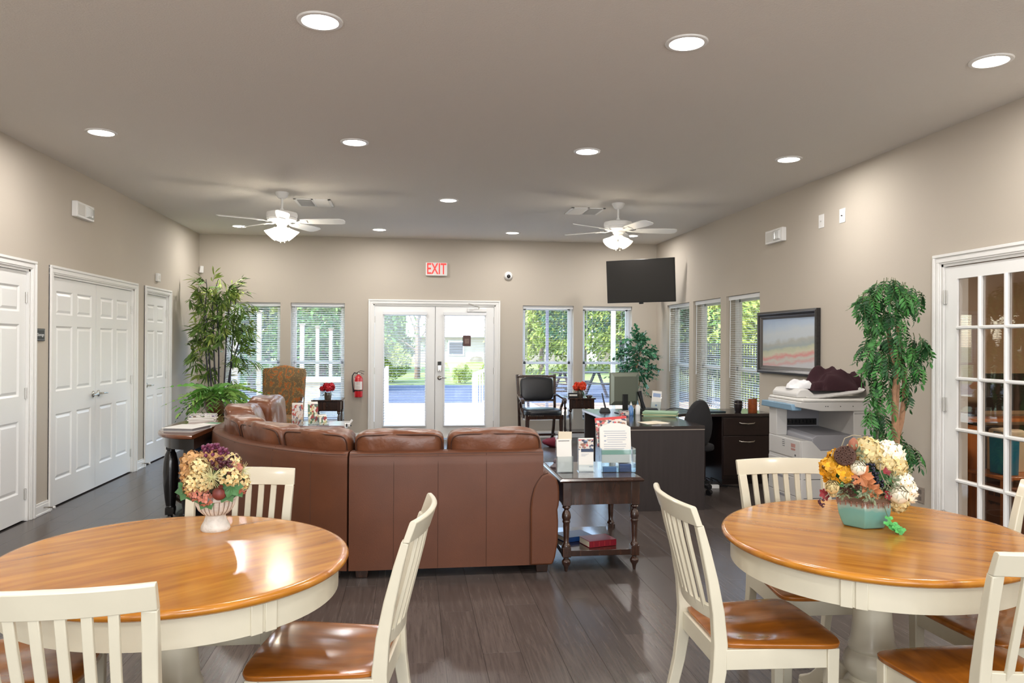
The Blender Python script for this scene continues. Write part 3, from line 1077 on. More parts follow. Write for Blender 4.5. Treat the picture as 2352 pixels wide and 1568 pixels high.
SG = mat('sign_silver', (150, 152, 156), 0.4)
mb = MB()
for a, b, c, d in ((-0.07, 0.07, 0.04, 0.043), (-0.07, 0.07, -0.043, -0.04), (-0.07, -0.067, -0.043, 0.043), (0.067, 0.07, -0.043, 0.043)):
    mb.box(a, b, -0.0112, -0.009, c, d)
mb.build('border', SG, t, smooth=0)
letters('Storage', mat('sign_white', (225, 225, 225), 0.5), 0.038, (0, -0.0115, 0), (R(90), 0, 0), t, 0.0006)

# television on the corner bracket
TVM = mat('tv_screen', (38, 36, 35), 0.32, spec=0.5)
A_, B_ = Vector((2.90, 11.12, 0)), Vector((3.715, 10.43, 0))
c = (A_ + B_) / 2
ang = math.atan2(B_.y - A_.y, B_.x - A_.x)
t = thing('television', 'flat black television on a wall bracket in the back corner', 'television', (c.x, c.y, 2.39), ang)
wv, hv = (B_ - A_).length / 2, 0.315
tilt = Matrix.Rotation(R(5), 4, 'X')
MB().box(-wv, wv, 0.0, 0.03, -hv, hv, M=tilt).build('casing', BLACKP, t, bevel=0.004)
MB().box(-wv + 0.012, wv - 0.012, -0.002, 0.001, -hv + 0.016, hv - 0.012, M=tilt).build('screen', TVM, t, smooth=0)
MB().box(-0.02, 0.035, -0.012, 0.03, -hv - 0.022, -hv, M=tilt).build('sensor_bar', BLACKP, t, bevel=0.002)
MB().box(-0.2, 0.2, 0.03, 0.06, -0.2, 0.2, M=tilt).box(-0.03, 0.03, 0.05, 0.62, -0.03, 0.03).box(-0.03, 0.03, 0.6, 0.64, -0.1, 0.1).build('wall_arm', BLACKP, t)

# painting
def painting_mat():
    m = bpy.data.materials.new('painted_landscape')
    tt, p, N, L = nt(m)
    tc = N.new('ShaderNodeTexCoord')
    sp = N.new('ShaderNodeSeparateXYZ')
    L.new(tc.outputs['Generated'], sp.inputs[0])
    n = N.new('ShaderNodeTexNoise')
    n.inputs['Scale'].default_value = 5.5
    n.inputs['Detail'].default_value = 8
    L.new(tc.outputs['Generated'], n.inputs[0])
    # height = z + slope*x + noise
    def math_(op, a, b):
        q = N.new('ShaderNodeMath')
        q.operation = op
        for i_, v in enumerate((a, b)):
            if isinstance(v, (int, float)):
                q.inputs[i_].default_value = v
            else:
                L.new(v, q.inputs[i_])
        return q.outputs[0]
    nz = math_('MULTIPLY', math_('SUBTRACT', n.outputs[0], 0.5), 0.22)
    hgt = math_('ADD', math_('ADD', sp.outputs[2], math_('MULTIPLY', sp.outputs[0], -0.16)), math_('ADD', nz, 0.06))
    cr = N.new('ShaderNodeValToRGB')
    e = cr.color_ramp.elements
    stops = [(0.0, (196, 196, 200)), (0.08, (206, 160, 158)), (0.14, (196, 196, 186)), (0.2, (212, 140, 136)), (0.27, (204, 200, 176)), (0.34, (190, 192, 164)),
             (0.4, (158, 168, 170)), (0.5, (176, 178, 172)), (0.57, (196, 204, 212)), (0.7, (200, 208, 216)), (0.82, (184, 200, 220)), (1.0, (164, 184, 214))]
    e[0].position, e[0].color = 0.0, (*lin(stops[0][1]), 1)
    e[1].position, e[1].color = 1.0, (*lin(stops[-1][1]), 1)
    for s_, cc in stops[1:-1]:
        k = e.new(s_)
        k.color = (*lin(cc), 1)
    L.new(hgt, cr.inputs[0])
    L.new(cr.outputs[0], p.inputs['Base Color'])
    p.inputs['Roughness'].default_value = 0.4
    return m
py, pz, pw2, ph2 = 7.39, 1.49, 0.625, 0.33
t = thing('framed_painting', 'landscape painting of red field under pale sky in a dark ridged frame', 'painting', (XR, py, pz), R(-90))
FRM = mat('dark_silver_frame', (58, 56, 56), 0.28, 0.4, var=0.25, vscale=40)
FRL = mat('silver_frame_bead', (140, 140, 142), 0.3, 0.7)
def frame_ring(o0, o1, y0, y1):
    mb = MB()
    W, Hh = pw2, ph2
    rin = lambda i_, y: [(-W + i_, y, -Hh + i_), (W - i_, y, -Hh + i_), (W - i_, y, Hh - i_), (-W + i_, y, Hh - i_)]
    mb.loft([rin(o0, -0.005), rin(o0, y0), rin(o1, y1), rin(o1, -0.005)], cap=False)
    return mb
frame_ring(0.0, 0.022, -0.045, -0.05).build('outer_moulding', FRM, t, smooth=0)
frame_ring(0.022, 0.027, -0.052, -0.05).build('outer_bead', FRL, t, smooth=0)
frame_ring(0.027, 0.05, -0.046, -0.03).build('middle_moulding', FRM, t, smooth=0)
frame_ring(0.05, 0.055, -0.034, -0.032).build('inner_bead', FRL, t, smooth=0)
frame_ring(0.055, 0.08, -0.03, -0.016).build('inner_moulding', mat('grey_frame', (96, 92, 90), 0.35, 0.4), t, smooth=0)
MB().box(-pw2 + 0.075, pw2 - 0.075, -0.014, -0.002, -ph2 + 0.075, ph2 - 0.075).build('canvas', painting_mat(), t, smooth=0)
t = thing('wall_outlet', 'grey low wall outlet between the slim tree and the french door', 'outlet', (XR, 5.33, 0.33), R(-90))
MB().box(-0.04, 0.04, -0.008, 0, -0.06, 0.06).build('plate', mat('taupe_plate', (150, 138, 126), 0.4), t, bevel=0.002)
MB().box(-0.016, 0.016, -0.01, -0.008, 0.01, 0.04).box(-0.016, 0.016, -0.01, -0.008, -0.04, -0.01).build('socket', mat('taupe_socket', (110, 100, 92), 0.4), t, bevel=0.002)

# ================================================================== DINING TABLES AND CHAIRS
def oval_table(x, y, ang, rx, ry, label):
    t = thing('dining_table', label, 'table', (x, y, 0), ang, 'oval dining tables')
    zt = 0.76
    n = 96
    rings = []
    for i_, z in ((0.03, zt - 0.028), (0.012, zt - 0.027), (0.003, zt - 0.02), (0.0, zt - 0.012), (0.003, zt - 0.005), (0.010, zt - 0.001), (0.02, zt), (0.03, zt), (0.06, zt)):
        rings.append([(px, py, z) for px, py in ellipse(rx - i_, ry - i_, n)])
    MB().loft(rings).build('table_top', HONEY, t, smooth=50)
    ap = MB()
    o = [ellipse(rx - 0.035, ry - 0.035, n), ellipse(rx - 0.055, ry - 0.055, n)]
    z0, z1 = zt - 0.115, zt - 0.027
    ap.loft([[(a, b, z0) for a, b in o[1]], [(a, b, z0) for a, b in o[0]], [(a, b, z1) for a, b in o[0]], [(a, b, z1) for a, b in o[1]]], cap=False)
    apo = ap.build('apron', CREAM, t, smooth=50)
    for s in (-1, 1):
        for q in (-1, 1):
            MB().box(s * (rx - 0.036) - 0.005, s * (rx - 0.036) + 0.006, q * 0.022 - 0.018, q * 0.022 + 0.018, z0 - 0.002, z1).build('seam_block', CREAM, apo, bevel=0.002)
    MB().box(-rx + 0.06, rx - 0.06, -0.05, 0.05, z0 + 0.01, z1).box(-0.2, 0.2, -0.2, 0.2, z0 + 0.005, z1).build('under_frame', CREAM, t)
    MB().lathe([(0.067, z0 + 0.02), (0.064, 0.60), (0.064, 0.52), (0.070, 0.42), (0.078, 0.35), (0.083, 0.335), (0.087, 0.328), (0.087, 0.32), (0.083, 0.314), (0.087, 0.306), (0.1, 0.288), (0.104, 0.266),
                (0.098, 0.238), (0.086, 0.222), (0.080, 0.214), (0.083, 0.206), (0.094, 0.196), (0.106, 0.17), (0.108, 0.145), (0.1, 0.12), (0.095, 0.07), (0.001, 0.07)], 40).build('pedestal', CREAM, t, smooth=50)
    for k in range(4):
        M0 = Matrix.Rotation(PI / 4 + k * PI / 2, 4, 'Z')
        ft = MB()
        ft.sweep([(0.08, 0, 0.15), (0.16, 0, 0.155), (0.25, 0, 0.12), (0.33, 0, 0.06), (0.39, 0, 0.03), (0.42, 0, 0.03)],
                 [(0.06, 0.1), (0.06, 0.1), (0.055, 0.08), (0.05, 0.055), (0.055, 0.045), (0.05, 0.03)], M=M0, side=Vector((0, 1, 0)))
        ft.box(0.36, 0.42, -0.028, 0.028, 0, 0.03, M=M0)
        ft.build('foot', CREAM, t, bevel=0.008)
    return t
oval_table(-0.775, 2.665, R(-50), 0.60, 0.545, 'oval honey wood table with cream pedestal bearing the white urn of flowers')
oval_table(1.742, 2.685, R(232), 0.625, 0.55, 'oval honey wood table with cream pedestal bearing the turquoise pot of flowers')

def make_chair():
    t = thing('dining_chair', None, 'chair', (0, 0, 0))
    # seat
    n = 18
    zt = 0.457
    def outline(u, v):
        # u -1..1 across, v -1..1 rear..front
        hw = 0.196 + 0.046 * (v + 1) / 2
        y = v * 0.212
        if v > 0:
            y += 0.012 * (1 - u * u) * v
        e = 9.0
        q = (abs(u) ** e + abs(v) ** e) ** (1 / e) if (u or v) else 1
        m = max(abs(u), abs(v))
        s_ = m / q if q else 1
        return u * hw * s_, y * s_ if v else y
    def scoop(x, y):
        d = 0.0
        for sx in (-0.085, 0.085):
            d += 0.013 * math.exp(-(((x - sx) / 0.075) ** 2 + ((y + 0.05) / 0.11) ** 2))
        return d
    vs, fs = [], []
    for layer in range(2):
        for i in range(n + 1):
            for j in range(n + 1):
                u, v = 2 * i / n - 1, 2 * j / n - 1
                x, y = outline(u, v)
                if layer == 0:
                    ed = max(abs(u), abs(v))
                    z = zt - scoop(x, y) - (0.004 if ed > 0.999 else 0)
                else:
                    z = zt - 0.022
                    x, y = x * 0.985, y * 0.985
                vs.append((x, y, z))
    K = (n + 1) ** 2
    idx = lambda l, i, j: l * K + i * (n + 1) + j
    for i in range(n):
        for j in range(n):
            fs.append((idx(0, i, j), idx(0, i + 1, j), idx(0, i + 1, j + 1), idx(0, i, j + 1)))
            fs.append((idx(1, i, j), idx(1, i, j + 1), idx(1, i + 1, j + 1), idx(1, i + 1, j)))
    for i in range(n):
        fs.append((idx(0, i, 0), idx(1, i, 0), idx(1, i + 1, 0), idx(0, i + 1, 0)))
        fs.append((idx(0, i, n), idx(0, i + 1, n), idx(1, i + 1, n), idx(1, i, n)))
        fs.append((idx(0, 0, i), idx(0, 0, i + 1), idx(1, 0, i + 1), idx(1, 0, i)))
        fs.append((idx(0, n, i), idx(1, n, i), idx(1, n, i + 1), idx(0, n, i + 1)))
    MB().add(vs, fs).build('seat', SEATW, t, smooth=40, bevel=0.004)
    za, zb = zt - 0.09, zt - 0.022
    for s in (-1, 1):
        MB().frus((s * 0.205 - 0.016, s * 0.205 + 0.016, 0.158, 0.19), (s * 0.205 - 0.021, s * 0.205 + 0.021, 0.154, 0.196), 0, zb).build('leg', CREAM, t, bevel=0.003)
        P = [(s * 0.192, -0.292, 0.0), (s * 0.190, -0.262, 0.12), (s * 0.188, -0.232, 0.25), (s * 0.187, -0.216, 0.36), (s * 0.187, -0.212, 0.45), (s * 0.189, -0.222, 0.56),
             (s * 0.193, -0.243, 0.67), (s * 0.198, -0.270, 0.78), (s * 0.202, -0.292, 0.858)]
        S = [(0.028, 0.036), (0.03, 0.038), (0.034, 0.042), (0.036, 0.048), (0.036, 0.048), (0.036, 0.042), (0.036, 0.036), (0.036, 0.03), (0.036, 0.024)]
        MB().sweep(P, S).build('back_post', CREAM, t, bevel=0.0035)
        MB().sweep([(s * 0.196, -0.195, (za + zb) / 2), (s * 0.206, 0.16, (za + zb) / 2)], (0.02, zb - za), side=Vector((1, 0, 0))).build('side_rail', CREAM, t, bevel=0.002)
    MB().box(-0.19, 0.19, 0.168, 0.188, za, zb).build('front_rail', CREAM, t, bevel=0.002)
    MB().box(-0.172, 0.172, -0.222, -0.202, za, zb).build('rear_rail', CREAM, t, bevel=0.002)
    def bow(x, w=0.2, d=0.036):
        return -d * (1 - (x / w) ** 2)
    # top rail, bowed in plan
    rings = []
    m = 14
    for i in range(m + 1):
        x = -0.221 + 0.442 * i / m
        yb = bow(x, 0.221)
        z0, z1 = 0.857, 0.928 - 0.003 * abs(x) / 0.2
        rings.append([(x, -0.283 + yb, z0), (x, -0.305 + yb, z0), (x, -0.327 + yb, z1 - 0.006), (x, -0.321 + yb, z1), (x, -0.31 + yb, z1), (x, -0.305 + yb, z1 - 0.006)])
    MB().loft(rings).build('top_rail', CREAM, t, smooth=50, bevel=0.002)
    rings = []
    for i in range(m + 1):
        x = -0.176 + 0.352 * i / m
        yb = bow(x, 0.176, 0.03)
        rings.append([(x, -0.21 + yb, 0.525), (x, -0.23 + yb, 0.525), (x, -0.236 + yb, 0.57), (x, -0.216 + yb, 0.57)])
    MB().loft(rings).build('lower_rail', CREAM, t, smooth=50, bevel=0.002)
    for k in range(6):
        f = (k - 2.5) / 2.5
        xb, xt = f * 0.121, f * 0.133
        yb, yt = bow(xb, 0.176, 0.03), bow(xt, 0.221)
        P = [(xb, -0.225 + yb, 0.55), (xb * 0.75 + xt * 0.25, -0.243 + yb * 0.75 + yt * 0.25, 0.63), ((xb + xt) / 2, -0.262 + (yb + yt) / 2, 0.71),
             (xb * 0.25 + xt * 0.75, -0.281 + yb * 0.25 + yt * 0.75, 0.79), (xt, -0.297 + yt, 0.87)]
        MB().sweep(P, [(0.024, 0.013)] * 5).build('slat', CREAM, t, bevel=0.0025)
    return t

chairs = [  # x, y of the seat center, heading of its front (deg, 0 = +x)
    (-0.800, 2.115, 92, 'cream slat-back chair at the near side of the urn table, back turned to the camera'),
    (-0.275, 2.595, 172, 'cream chair pulled out beside the urn table, its wooden seat facing the panel doors'),
    (-0.720, 3.055, -91, 'cream slat-back chair on the sofa side of the urn table, behind the urn'),
    (-1.225, 2.610, 8, 'cream chair at the far end of the urn table, only its wooden seat in view'),
    (1.262, 2.650, -2, 'cream chair pulled out from the turquoise-pot table on the side nearest the aisle'),
    (1.728, 3.085, -92, 'cream slat-back chair between the turquoise-pot table and the copier'),
    (1.752, 2.135, 90, 'cream chair at the near side of the turquoise-pot table, cropped by the frame edge'),
    (2.17, 2.575, 182, 'cream chair between the turquoise-pot table and the french door'),
]
proto = make_chair()
for i, (x, y, hd, lab) in enumerate(chairs):
    o = proto if i == 0 else copy_tree(proto)
    o.location = (x, y, 0)
    o.rotation_euler = (0, 0, R(hd - 90))
    tag(o, lab, 'chair', 'cream slat-back dining chairs')

# ================================================================== SECTIONAL SOFA
path = [(0.86, 4.79), (0.40, 4.79), (0.0, 4.79), (-0.385, 4.79), (-0.607, 4.875), (-0.853, 5.07), (-1.137, 5.38), (-1.37, 5.78), (-1.52, 6.15), (-1.60, 6.45), (-1.62, 6.8), (-1.62, 7.3), (-1.62, 7.75)]
# Catmull-Rom resample
def resample(P, step=0.04):
    Q = []
    P = [Vector((*p, 0)) for p in P]
    for i in range(len(P) - 1):
        a, b, c, d = P[max(i - 1, 0)], P[i], P[i + 1], P[min(i + 2, len(P) - 1)]
        for k in range(12):
            s_ = k / 12
            Q.append(0.5 * ((2 * b) + (c - a) * s_ + (2 * a - 5 * b + 4 * c - d) * s_ ** 2 + (3 * b - a - 3 * c + d) * s_ ** 3))
    Q.append(P[-1])
    L = [0.0]
    for i in range(1, len(Q)):
        L.append(L[-1] + (Q[i] - Q[i - 1]).length)
    return Q, L
PQ, PLn = resample(path)
def on_path(s_, d, z):
    """s along the outer back line, d inward (to the seat side), z up"""
    s_c = min(max(s_, 0), PLn[-1])
    i = 0
    lo, hi = 0, len(PLn) - 1
    while hi - lo > 1:
        m_ = (lo + hi) // 2
        if PLn[m_] <= s_c:
            lo = m_
        else:
            hi = m_
    f = (s_c - PLn[lo]) / max(PLn[hi] - PLn[lo], 1e-9)
    p = PQ[lo].lerp(PQ[hi], f)
    a, b = max(lo - 3, 0), min(hi + 3, len(PQ) - 1)
    d_ = (PQ[b] - PQ[a]).normalized()
    nrm = Vector((d_.y, -d_.x, 0))
    p = p + d_ * (s_ - s_c) + nrm * d
    return (p.x, p.y, z)
S_TOT = PLn[-1]
S1 = 1.245
S2 = S1 + 1.90
def band(s0, s1, prof, n, cap=True):
    rings = []
    for i in range(n + 1):
        s_ = s0 + (s1 - s0) * i / n
        rings.append([on_path(s_, d, z) for d, z in prof])
    return MB().loft(rings, cap)
back_prof = [(0.0, 0.055), (0.0, 0.35), (0.0, 0.70), (0.004, 0.755), (0.018, 0.778), (0.04, 0.786), (0.11, 0.786), (0.135, 0.775), (0.15, 0.74), (0.16, 0.40), (0.16, 0.055)]
def seam_at(par, s_, z0=0.06, z1=0.775, d=-0.0005):
    MB().tube([on_path(s_, d, z0), on_path(s_, d, 0.7), on_path(s_, d + 0.008, z1 - 0.012), on_path(s_, 0.03, z1 + 0.009)], 0.0013, 5).build('seam', SEAM, par)
def cushion(par, s0, s1, seed, zc=0.716, hz=0.365, lean=0.10, puff=0.16, dc=0.225):
    sc = (s0 + s1) / 2
    w = s1 - s0
    def fn(x, y, z):
        dd = dc + y - (z) * lean / 0.38 * 0.9
        return on_path(sc + x, max(dd, 0.02) if z > 0.05 else dd, zc + z)
    o = MB().soft(fn, w * 0.985, 0.235, hz, n=16, e=7.0, puff=puff, wr=0.013, seed=seed, nx=22).build('back_cushion', LEATHC, par, smooth=70)
    # welt along the rear top edge
    pts = []
    q = 26
    for k in range(q + 1):
        a = PI * k / q
        cx, sz = math.cos(a), math.sin(a)
        ee = 2 / 8.0
        x = -w * 0.458 * math.copysign(abs(cx) ** ee, cx)
        z = hz * 0.462 * (abs(sz) ** ee)
        p = fn(x, -0.1125, z)
        pts.append(p)
    MB().tube(pts, 0.0045, 6).build('piping', SEAM, o)
    return o
def seat_cushion(par, s0, s1, seed):
    sc, w = (s0 + s1) / 2, s1 - s0
    MB().soft(lambda x, y, z: on_path(sc + x * (1 - 0.0), 0.60 + y, 0.37 + z), w * 0.985, 0.62, 0.17, n=10, e=7, puff=0.03, wr=0.006, seed=seed).build('seat_cushion', LEATHC, par, smooth=70)

t = thing('sofa', 'straight brown leather sofa section with its back to the camera', 'sofa', (0, 0, 0), 0, 'brown leather sectional pieces')
band(0.02, S1 - 0.006, back_prof, 12).build('back', LEATHER, t, smooth=50)
band(0.02, S1 - 0.006, [(0.1, 0.06), (0.93, 0.06), (0.95, 0.08), (0.95, 0.27), (0.93, 0.29), (0.1, 0.29)], 2).build('base', LEATHER, t, bevel=0.01)
for q in (0.405, 0.71, 0.985):
    seam_at(t, q - 0.02)
MB().tube([on_path(0.02, -0.002, 0.774), on_path(S1 - 0.01, -0.002, 0.774)], 0.0025, 5).build('seam', SEAM, t)
cushion(t, 0.005, 0.632, 1)
cushion(t, 0.637, 1.235, 2)
seat_cushion(t, 0.12, 0.68, 3)
seat_cushion(t, 0.69, 1.235, 4)
arm_prof = [(0.755, 0.055), (0.90, 0.055), (0.918, 0.10), (0.935, 0.2), (0.938, 0.33), (0.932, 0.405), (0.94, 0.432), (0.943, 0.47), (0.943, 0.52), (0.94, 0.56), (0.925, 0.602), (0.895, 0.63), (0.865, 0.64), (0.83, 0.625), (0.80, 0.585), (0.776, 0.54), (0.762, 0.48), (0.755, 0.42)]
am = MB()
am.loft([[(x, yy, z) for x, z in arm_prof] for yy in (4.776, 5.3, 5.74)])
am.build('arm', LEATHER, t, smooth=50, bevel=0.012)
MB().tube([(0.757, 4.782, 0.06), (0.757, 4.782, 0.42), (0.763, 4.782, 0.48), (0.777, 4.784, 0.54), (0.80, 4.784, 0.585), (0.83, 4.784, 0.625), (0.87, 4.784, 0.641)], 0.0025, 5).build('seam', SEAM, t)
for xx, yy in ((0.84, 4.86), (0.84, 5.66), (-0.3, 4.86), (-0.3, 5.66)):
    MB().frus((xx - 0.035, xx + 0.035, yy - 0.035, yy + 0.035), (xx - 0.042, xx + 0.042, yy - 0.042, yy + 0.042), 0, 0.06).build('leg', DWOOD, t, bevel=0.003)

t = thing('sofa', 'curved brown leather corner section of the sectional sofa', 'sofa', (0, 0, 0), 0, 'brown leather sectional pieces')
band(S1 + 0.006, S2 - 0.004, back_prof, 30).build('back', LEATHER, t, smooth=50)
band(S1 + 0.006, S2 - 0.004, [(0.1, 0.06), (0.72, 0.06), (0.74, 0.08), (0.74, 0.27), (0.72, 0.29), (0.1, 0.29)], 20).build('base', LEATHER, t, smooth=50)
for q in (S1 + 0.26, S1 + 0.62, S1 + 1.15):
    seam_at(t, q)
pts = [on_path(S1 + 0.01 + (S2 - S1 - 0.02) * k / 30, -0.002, 0.774) for k in range(31)]
MB().tube(pts, 0.0025, 5).build('seam', SEAM, t)
cushion(t, S1 + 0.005, S1 + 0.63, 5)
cushion(t, S1 + 0.64, S1 + 1.27, 6)
cushion(t, S1 + 1.28, S2 - 0.01, 8)
for k, (a, b) in enumerate(((S1 + 0.01, S1 + 0.95), (S1 + 0.96, S2 - 0.01))):
    sc, w = (a + b) / 2, b - a
    MB().soft(lambda x, y, z: on_path(sc + x, 0.5 + y, 0.37 + z), w, 0.42, 0.17, n=10, e=7, puff=0.03, wr=0.006, seed=9 + k).build('seat_cushion', LEATHC, t, smooth=70)
for q in (S1 + 0.12, S1 + 0.95, S2 - 0.15):
    x_, y_, _z = on_path(q, 0.08, 0)
    MB().frus((x_ - 0.035, x_ + 0.035, y_ - 0.035, y_ + 0.035), (x_ - 0.042, x_ + 0.042, y_ - 0.042, y_ + 0.042), 0, 0.06).build('leg', DWOOD, t, bevel=0.003)

t = thing('sofa', 'far brown leather sofa section with slouched pale-lit cushions beside the console', 'sofa', (0, 0, 0), 0, 'brown leather sectional pieces')
band(S2 + 0.004, S_TOT - 0.1, back_prof, 12).build('back', LEATHER, t, smooth=50)
band(S2 + 0.004, S_TOT - 0.1, [(0.1, 0.06), (0.9, 0.06), (0.92, 0.08), (0.92, 0.27), (0.9, 0.29), (0.1, 0.29)], 4).build('base', LEATHER, t, bevel=0.01)
S3 = (S2 + S_TOT - 0.12) / 2
cushion(t, S2 + 0.01, S3, 11, zc=0.735, hz=0.40, puff=0.25, dc=0.25)
cushion(t, S3 + 0.01, S_TOT - 0.12, 12, zc=0.74, hz=0.42, puff=0.3, lean=0.02, dc=0.30)
seat_cushion(t, S2 + 0.01, S3, 13)
seat_cushion(t, S3 + 0.01, S_TOT - 0.14, 14)
arm2 = [(7.64, 0.055), (7.64, 0.50), (7.655, 0.575), (7.70, 0.62), (7.77, 0.635), (7.84, 0.61), (7.875, 0.55), (7.87, 0.48), (7.84, 0.42), (7.84, 0.055)]
MB().loft([[(xx, yy, z) for yy, z in arm2] for xx in (-1.6, -1.2, -0.93, -0.66)]).build('arm', LEATHER, t, smooth=50, bevel=0.012)
MB().tube([(-0.93, 7.652, 0.575), (-0.93, 7.70, 0.6225), (-0.93, 7.77, 0.637), (-0.93, 7.84, 0.612)], 0.0025, 5).build('seam', SEAM, t)
for xx, yy in ((-1.55, 7.72), (-0.73, 7.74), (-1.55, 6.5), (-0.8, 6.6)):
    MB().frus((xx - 0.035, xx + 0.035, yy - 0.035, yy + 0.035), (xx - 0.042, xx + 0.042, yy - 0.042, yy + 0.042), 0, 0.06).build('leg', DWOOD, t, bevel=0.003)

# ================================================================== SIDE TABLE BY THE SOFA ARM
def turned_leg_profile(h, k=1.0):
    return [(0.001, 0), (0.010 * k, 0.002), (0.014 * k, 0.02), (0.026 * k, 0.035), (0.028 * k, 0.045), (0.018 * k, 0.056), (0.024 * k, 0.062), (0.024 * k, 0.066)]
t = thing('end_table', 'dark walnut side table with turned legs and low shelf beside the sofa arm', 'side table', (1.222, 5.11, 0))
hx, hy, zt = 0.277, 0.35, 0.605
tp = MB()
for i_, z in ((0.014, zt - 0.03), (0.006, zt - 0.028), (0.0, zt - 0.018), (0.002, zt - 0.01), (0.012, zt - 0.005), (0.014, zt)):
    pass
tp.loft([[(sx * (hx - i_), sy * (hy - i_), z) for sx, sy in ((-1, -1), (1, -1), (1, 1), (-1, 1))] for i_, z in ((0.016, zt - 0.03), (0.006, zt - 0.027), (0.0, zt - 0.016), (0.006, zt - 0.009), (0.016, zt - 0.004), (0.018, zt))])
tp.build('table_top', DWOOD, t, smooth=20)
for sx in (-1, 1):
    for sy in (-1, 1):
        lx, ly = sx * 0.226, sy * 0.297
        lg = MB()
        lg.box(lx - 0.027, lx + 0.027, ly - 0.027, ly + 0.027, 0.425, zt - 0.03)
        lg.lathe([(0.02, 0.428), (0.024, 0.42), (0.028, 0.412), (0.016, 0.402), (0.014, 0.395), (0.022, 0.385), (0.029, 0.365), (0.029, 0.345), (0.022, 0.33), (0.026, 0.325), (0.026, 0.318),
                  (0.021, 0.31), (0.021, 0.29), (0.018, 0.22), (0.016, 0.19), (0.022, 0.178), (0.028, 0.168), (0.028, 0.16), (0.02, 0.157)], 20, lx, ly)
        lg.box(lx - 0.027, lx + 0.027, ly - 0.027, ly + 0.027, 0.095, 0.16)
        lg.lathe([(0.02, 0.096), (0.015, 0.085), (0.022, 0.078), (0.029, 0.066), (0.027, 0.05), (0.016, 0.035), (0.012, 0.02), (0.009, 0.0)], 20, lx, ly)
        lg.build('leg', DWOOD, t, bevel=0.002)
MB().box(-0.21, 0.21, -0.315, -0.295, 0.43, zt - 0.03).box(-0.21, 0.21, 0.295, 0.315, 0.43, zt - 0.03).box(-0.25, -0.23, -0.28, 0.28, 0.43, zt - 0.03).box(0.23, 0.25, -0.28, 0.28, 0.43, zt - 0.03).build('apron', DWOOD, t, bevel=0.002)
MB().box(-0.215, 0.215, -0.31, 0.31, 0.098, 0.135).box(-0.25, 0.25, -0.275, 0.275, 0.0985, 0.1345).build('shelf', DWOOD, t, bevel=0.002)

def book(name, w, d, h, loc, rz, cover, label, grp=None):
    t = thing(name, label, 'book', loc, rz, grp)
    MB().box(-w / 2, w / 2, -d / 2, d / 2, 0, 0.003).box(-w / 2, w / 2, -d / 2, d / 2, h - 0.003, h).box(-w / 2, w / 2, -d / 2, -d / 2 + 0.004, 0, h).build('cover', cover, t, bevel=0.0015)
    MB().box(-w / 2 + 0.004, w / 2 - 0.004, -d / 2 + 0.004, d / 2 - 0.004, 0.003, h - 0.003).build('page_block', CREAMP, t)
    return t
b = book('book', 0.20, 0.155, 0.042, (1.235, 4.945, 0.136), R(14), mat('book_red', (118, 16, 34), 0.35), 'red hardcover book on the low shelf of the walnut side table')
gl = MB()
for k in range(4):
    gl.box(-0.07 + k * 0.04, -0.066 + k * 0.04, -0.0785, -0.077, 0.006, 0.036)
gl.build('spine_ridge', mat('gilt', (170, 60, 60), 0.3, 0.5), b)
book('book', 0.21, 0.16, 0.032, (1.105, 5.10, 0.136), R(18), mat('book_blue', (22, 62, 120), 0.35), 'blue hardcover book on the low shelf behind the red book')

# brochure holders on the side table
def leaflets_mat(name, base_, scale, cols):
    m = bpy.data.materials.new(name)
    tt, p, N, L = nt(m)
    tc = N.new('ShaderNodeTexCoord')
    mp = N.new('ShaderNodeMapping')
    mp.inputs['Scale'].default_value = scale
    L.new(tc.outputs['Object'], mp.inputs[0])
    v = N.new('ShaderNodeTexVoronoi')
    v.inputs['Scale'].default_value = 1
    L.new(mp.outputs[0], v.inputs[0])
    sp = N.new('ShaderNodeSeparateColor')
    L.new(v.outputs['Color'], sp.inputs[0])
    cr = N.new('ShaderNodeValToRGB')
    cr.color_ramp.interpolation = 'CONSTANT'
    e = cr.color_ramp.elements
    e[0].position, e[0].color = 0, (*lin(base_), 1)
    e[1].position, e[1].color = 0.4, (*lin(cols[0]), 1)
    for i, c_ in enumerate(cols[1:]):
        k = e.new(0.4 + 0.6 * (i + 1) / len(cols))
        k.color = (*lin(c_), 1)
    L.new(sp.outputs[0], cr.inputs[0])
    L.new(cr.outputs[0], p.inputs['Base Color'])
    p.inputs['Roughness'].default_value = 0.45
    return m
TEAL = mat('leaflet_teal', (122, 168, 154), 0.5)
TXT = mat('print_grey', (176, 182, 194), 0.6)
NAVY = mat('leaflet_navy', (36, 54, 86), 0.45)
REDP = mat('leaflet_red', (206, 62, 60), 0.45)
PHOTO = leaflets_mat('leaflet_photo', (214, 206, 196), (60, 60, 90), [(150, 106, 84), (206, 96, 96), (60, 60, 84), (220, 210, 200), (90, 120, 150)])

t = thing('brochure_holder', 'tall white leaflet holder with cream cards, nearest the sofa arm', 'brochure holder', (1.018, 5.0, 0.605), R(2))
lean = Matrix.Rotation(R(-6), 4, 'X')
MB().box(-0.056, 0.056, 0.0, 0.006, 0, 0.245, M=lean).box(-0.056, 0.056, -0.028, -0.024, 0, 0.11).box(-0.056, -0.052, -0.028, 0.004, 0, 0.11).box(0.052, 0.056, -0.028, 0.004, 0, 0.11).box(-0.056, 0.056, -0.028, 0.05, 0, 0.004).build('stand', ACRYL, t)
MB().box(-0.051, 0.051, -0.014, -0.001, 0.004, 0.222, M=lean).build('leaflet', PAPER, t)
MB().box(-0.044, 0.046, -0.012, 0.010, 0.215, 0.272, M=lean @ Matrix.Rotation(R(2), 4, 'Y')).build('card', CREAMP, t)
MB().box(-0.04, 0.036, -0.0155, -0.014, 0.208, 0.2115, M=lean).build('slot_line', BLACKP, t)

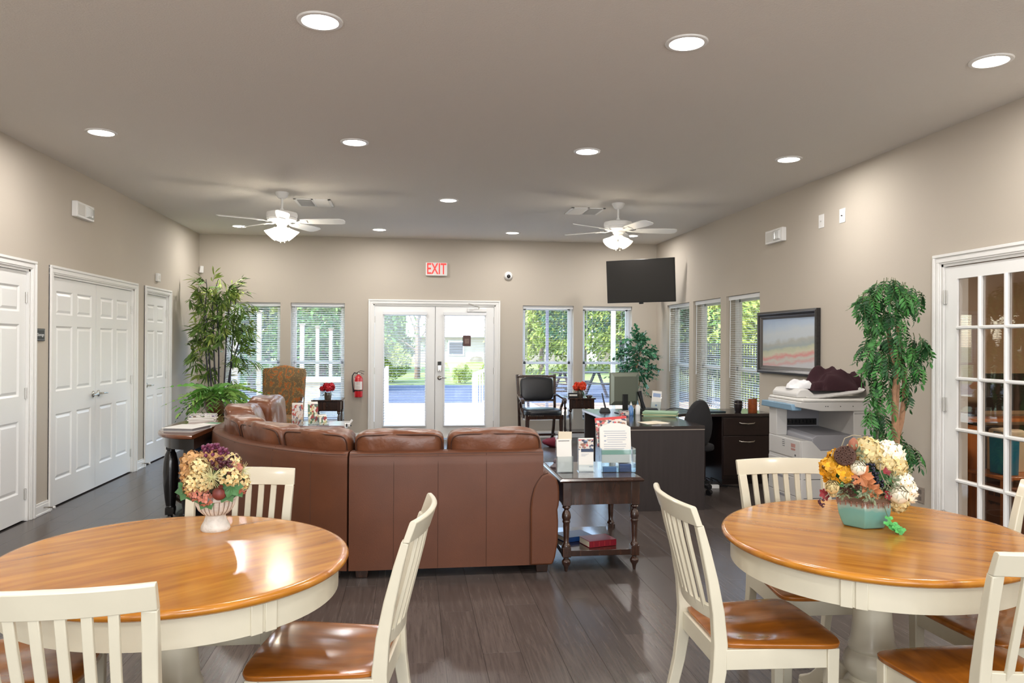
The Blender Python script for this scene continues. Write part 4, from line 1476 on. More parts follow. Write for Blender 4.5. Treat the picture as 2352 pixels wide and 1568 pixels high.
t = thing('brochure_holder', 'white leaflet holder with a family photo and navy band on the side table', 'brochure holder', (1.172, 5.02, 0.605), R(-4))
MB().box(-0.054, 0.054, 0.002, 0.006, 0, 0.225, M=lean).box(-0.054, 0.054, -0.03, -0.026, 0, 0.05).box(-0.054, 0.054, -0.03, 0.05, 0, 0.004).build('stand', ACRYL, t)
lf = MB().box(-0.05, 0.05, -0.012, 0.001, 0.004, 0.225, M=lean).build('leaflet', PAPER, t)
MB().box(-0.05, 0.05, -0.0135, -0.012, 0.145, 0.216, M=lean).build('photo', PHOTO, lf)
MB().box(-0.034, 0.05, -0.0145, -0.012, 0.132, 0.153, M=lean).build('navy_band', NAVY, lf)
mb = MB()
for k in range(3):
    mb.box(-0.032, 0.02 - k * 0.012, -0.0135, -0.012, 0.118 - k * 0.007, 0.120 - k * 0.007, M=lean)
mb.box(0.02, 0.044, -0.0135, -0.012, 0.03, 0.036, M=lean)
mb.build('print_line', TXT, lf)

t = thing('brochure_rack', 'large clear rack holding a white sheet with teal band and a red leaflet', 'brochure holder', (1.385, 5.06, 0.605), R(-2))
lean2 = Matrix.Rotation(R(-8), 4, 'X')
MB().box(-0.115, 0.115, 0.0, 0.004, 0, 0.29, M=lean2).box(-0.118, -0.114, -0.1, 0.02, 0, 0.16).box(0.114, 0.118, -0.1, 0.02, 0, 0.16).box(-0.115, 0.115, -0.102, -0.098, 0, 0.045).box(-0.002, 0.002, -0.1, -0.02, 0, 0.06).box(-0.115, 0.115, -0.1, 0.06, 0, 0.004).box(-0.115, 0.115, -0.035, -0.031, 0.0, 0.14, M=lean2).build('stand', ACRYL, t)
sh = MB()
top = [(-0.107, 0.05), (-0.107, 0.285), (-0.08, 0.302), (-0.03, 0.318), (0.03, 0.318), (0.08, 0.306), (0.108, 0.29), (0.108, 0.05)]
sh.loft([[(x_, -0.030, z_) for x_, z_ in top], [(x_, -0.008, z_) for x_, z_ in top]], M=lean2)
sh = sh.build('white_sheet', PAPER, t)
MB().box(-0.107, 0.108, -0.0315, -0.03, 0.105, 0.135, M=lean2).build('teal_band', TEAL, sh)
mb = MB()
for k, (a, b_) in enumerate(((-0.08, 0.07), (-0.075, 0.08), (-0.06, 0.075), (-0.055, 0.08), (-0.06, 0.07), (-0.055, 0.05), (-0.08, 0.075), (-0.08, 0.07), (-0.08, 0.06))):
    z_ = 0.262 - k * 0.0148
    mb.box(a, b_, -0.0312, -0.03, z_, z_ + 0.004, M=lean2)
for z_ in (0.226, 0.193):
    mb.box(-0.078, -0.064, -0.0312, -0.03, z_, z_ + 0.01, M=lean2)
mb.build('print_line', TXT, sh)
rd = MB().box(-0.105, 0.115, 0.0, 0.006, 0.08, 0.36, M=Matrix.Rotation(R(-10), 4, 'X') @ Matrix.Rotation(R(-4), 4, 'Y')).build('red_leaflet', PHOTO, t)
MB().box(-0.106, 0.116, -0.002, 0.007, 0.345, 0.362, M=Matrix.Rotation(R(-10), 4, 'X') @ Matrix.Rotation(R(-4), 4, 'Y')).build('red_band', REDP, rd)
MB().box(-0.1, -0.012, -0.09, -0.06, 0.004, 0.035).build('card_stack', mat('card_blue', (90, 130, 180), 0.5), t)
MB().box(0.012, 0.09, -0.09, -0.06, 0.004, 0.052).build('card_stack', mat('card_navy', (60, 84, 130), 0.5), t)
t = thing('trinket', 'small grey and purple ornament beside the tall white leaflet holder', 'ornament', (0.995, 5.20, 0.605))
MB().lathe([(0.035, 0), (0.036, 0.01), (0.02, 0.02), (0.014, 0.03), (0.001, 0.032)], 16).ball((0.0, 0, 0.045), (0.014, 0.012, 0.02), 10, 8).build('figure', mat('figurine', (120, 110, 116), 0.5), t)

# ================================================================== CONSOLE BEHIND THE SOFA
t = thing('console_table', 'half-oval console with chestnut top and black turned legs behind the curved sofa', 'console table', (-1.635, 6.8, 0))
zt = 0.76
def half(rx, ry, n=40, e=2.25):
    return [(0.0, -ry)] + [(-rx * abs(math.sin(a)) ** (2 / e), -ry * math.copysign(abs(math.cos(a)) ** (2 / e), math.cos(a))) for a in [PI * (k + 0.5) / n for k in range(n)]] + [(0.0, ry)]
rings = [[(x_, y_, z) for x_, y_ in half(0.41 - i_, 0.82 - i_)] for i_, z in ((0.02, zt - 0.032), (0.004, zt - 0.026), (0.0, zt - 0.014), (0.004, zt - 0.006), (0.014, zt), (0.03, zt))]
MB().loft(rings).build('table_top', RUST, t, smooth=50)
MB().loft([[(x_, y_, z) for x_, y_ in half(0.36, 0.76)] for z in (zt - 0.115, zt - 0.034)]).build('apron', BLKW, t, smooth=50)
for lx, ly in ((-0.285, -0.36), (-0.285, 0.42), (-0.06, -0.68), (-0.06, 0.70)):
    lg = MB().box(lx - 0.03, lx + 0.03, ly - 0.03, ly + 0.03, 0.6, zt - 0.05)
    lg.lathe([(0.028, 0.61), (0.034, 0.6), (0.03, 0.59), (0.043, 0.56), (0.055, 0.5), (0.06, 0.42), (0.055, 0.32), (0.044, 0.2), (0.036, 0.145), (0.04, 0.14), (0.034, 0.13)], 24, lx, ly)
    lg.box(lx - 0.034, lx + 0.034, ly - 0.034, ly + 0.034, 0.075, 0.135)
    lg.lathe([(0.02, 0.076), (0.03, 0.06), (0.036, 0.04), (0.028, 0.015), (0.018, 0.0)], 20, lx, ly)
    lg.build('leg', BLKW, t, bevel=0.003)
MB().loft([[(x_, y_, z) for x_, y_ in half(0.30, 0.70)] for z in (0.085, 0.115)]).build('shelf', BLKW, t, smooth=50)
# wicker ball on its shelf
BAS = mat('wicker_brown', (78, 62, 52), 0.7, var=0.3, vscale=60)
t = thing('wicker_ball', 'woven brown wicker ball on the low shelf of the console', 'ornament', (-1.80, 6.55, 0.25))
mb = MB()
random.seed(3)
for k in range(16):
    M0 = Matrix.Rotation(random.uniform(0, PI), 4, 'X') @ Matrix.Rotation(random.uniform(0, PI), 4, 'Y')
    mb.tube([(0.128 * math.cos(2 * PI * j / 28), 0.128 * math.sin(2 * PI * j / 28), 0) for j in range(29)], 0.005, 5, M=M0, cap=False)
mb.build('weave', BAS, t)
t = thing('navy_box', 'navy fabric box tucked under the console top beside the sofa', 'box', (-1.79, 6.93, 0.115))
MB().box(-0.12, 0.12, -0.16, 0.16, 0, 0.44).build('body', mat('navy_fabric', (34, 52, 80), 0.8, bump=0.2, bscale=200), t, bevel=0.01)
MB().box(-0.125, 0.125, -0.165, 0.165, 0.44, 0.47).build('lid', mat('navy_lid', (30, 46, 74), 0.8), t, bevel=0.006)
t = thing('binder', 'white ring binder lying on the near part of the console', 'binder', (-1.785, 6.40, 0.76), R(-14))
WB = mat('binder_white', (222, 220, 216), 0.45)
MB().box(-0.13, 0.13, -0.15, 0.15, 0, 0.003).frus((-0.13, 0.13, -0.15, 0.15), (-0.128, 0.128, -0.148, 0.15), 0.024, 0.027).box(-0.13, 0.13, 0.147, 0.15, 0, 0.027).build('cover', WB, t, bevel=0.001)
MB().box(-0.12, 0.12, -0.135, 0.14, 0.003, 0.022).build('page_block', mat('binder_pages', (150, 150, 152), 0.6), t)
t = thing('magazine_stack', 'flat stack of magazines on the far part of the console', 'magazines', (-1.85, 7.12, 0.76), R(8))
MAG = leaflets_mat('magazine_cover', (226, 222, 214), (60, 60, 60), [(110, 84, 60), (98, 84, 150), (86, 110, 70), (230, 226, 220)])
for k in range(5):
    MB().box(-0.11, 0.11, -0.14, 0.14, 0.011 * k, 0.011 * k + 0.0095).build('magazine', MAG if k == 4 else PAPER, t, bevel=0.001, rot=(0, 0, R((3, -2, 4, 0, 2)[k])))
t = thing('leaflet', 'green and white leaflet on the console beside the magazine stack', 'leaflet', (-1.72, 6.80, 0.76), R(-30))
MB().box(-0.08, 0.08, -0.12, 0.12, 0, 0.004).build('sheet', PAPER, t)
MB().box(-0.07, 0.07, 0.02, 0.11, 0.004, 0.0048).build('green_print', mat('leaf_green', (74, 140, 96), 0.5), t)

# ================================================================== DESK GROUP
t = thing('desk', 'dark espresso desk with its end panel and knee hole toward the sofa', 'desk', (0, 0, 0))
dx0, dx1, dy0, dy1, dz = 1.875, 2.585, 6.46, 8.24, 0.745
top_out = [(dx0, dy0), (dx1, dy0), (dx1, 7.2), (2.66, 7.5), (2.85, 7.62), (3.0, 7.62), (3.0, 8.24), (dx0, dy1)]
MB().prism(top_out, dz - 0.028, dz).build('desk_top', ESPRT, t, bevel=0.003)
MB().box(dx0 + 0.03, dx1, dy0 + 0.005, dy0 + 0.035, 0.0, dz - 0.036).build('end_panel', ESPR, t, bevel=0.002)
MB().box(dx0 + 0.03, dx1, dy0 + 0.003, dy0 + 0.006, dz - 0.036, dz - 0.028).build('edge_line', mat('edge_light', (168, 156, 146), 0.4), t)
MB().box(dx0 + 0.02, dx0 + 0.14, dy1 - 0.06, dy1 - 0.03, 0.0, dz - 0.03).build('end_panel', ESPR, t, bevel=0.002)
MB().box(dx0 + 0.26, dx0 + 0.28, dy0 + 0.04, dy1 - 0.06, 0.08, dz - 0.03).build('modesty_panel', ESPR, t)
MB().box(dx0 + 0.28, dx1, dy1 - 0.06, dy1 - 0.03, 0.0, dz - 0.03).build('end_panel', ESPR, t, bevel=0.002)

t = thing('credenza', 'dark espresso credenza with two drawers under the side windows', 'cabinet', (0, 0, 0))
MB().box(3.003, 3.78, 7.56, 8.16, dz - 0.03, dz).build('top', ESPRT, t, bevel=0.003)
MB().box(3.22, 3.745, 7.585, 8.13, 0.06, dz - 0.03).box(3.24, 3.73, 7.62, 8.1, 0.0, 0.06).build('body', ESPRD, t, bevel=0.002)
MB().box(3.02, 3.05, 7.6, 8.13, 0, dz - 0.03).box(3.05, 3.22, 8.1, 8.12, 0.1, dz - 0.03).build('side_panel', ESPRD, t, bevel=0.002)
for z0, z1 in ((0.52, 0.70), (0.10, 0.51)):
    d = MB().box(3.228, 3.738, 7.565, 7.585, z0, z1).build('drawer', ESPRD, t, bevel=0.002)
    MB().tube([(3.40, 7.562, z1 - 0.05), (3.42, 7.548, z1 - 0.056), (3.485, 7.544, z1 - 0.06), (3.55, 7.548, z1 - 0.056), (3.57, 7.562, z1 - 0.05)], [0.006, 0.008, 0.009, 0.008, 0.006], 8).build('handle', CHROME, d)

def lathe_thing(name, label, cat, loc, prof, m, n=28, part='body', **k):
    t = thing(name, label, cat, loc, k.pop('rz', 0), k.pop('group', None))
    MB().lathe(prof, n, **k).build(part, m, t)
    return t
t = lathe_thing('cup', 'dark metal cup on the credenza by the window', 'cup', (3.47, 7.75, dz), [(0.001, 0), (0.028, 0), (0.034, 0.01), (0.042, 0.05), (0.044, 0.09), (0.042, 0.122), (0.038, 0.122), (0.039, 0.09), (0.036, 0.05), (0.001, 0.012)], mat('dark_cup', (52, 46, 48), 0.35, 0.6))
MB().lathe([(0.0425, 0.088), (0.0455, 0.09), (0.0425, 0.094)], 28).build('rim_band', CHROME, t)
t = lathe_thing('pencil_cup', 'orange-brown leather pencil cup on the credenza', 'cup', (3.60, 7.68, dz), [(0.001, 0), (0.046, 0), (0.048, 0.006), (0.047, 0.145), (0.043, 0.145), (0.042, 0.01), (0.001, 0.008)], mat('cognac', (140, 72, 34), 0.35, var=0.25, vscale=30))
MB().tube([(-0.03, -0.032, 0.146), (0.0, -0.044, 0.151), (0.03, -0.032, 0.146)], 0.004, 6).build('rim_stitch', RUST, t)
t = thing('laptop', 'thin dark tablet lying on the credenza beside the dark metal cup', 'tablet', (3.17, 7.80, dz), R(6))
MB().box(-0.14, 0.14, -0.1, 0.1, 0, 0.012).build('body', mat('laptop_teal', (38, 56, 62), 0.35), t, bevel=0.003)
MB().box(-0.13, 0.13, -0.09, 0.09, 0.012, 0.013).build('screen', BLACKP, t)

# office chair behind the desk
t = thing('office_chair', 'black rounded office chair behind the desk', 'chair', (2.775, 7.15, 0), R(15))
bk = MB()
rings = []
for yy, k in ((-0.02, 0.9), (-0.035, 1.0), (-0.075, 1.0), (-0.09, 0.9)):
    ring = []
    for j in range(28):
        a = 2 * PI * j / 28
        zx = math.sin(a)
        ring.append((0.155 * k * math.copysign(abs(math.cos(a)) ** 0.9, math.cos(a)) * (1 - 0.22 * max(zx, 0)), yy - 0.035 * (zx) ** 2 + 0.03, 0.70 + 0.225 * k * zx))
    rings.append(ring)
bk.loft(rings).build('backrest', BLKFAB, t, smooth=60, rot=(0, 0, 0))
MB().soft(lambda x, y, z: (x, y + 0.17, 0.45 + z), 0.46, 0.46, 0.09, n=10, e=4).build('seat', BLKFAB, t, smooth=60)
MB().cyl(0, 0.15, 0.1, 0.41, 0.025, 16).sweep([(0, 0.1, 0.4), (0, -0.06, 0.42), (0, -0.08, 0.55)], (0.05, 0.012)).build('column', BLACKP, t)
for k in range(5):
    M0 = Matrix.Translation((0, 0.15, 0)) @ Matrix.Rotation(2 * PI * k / 5, 4, 'Z')
    l = MB().sweep([(0.02, 0, 0.11), (0.26, 0, 0.075)], [(0.05, 0.04), (0.03, 0.025)], M=M0, side=Vector((0, 1, 0))).build('base_leg', BLACKP, t, bevel=0.004)
    MB().lathe([(0.001, -0.02), (0.027, -0.02), (0.027, 0.02), (0.001, 0.02)], 16, M=M0 @ Matrix.Translation((0.26, 0, 0.028)) @ Matrix.Rotation(R(90), 4, 'X')).cyl(0, 0, 0.04, 0.075, 0.008, 8, M=M0 @ Matrix.Translation((0.26, 0, 0))).build('caster', BLACKP, l)

# things on the desk
t = thing('monitor', 'large silver-backed computer monitor on the desk', 'monitor', (2.20, 7.72, dz), R(10))
MSH = mat('monitor_back', (112, 118, 106), 0.35, 0.5)
rings = []
for yy, i_ in ((0.0, 0.0), (-0.012, 0.0), (-0.02, 0.006), (-0.034, 0.06)):
    rings.append([(sx * (0.165 - i_ * 0.7), yy, 0.085 + (0.34 if sz else 0) + (-i_ if sz else i_) * 0.7) for sx, sz in ((-1, 0), (1, 0), (1, 1), (-1, 1))])
MB().loft(rings).build('casing', MSH, t, smooth=0, bevel=0.004)
MB().box(-0.16, 0.16, 0.0, 0.002, 0.09, 0.42).build('screen', BLACKP, t)
MB().box(-0.03, 0.03, -0.045, -0.03, 0.0, 0.2).box(-0.08, 0.08, -0.09, 0.06, 0, 0.008).build('stand', BLACKP, t, bevel=0.003)
t = thing('desk_phone', 'black desk phone with upright handset beside the monitor', 'phone', (2.47, 7.72, dz), R(30))
MB().frus((-0.09, 0.09, -0.08, 0.08), (-0.085, 0.085, -0.05, 0.075), 0, 0.05).build('base', BLACKP, t, bevel=0.006)
MB().sweep([(-0.05, 0.02, 0.03), (-0.07, 0.03, 0.12), (-0.1, 0.04, 0.23)], [(0.05, 0.035), (0.035, 0.022), (0.045, 0.03)]).build('handset', BLACKP, t, bevel=0.005)
t = thing('card_stand', 'black stand with an upright stem on the near end of the desk', 'stand', (2.035, 7.86, dz), R(-10))
MB().frus((-0.06, 0.06, -0.05, 0.05), (-0.04, 0.04, -0.03, 0.03), 0, 0.045).build('base', BLACKP, t, bevel=0.005)
MB().sweep([(0.01, 0, 0.03), (-0.01, 0, 0.11), (-0.03, 0, 0.2)], [(0.02, 0.012), (0.016, 0.01), (0.014, 0.01)]).build('stem', BLACKP, t)
t = thing('sanitizer_bottle', 'small blue bottle on the desk beside the monitor', 'bottle', (2.215, 7.50, dz))
MB().lathe([(0.001, 0), (0.024, 0), (0.026, 0.01), (0.026, 0.07), (0.012, 0.09), (0.011, 0.1), (0.001, 0.1)], 18).build('body', mat('bottle_blue', (92, 138, 196), 0.2, coat=0.5), t)
MB().lathe([(0.012, 0.1), (0.012, 0.115), (0.004, 0.118), (0.004, 0.135), (0.001, 0.135)], 14).build('cap', TRIM, t)
t = thing('sanitizer_bottle', 'small white pump bottle on the desk next to the blue bottle', 'bottle', (2.31, 7.58, dz))
MB().lathe([(0.001, 0), (0.024, 0), (0.025, 0.08), (0.012, 0.1), (0.001, 0.1)], 18).build('body', TRIM, t)
MB().lathe([(0.01, 0.1), (0.01, 0.115), (0.004, 0.118), (0.004, 0.14), (0.001, 0.14)], 14).build('cap', BLUEP, t)
t = thing('picture_block', 'small grey printed block on the near side of the desk top', 'ornament', (2.10, 7.35, dz), R(6))
MB().box(-0.05, 0.05, -0.02, 0.02, 0, 0.06).build('block', leaflets_mat('grey_print', (160, 156, 160), (60, 60, 60), [(90, 86, 96), (200, 196, 196), (130, 124, 136)]), t, bevel=0.003)
MB().box(-0.044, 0.044, -0.0215, -0.02, 0.006, 0.054).build('print', PHOTO, t)
GRN = mat('green_folder', (148, 180, 146), 0.55)
t = thing('folder_stack', 'stack of pale green folders on the desk top', 'folders', (2.50, 7.42, dz), R(-24))
for k in range(4):
    MB().box(-0.17, 0.17, -0.12, 0.12, 0.011 * k, 0.011 * k + 0.009).build('folder', GRN if k != 1 else mat('manila', (210, 206, 160), 0.6), t, bevel=0.001, rot=(0, 0, R((6, -3, 2, 0)[k])))
t = thing('paper_sheet', 'loose cream papers at the near end of the desk', 'papers', (2.20, 6.74, dz), R(10))
MB().box(-0.11, 0.11, -0.1, 0.1, 0, 0.002).build('sheet', PAPER, t)
MB().box(-0.1, 0.12, -0.1, 0.1, 0.002, 0.004).build('sheet', CREAMP, t, rot=(0, 0, R(14)))
t = thing('brochure_holder', 'leaning white leaflet holder on the desk in front of the room corner', 'brochure holder', (2.62, 7.95, dz), R(-8))
lean = Matrix.Rotation(R(-9), 4, 'X') @ Matrix.Rotation(R(6), 4, 'Y')
MB().box(-0.055, 0.055, 0.0, 0.004, 0, 0.21, M=lean).box(-0.055, 0.055, -0.03, -0.026, 0, 0.1).box(-0.055, 0.055, -0.03, 0.04, 0, 0.004).build('stand', ACRYL, t)
lf = MB().box(-0.05, 0.05, -0.012, -0.001, 0.004, 0.215, M=lean).build('leaflet', PAPER, t)
MB().box(-0.04, 0.04, -0.0135, -0.012, 0.15, 0.19, M=lean).box(-0.01, 0.01, -0.0135, -0.012, 0.05, 0.068, M=lean).build('print', mat('print_blue', (150, 170, 205), 0.5), lf)
t = thing('cable', 'thin black cable looping over the back of the desk', 'cable', (2.8, 7.9, dz))
MB().tube([(-0.1, -0.02, 0.004), (0.0, 0.06, 0.03), (0.12, 0.06, 0.02), (0.2, -0.02, 0.004)], 0.004, 6).build('cord', BLACKP, t)
t = thing('power_strip', 'tangle of cords and white power strip on the floor behind the desk', 'power strip', (2.98, 7.44, 0), R(-10))
MB().box(-0.14, 0.14, -0.025, 0.025, 0, 0.035).build('strip', TRIM, t, bevel=0.004)
mb = MB()
random.seed(12)
for k in range(4):
    mb.tube([(0.05 * k - 0.1, 0, 0.04), (0.05 * k - 0.08, 0.05, 0.1), (0.05 * k, 0.12, 0.06), (0.1 * k - 0.1, 0.15, 0.008), (0.12 * k, 0.05, 0.008)], 0.006, 6)
mb.build('cord', BLACKP, t)

# ================================================================== BLACK LEATHER ARMCHAIR BY THE WINDOW
def arm_chair():
    t = thing('armchair', 'dark wood armchair with black leather seat and nailhead trim by the back window', 'armchair', (1.88, 10.98, 0), R(180 + 4))
    MB().soft(lambda x, y, z: (x, y, 0.47 + z), 0.56, 0.52, 0.10, n=12, e=6, puff=0.06).build('seat', BLKLEA, t, smooth=60)
    MB().box(-0.27, 0.27, -0.25, 0.25, 0.38, 0.43).build('seat_frame', DWOOD, t, bevel=0.004)
    bkM = Matrix.Translation((0, -0.27, 0.80)) @ Matrix.Rotation(R(8), 4, 'X')
    MB().soft(lambda x, y, z: tuple(bkM @ Vector((x, y + 0.015, z - 0.01))), 0.50, 0.075, 0.33, n=12, e=7, puff=0.3).build('back_pad', BLKLEA, t, smooth=60)
    MB().box(-0.29, 0.29, -0.025, 0.015, 0.155, 0.195, M=bkM).build('back_rail', DWOOD, t, bevel=0.008)
    MB().box(-0.26, 0.26, -0.02, 0.01, -0.2, -0.165, M=bkM).build('back_rail', DWOOD, t, bevel=0.008)
    for s in (-1, 1):
        MB().sweep([(s * 0.25, -0.32, 0), (s * 0.262, -0.26, 0.2), (s * 0.272, -0.24, 0.44), (s * 0.278, -0.275, 0.72), (s * 0.288, -0.318, 1.0)], [(0.04, 0.045)] * 4 + [(0.045, 0.035)]).build('back_post', DWOOD, t, bevel=0.006)
        MB().lathe([(0.02, 0), (0.024, 0.03), (0.018, 0.05), (0.022, 0.12), (0.03, 0.3), (0.032, 0.38), (0.028, 0.385)], 14, s * 0.25, 0.225).box(s * 0.25 - 0.03, s * 0.25 + 0.03, 0.195, 0.255, 0.37, 0.44).build('leg', DWOOD, t)
        MB().sweep([(s * 0.28, -0.26, 0.70), (s * 0.30, -0.12, 0.70), (s * 0.315, 0.05, 0.675), (s * 0.315, 0.15, 0.665), (s * 0.312, 0.20, 0.64), (s * 0.31, 0.205, 0.60)], [(0.04, 0.035), (0.045, 0.03), (0.055, 0.032), (0.06, 0.035), (0.055, 0.035), (0.045, 0.025)], side=Vector((1, 0, 0))).build('arm', DWOOD, t, bevel=0.01)
        MB().sweep([(s * 0.31, 0.12, 0.66), (s * 0.318, 0.06, 0.60), (s * 0.30, 0.03, 0.53), (s * 0.278, 0.07, 0.46), (s * 0.272, 0.11, 0.40)], [(0.035, 0.03), (0.035, 0.035), (0.035, 0.035), (0.035, 0.035), (0.035, 0.04)]).build('arm_support', DWOOD, t, bevel=0.008)
    nm = MB().ball((0, 0, 0), 0.006, 6, 4).mesh('nailhead', CHROME)
    for k in range(19):
        link('nailhead', nm, t, (-0.24 + 0.48 * k / 18, 0.262, 0.435))
    MB().box(-0.22, 0.22, -0.02, 0.02, 0.12, 0.15).build('stretcher', DWOOD, t)
    return t
arm_chair()
t = thing('floor_bag', 'dark red cloth bag on the floor beneath the black armchair', 'bag', (2.02, 10.6, 0))
MB().soft(lambda x, y, z: (x, y, 0.07 + z * (1 - 0.5 * abs(x) / 0.2)), 0.34, 0.22, 0.14, n=10, e=3, wr=0.02, seed=4).build('body', mat('maroon_bag', (110, 24, 44), 0.8), t, smooth=60)
MB().tube([(-0.06, 0, 0.12), (-0.04, 0, 0.18), (0.04, 0, 0.18), (0.06, 0, 0.12)], 0.006, 6).build('handle', BLACKP, t)

# small dark table with red-orange flowers
def small_table(x, y, zt, w, d, label, drawer=True):
    t = thing('side_table', label, 'side table', (x, y, 0))
    MB().box(-w / 2, w / 2, -d / 2, d / 2, zt - 0.022, zt).build('table_top', DWOOD, t, bevel=0.005)
    MB().box(-w / 2 + 0.035, w / 2 - 0.035, -d / 2 + 0.035, d / 2 - 0.035, zt - 0.16, zt - 0.022).build('apron', DWOOD, t, bevel=0.002)
    dr = MB().box(-w / 2 + 0.075, w / 2 - 0.075, -d / 2 + 0.024, -d / 2 + 0.036, zt - 0.145, zt - 0.035).build('drawer', DWOOD, t, bevel=0.003)
    MB().ball((0, -d / 2 + 0.014, zt - 0.09), 0.011, 12, 8).build('knob', DWOOD, dr)
    for sx in (-1, 1):
        for sy in (-1, 1):
            lx, ly = sx * (w / 2 - 0.045), sy * (d / 2 - 0.045)
            MB().box(lx - 0.024, lx + 0.024, ly - 0.024, ly + 0.024, zt - 0.17, zt - 0.022).lathe([(0.02, zt - 0.17), (0.026, zt - 0.19), (0.012, zt - 0.21), (0.022, zt - 0.25), (0.016, 0.2), (0.02, 0.17), (0.012, 0.05), (0.018, 0.03), (0.01, 0)], 16, lx, ly).build('leg', DWOOD, t)
    MB().box(-w / 2 + 0.05, w / 2 - 0.05, -d / 2 + 0.05, d / 2 - 0.05, 0.14, 0.16).build('shelf', DWOOD, t)
    return t
small_table(2.50, 11.22, 0.665, 0.42, 0.48, 'small dark wood table with orange flowers beside the black armchair')
small_table(-1.17, 11.1, 0.665, 0.42, 0.52, 'small dark wood table with one drawer under the window by the patterned chair')
t = thing('card_box', 'small black and white box on the flower table beside the armchair', 'box', (2.37, 11.03, 0.665))
MB().box(-0.07, 0.07, -0.03, 0.03, 0, 0.075).build('body', BLACKP, t, bevel=0.003)
MB().box(-0.06, 0.06, -0.032, -0.03, 0.03, 0.055).build('white_band', PAPER, t)
t = thing('dish', 'little silver dish on the flower table beside the armchair', 'dish', (2.62, 11.04, 0.665))
MB().lathe([(0.001, 0), (0.03, 0), (0.05, 0.02), (0.056, 0.04), (0.05, 0.04), (0.001, 0.012)], 22).build('bowl', CHROME, t)

# ================================================================== PATTERNED CHAIR
def paisley():
    m = bpy.data.materials.new('paisley_fabric')
    tt, p, N, L = nt(m)
    tc = N.new('ShaderNodeTexCoord')
    mp = N.new('ShaderNodeMapping')
    mp.inputs['Scale'].default_value = (7, 7, 5)
    L.new(tc.outputs['Object'], mp.inputs[0])
    nz = N.new('ShaderNodeTexNoise')
    nz.inputs['Scale'].default_value = 1.5
    L.new(mp.outputs[0], nz.inputs[0])
    mix = N.new('ShaderNodeVectorMath')
    mix.operation = 'MULTIPLY_ADD'
    L.new(nz.outputs['Color'], mix.inputs[0])
    mix.inputs[1].default_value = (1.1, 1.1, 1.1)
    L.new(mp.outputs[0], mix.inputs[2])
    v = N.new('ShaderNodeTexVoronoi')
    v.inputs['Scale'].default_value = 0.9
    L.new(mix.outputs[0], v.inputs[0])
    w = N.new('ShaderNodeMath')
    w.operation = 'SINE'
    mu = N.new('ShaderNodeMath')
    mu.operation = 'MULTIPLY'
    mu.inputs[1].default_value = 20
    L.new(v.outputs['Distance'], mu.inputs[0])
    L.new(mu.outputs[0], w.inputs[0])
    cr = N.new('ShaderNodeValToRGB')
    e = cr.color_ramp.elements
    e[0].position, e[0].color = 0.0, (*lin((112, 92, 62)), 1)
    e[1].position, e[1].color = 1.0, (*lin((172, 92, 38)), 1)
    k = e.new(0.55)
    k.color = (*lin((150, 118, 70)), 1)
    k = e.new(0.8)
    k.color = (*lin((146, 92, 44)), 1)
    L.new(w.outputs[0], cr.inputs[0])
    v2 = N.new('ShaderNodeTexVoronoi')
    v2.inputs['Scale'].default_value = 9
    L.new(mp.outputs[0], v2.inputs[0])
    lt = N.new('ShaderNodeMath')
    lt.operation = 'LESS_THAN'
    lt.inputs[1].default_value = 0.2
    L.new(v2.outputs['Distance'], lt.inputs[0])
    mx = N.new('ShaderNodeMix')
    mx.data_type = 'RGBA'
    L.new(lt.outputs[0], mx.inputs[0])
    L.new(cr.outputs[0], mx.inputs[6])
    mx.inputs[7].default_value = (*lin((198, 160, 84)), 1)
    L.new(mx.outputs[2], p.inputs['Base Color'])
    p.inputs['Roughness'].default_value = 0.8
    return m
PAIS = paisley()
t = thing('armchair', 'high-back armchair in orange and gold paisley fabric by the back window', 'armchair', (-1.74, 10.25, 0), R(176))
bkM = Matrix.Translation((0, -0.26, 0)) @ Matrix.Rotation(R(8), 4, 'X')
rings = []
for yy, kk in ((0.06, 0.94), (0.045, 0.985), (0.03, 1.0), (-0.05, 1.0), (-0.065, 0.985), (-0.07, 0.95)):
    ring = []
    for x_, z_ in [(-0.27, 0.40), (-0.27, 0.6), (-0.275, 0.8), (-0.28, 0.95), (-0.285, 1.07), (-0.27, 1.115), (-0.23, 1.12), (-0.17, 1.122), (-0.12, 1.14), (-0.05, 1.16), (0, 1.163)]:
        ring.append((x_, z_))
    ring = ring + [(-a, b_) for a, b_ in ring[:-1][::-1]]
    rings.append([tuple(bkM @ Vector((a * kk, yy, 0.76 + (b_ - 0.76) * kk))) for a, b_ in ring])
MB().loft(rings).build('backrest', PAIS, t, smooth=50)
MB().soft(lambda x, y, z: (x, y + 0.04, 0.44 + z), 0.60, 0.56, 0.13, n=12, e=6, puff=0.05).build('seat', PAIS, t, smooth=60)
for s in (-1, 1):
    MB().sweep([(s * 0.27, -0.24, 0.72), (s * 0.31, -0.05, 0.70), (s * 0.34, 0.12, 0.68), (s * 0.35, 0.24, 0.68)], [(0.045, 0.04)] * 4).build('arm', DWOOD, t, bevel=0.012)
    MB().ball((s * 0.352, 0.26, 0.675), (0.042, 0.04, 0.045), 16, 10).build('arm_knob', DWOOD, t)
    MB().lathe([(0.022, 0.38), (0.03, 0.45), (0.018, 0.52), (0.03, 0.58), (0.02, 0.65), (0.022, 0.67)], 16, s * 0.34, 0.2).build('arm_support', DWOOD, t)
    MB().lathe([(0.018, 0), (0.026, 0.04), (0.018, 0.1), (0.032, 0.3), (0.034, 0.38)], 16, s * 0.27, 0.26).build('leg', DWOOD, t)
    MB().sweep([(s * 0.25, -0.32, 0), (s * 0.255, -0.25, 0.38)], (0.045, 0.045)).build('leg', DWOOD, t)
MB().box(-0.28, 0.28, -0.22, 0.3, 0.33, 0.39).build('seat_frame', DWOOD, t, bevel=0.004)

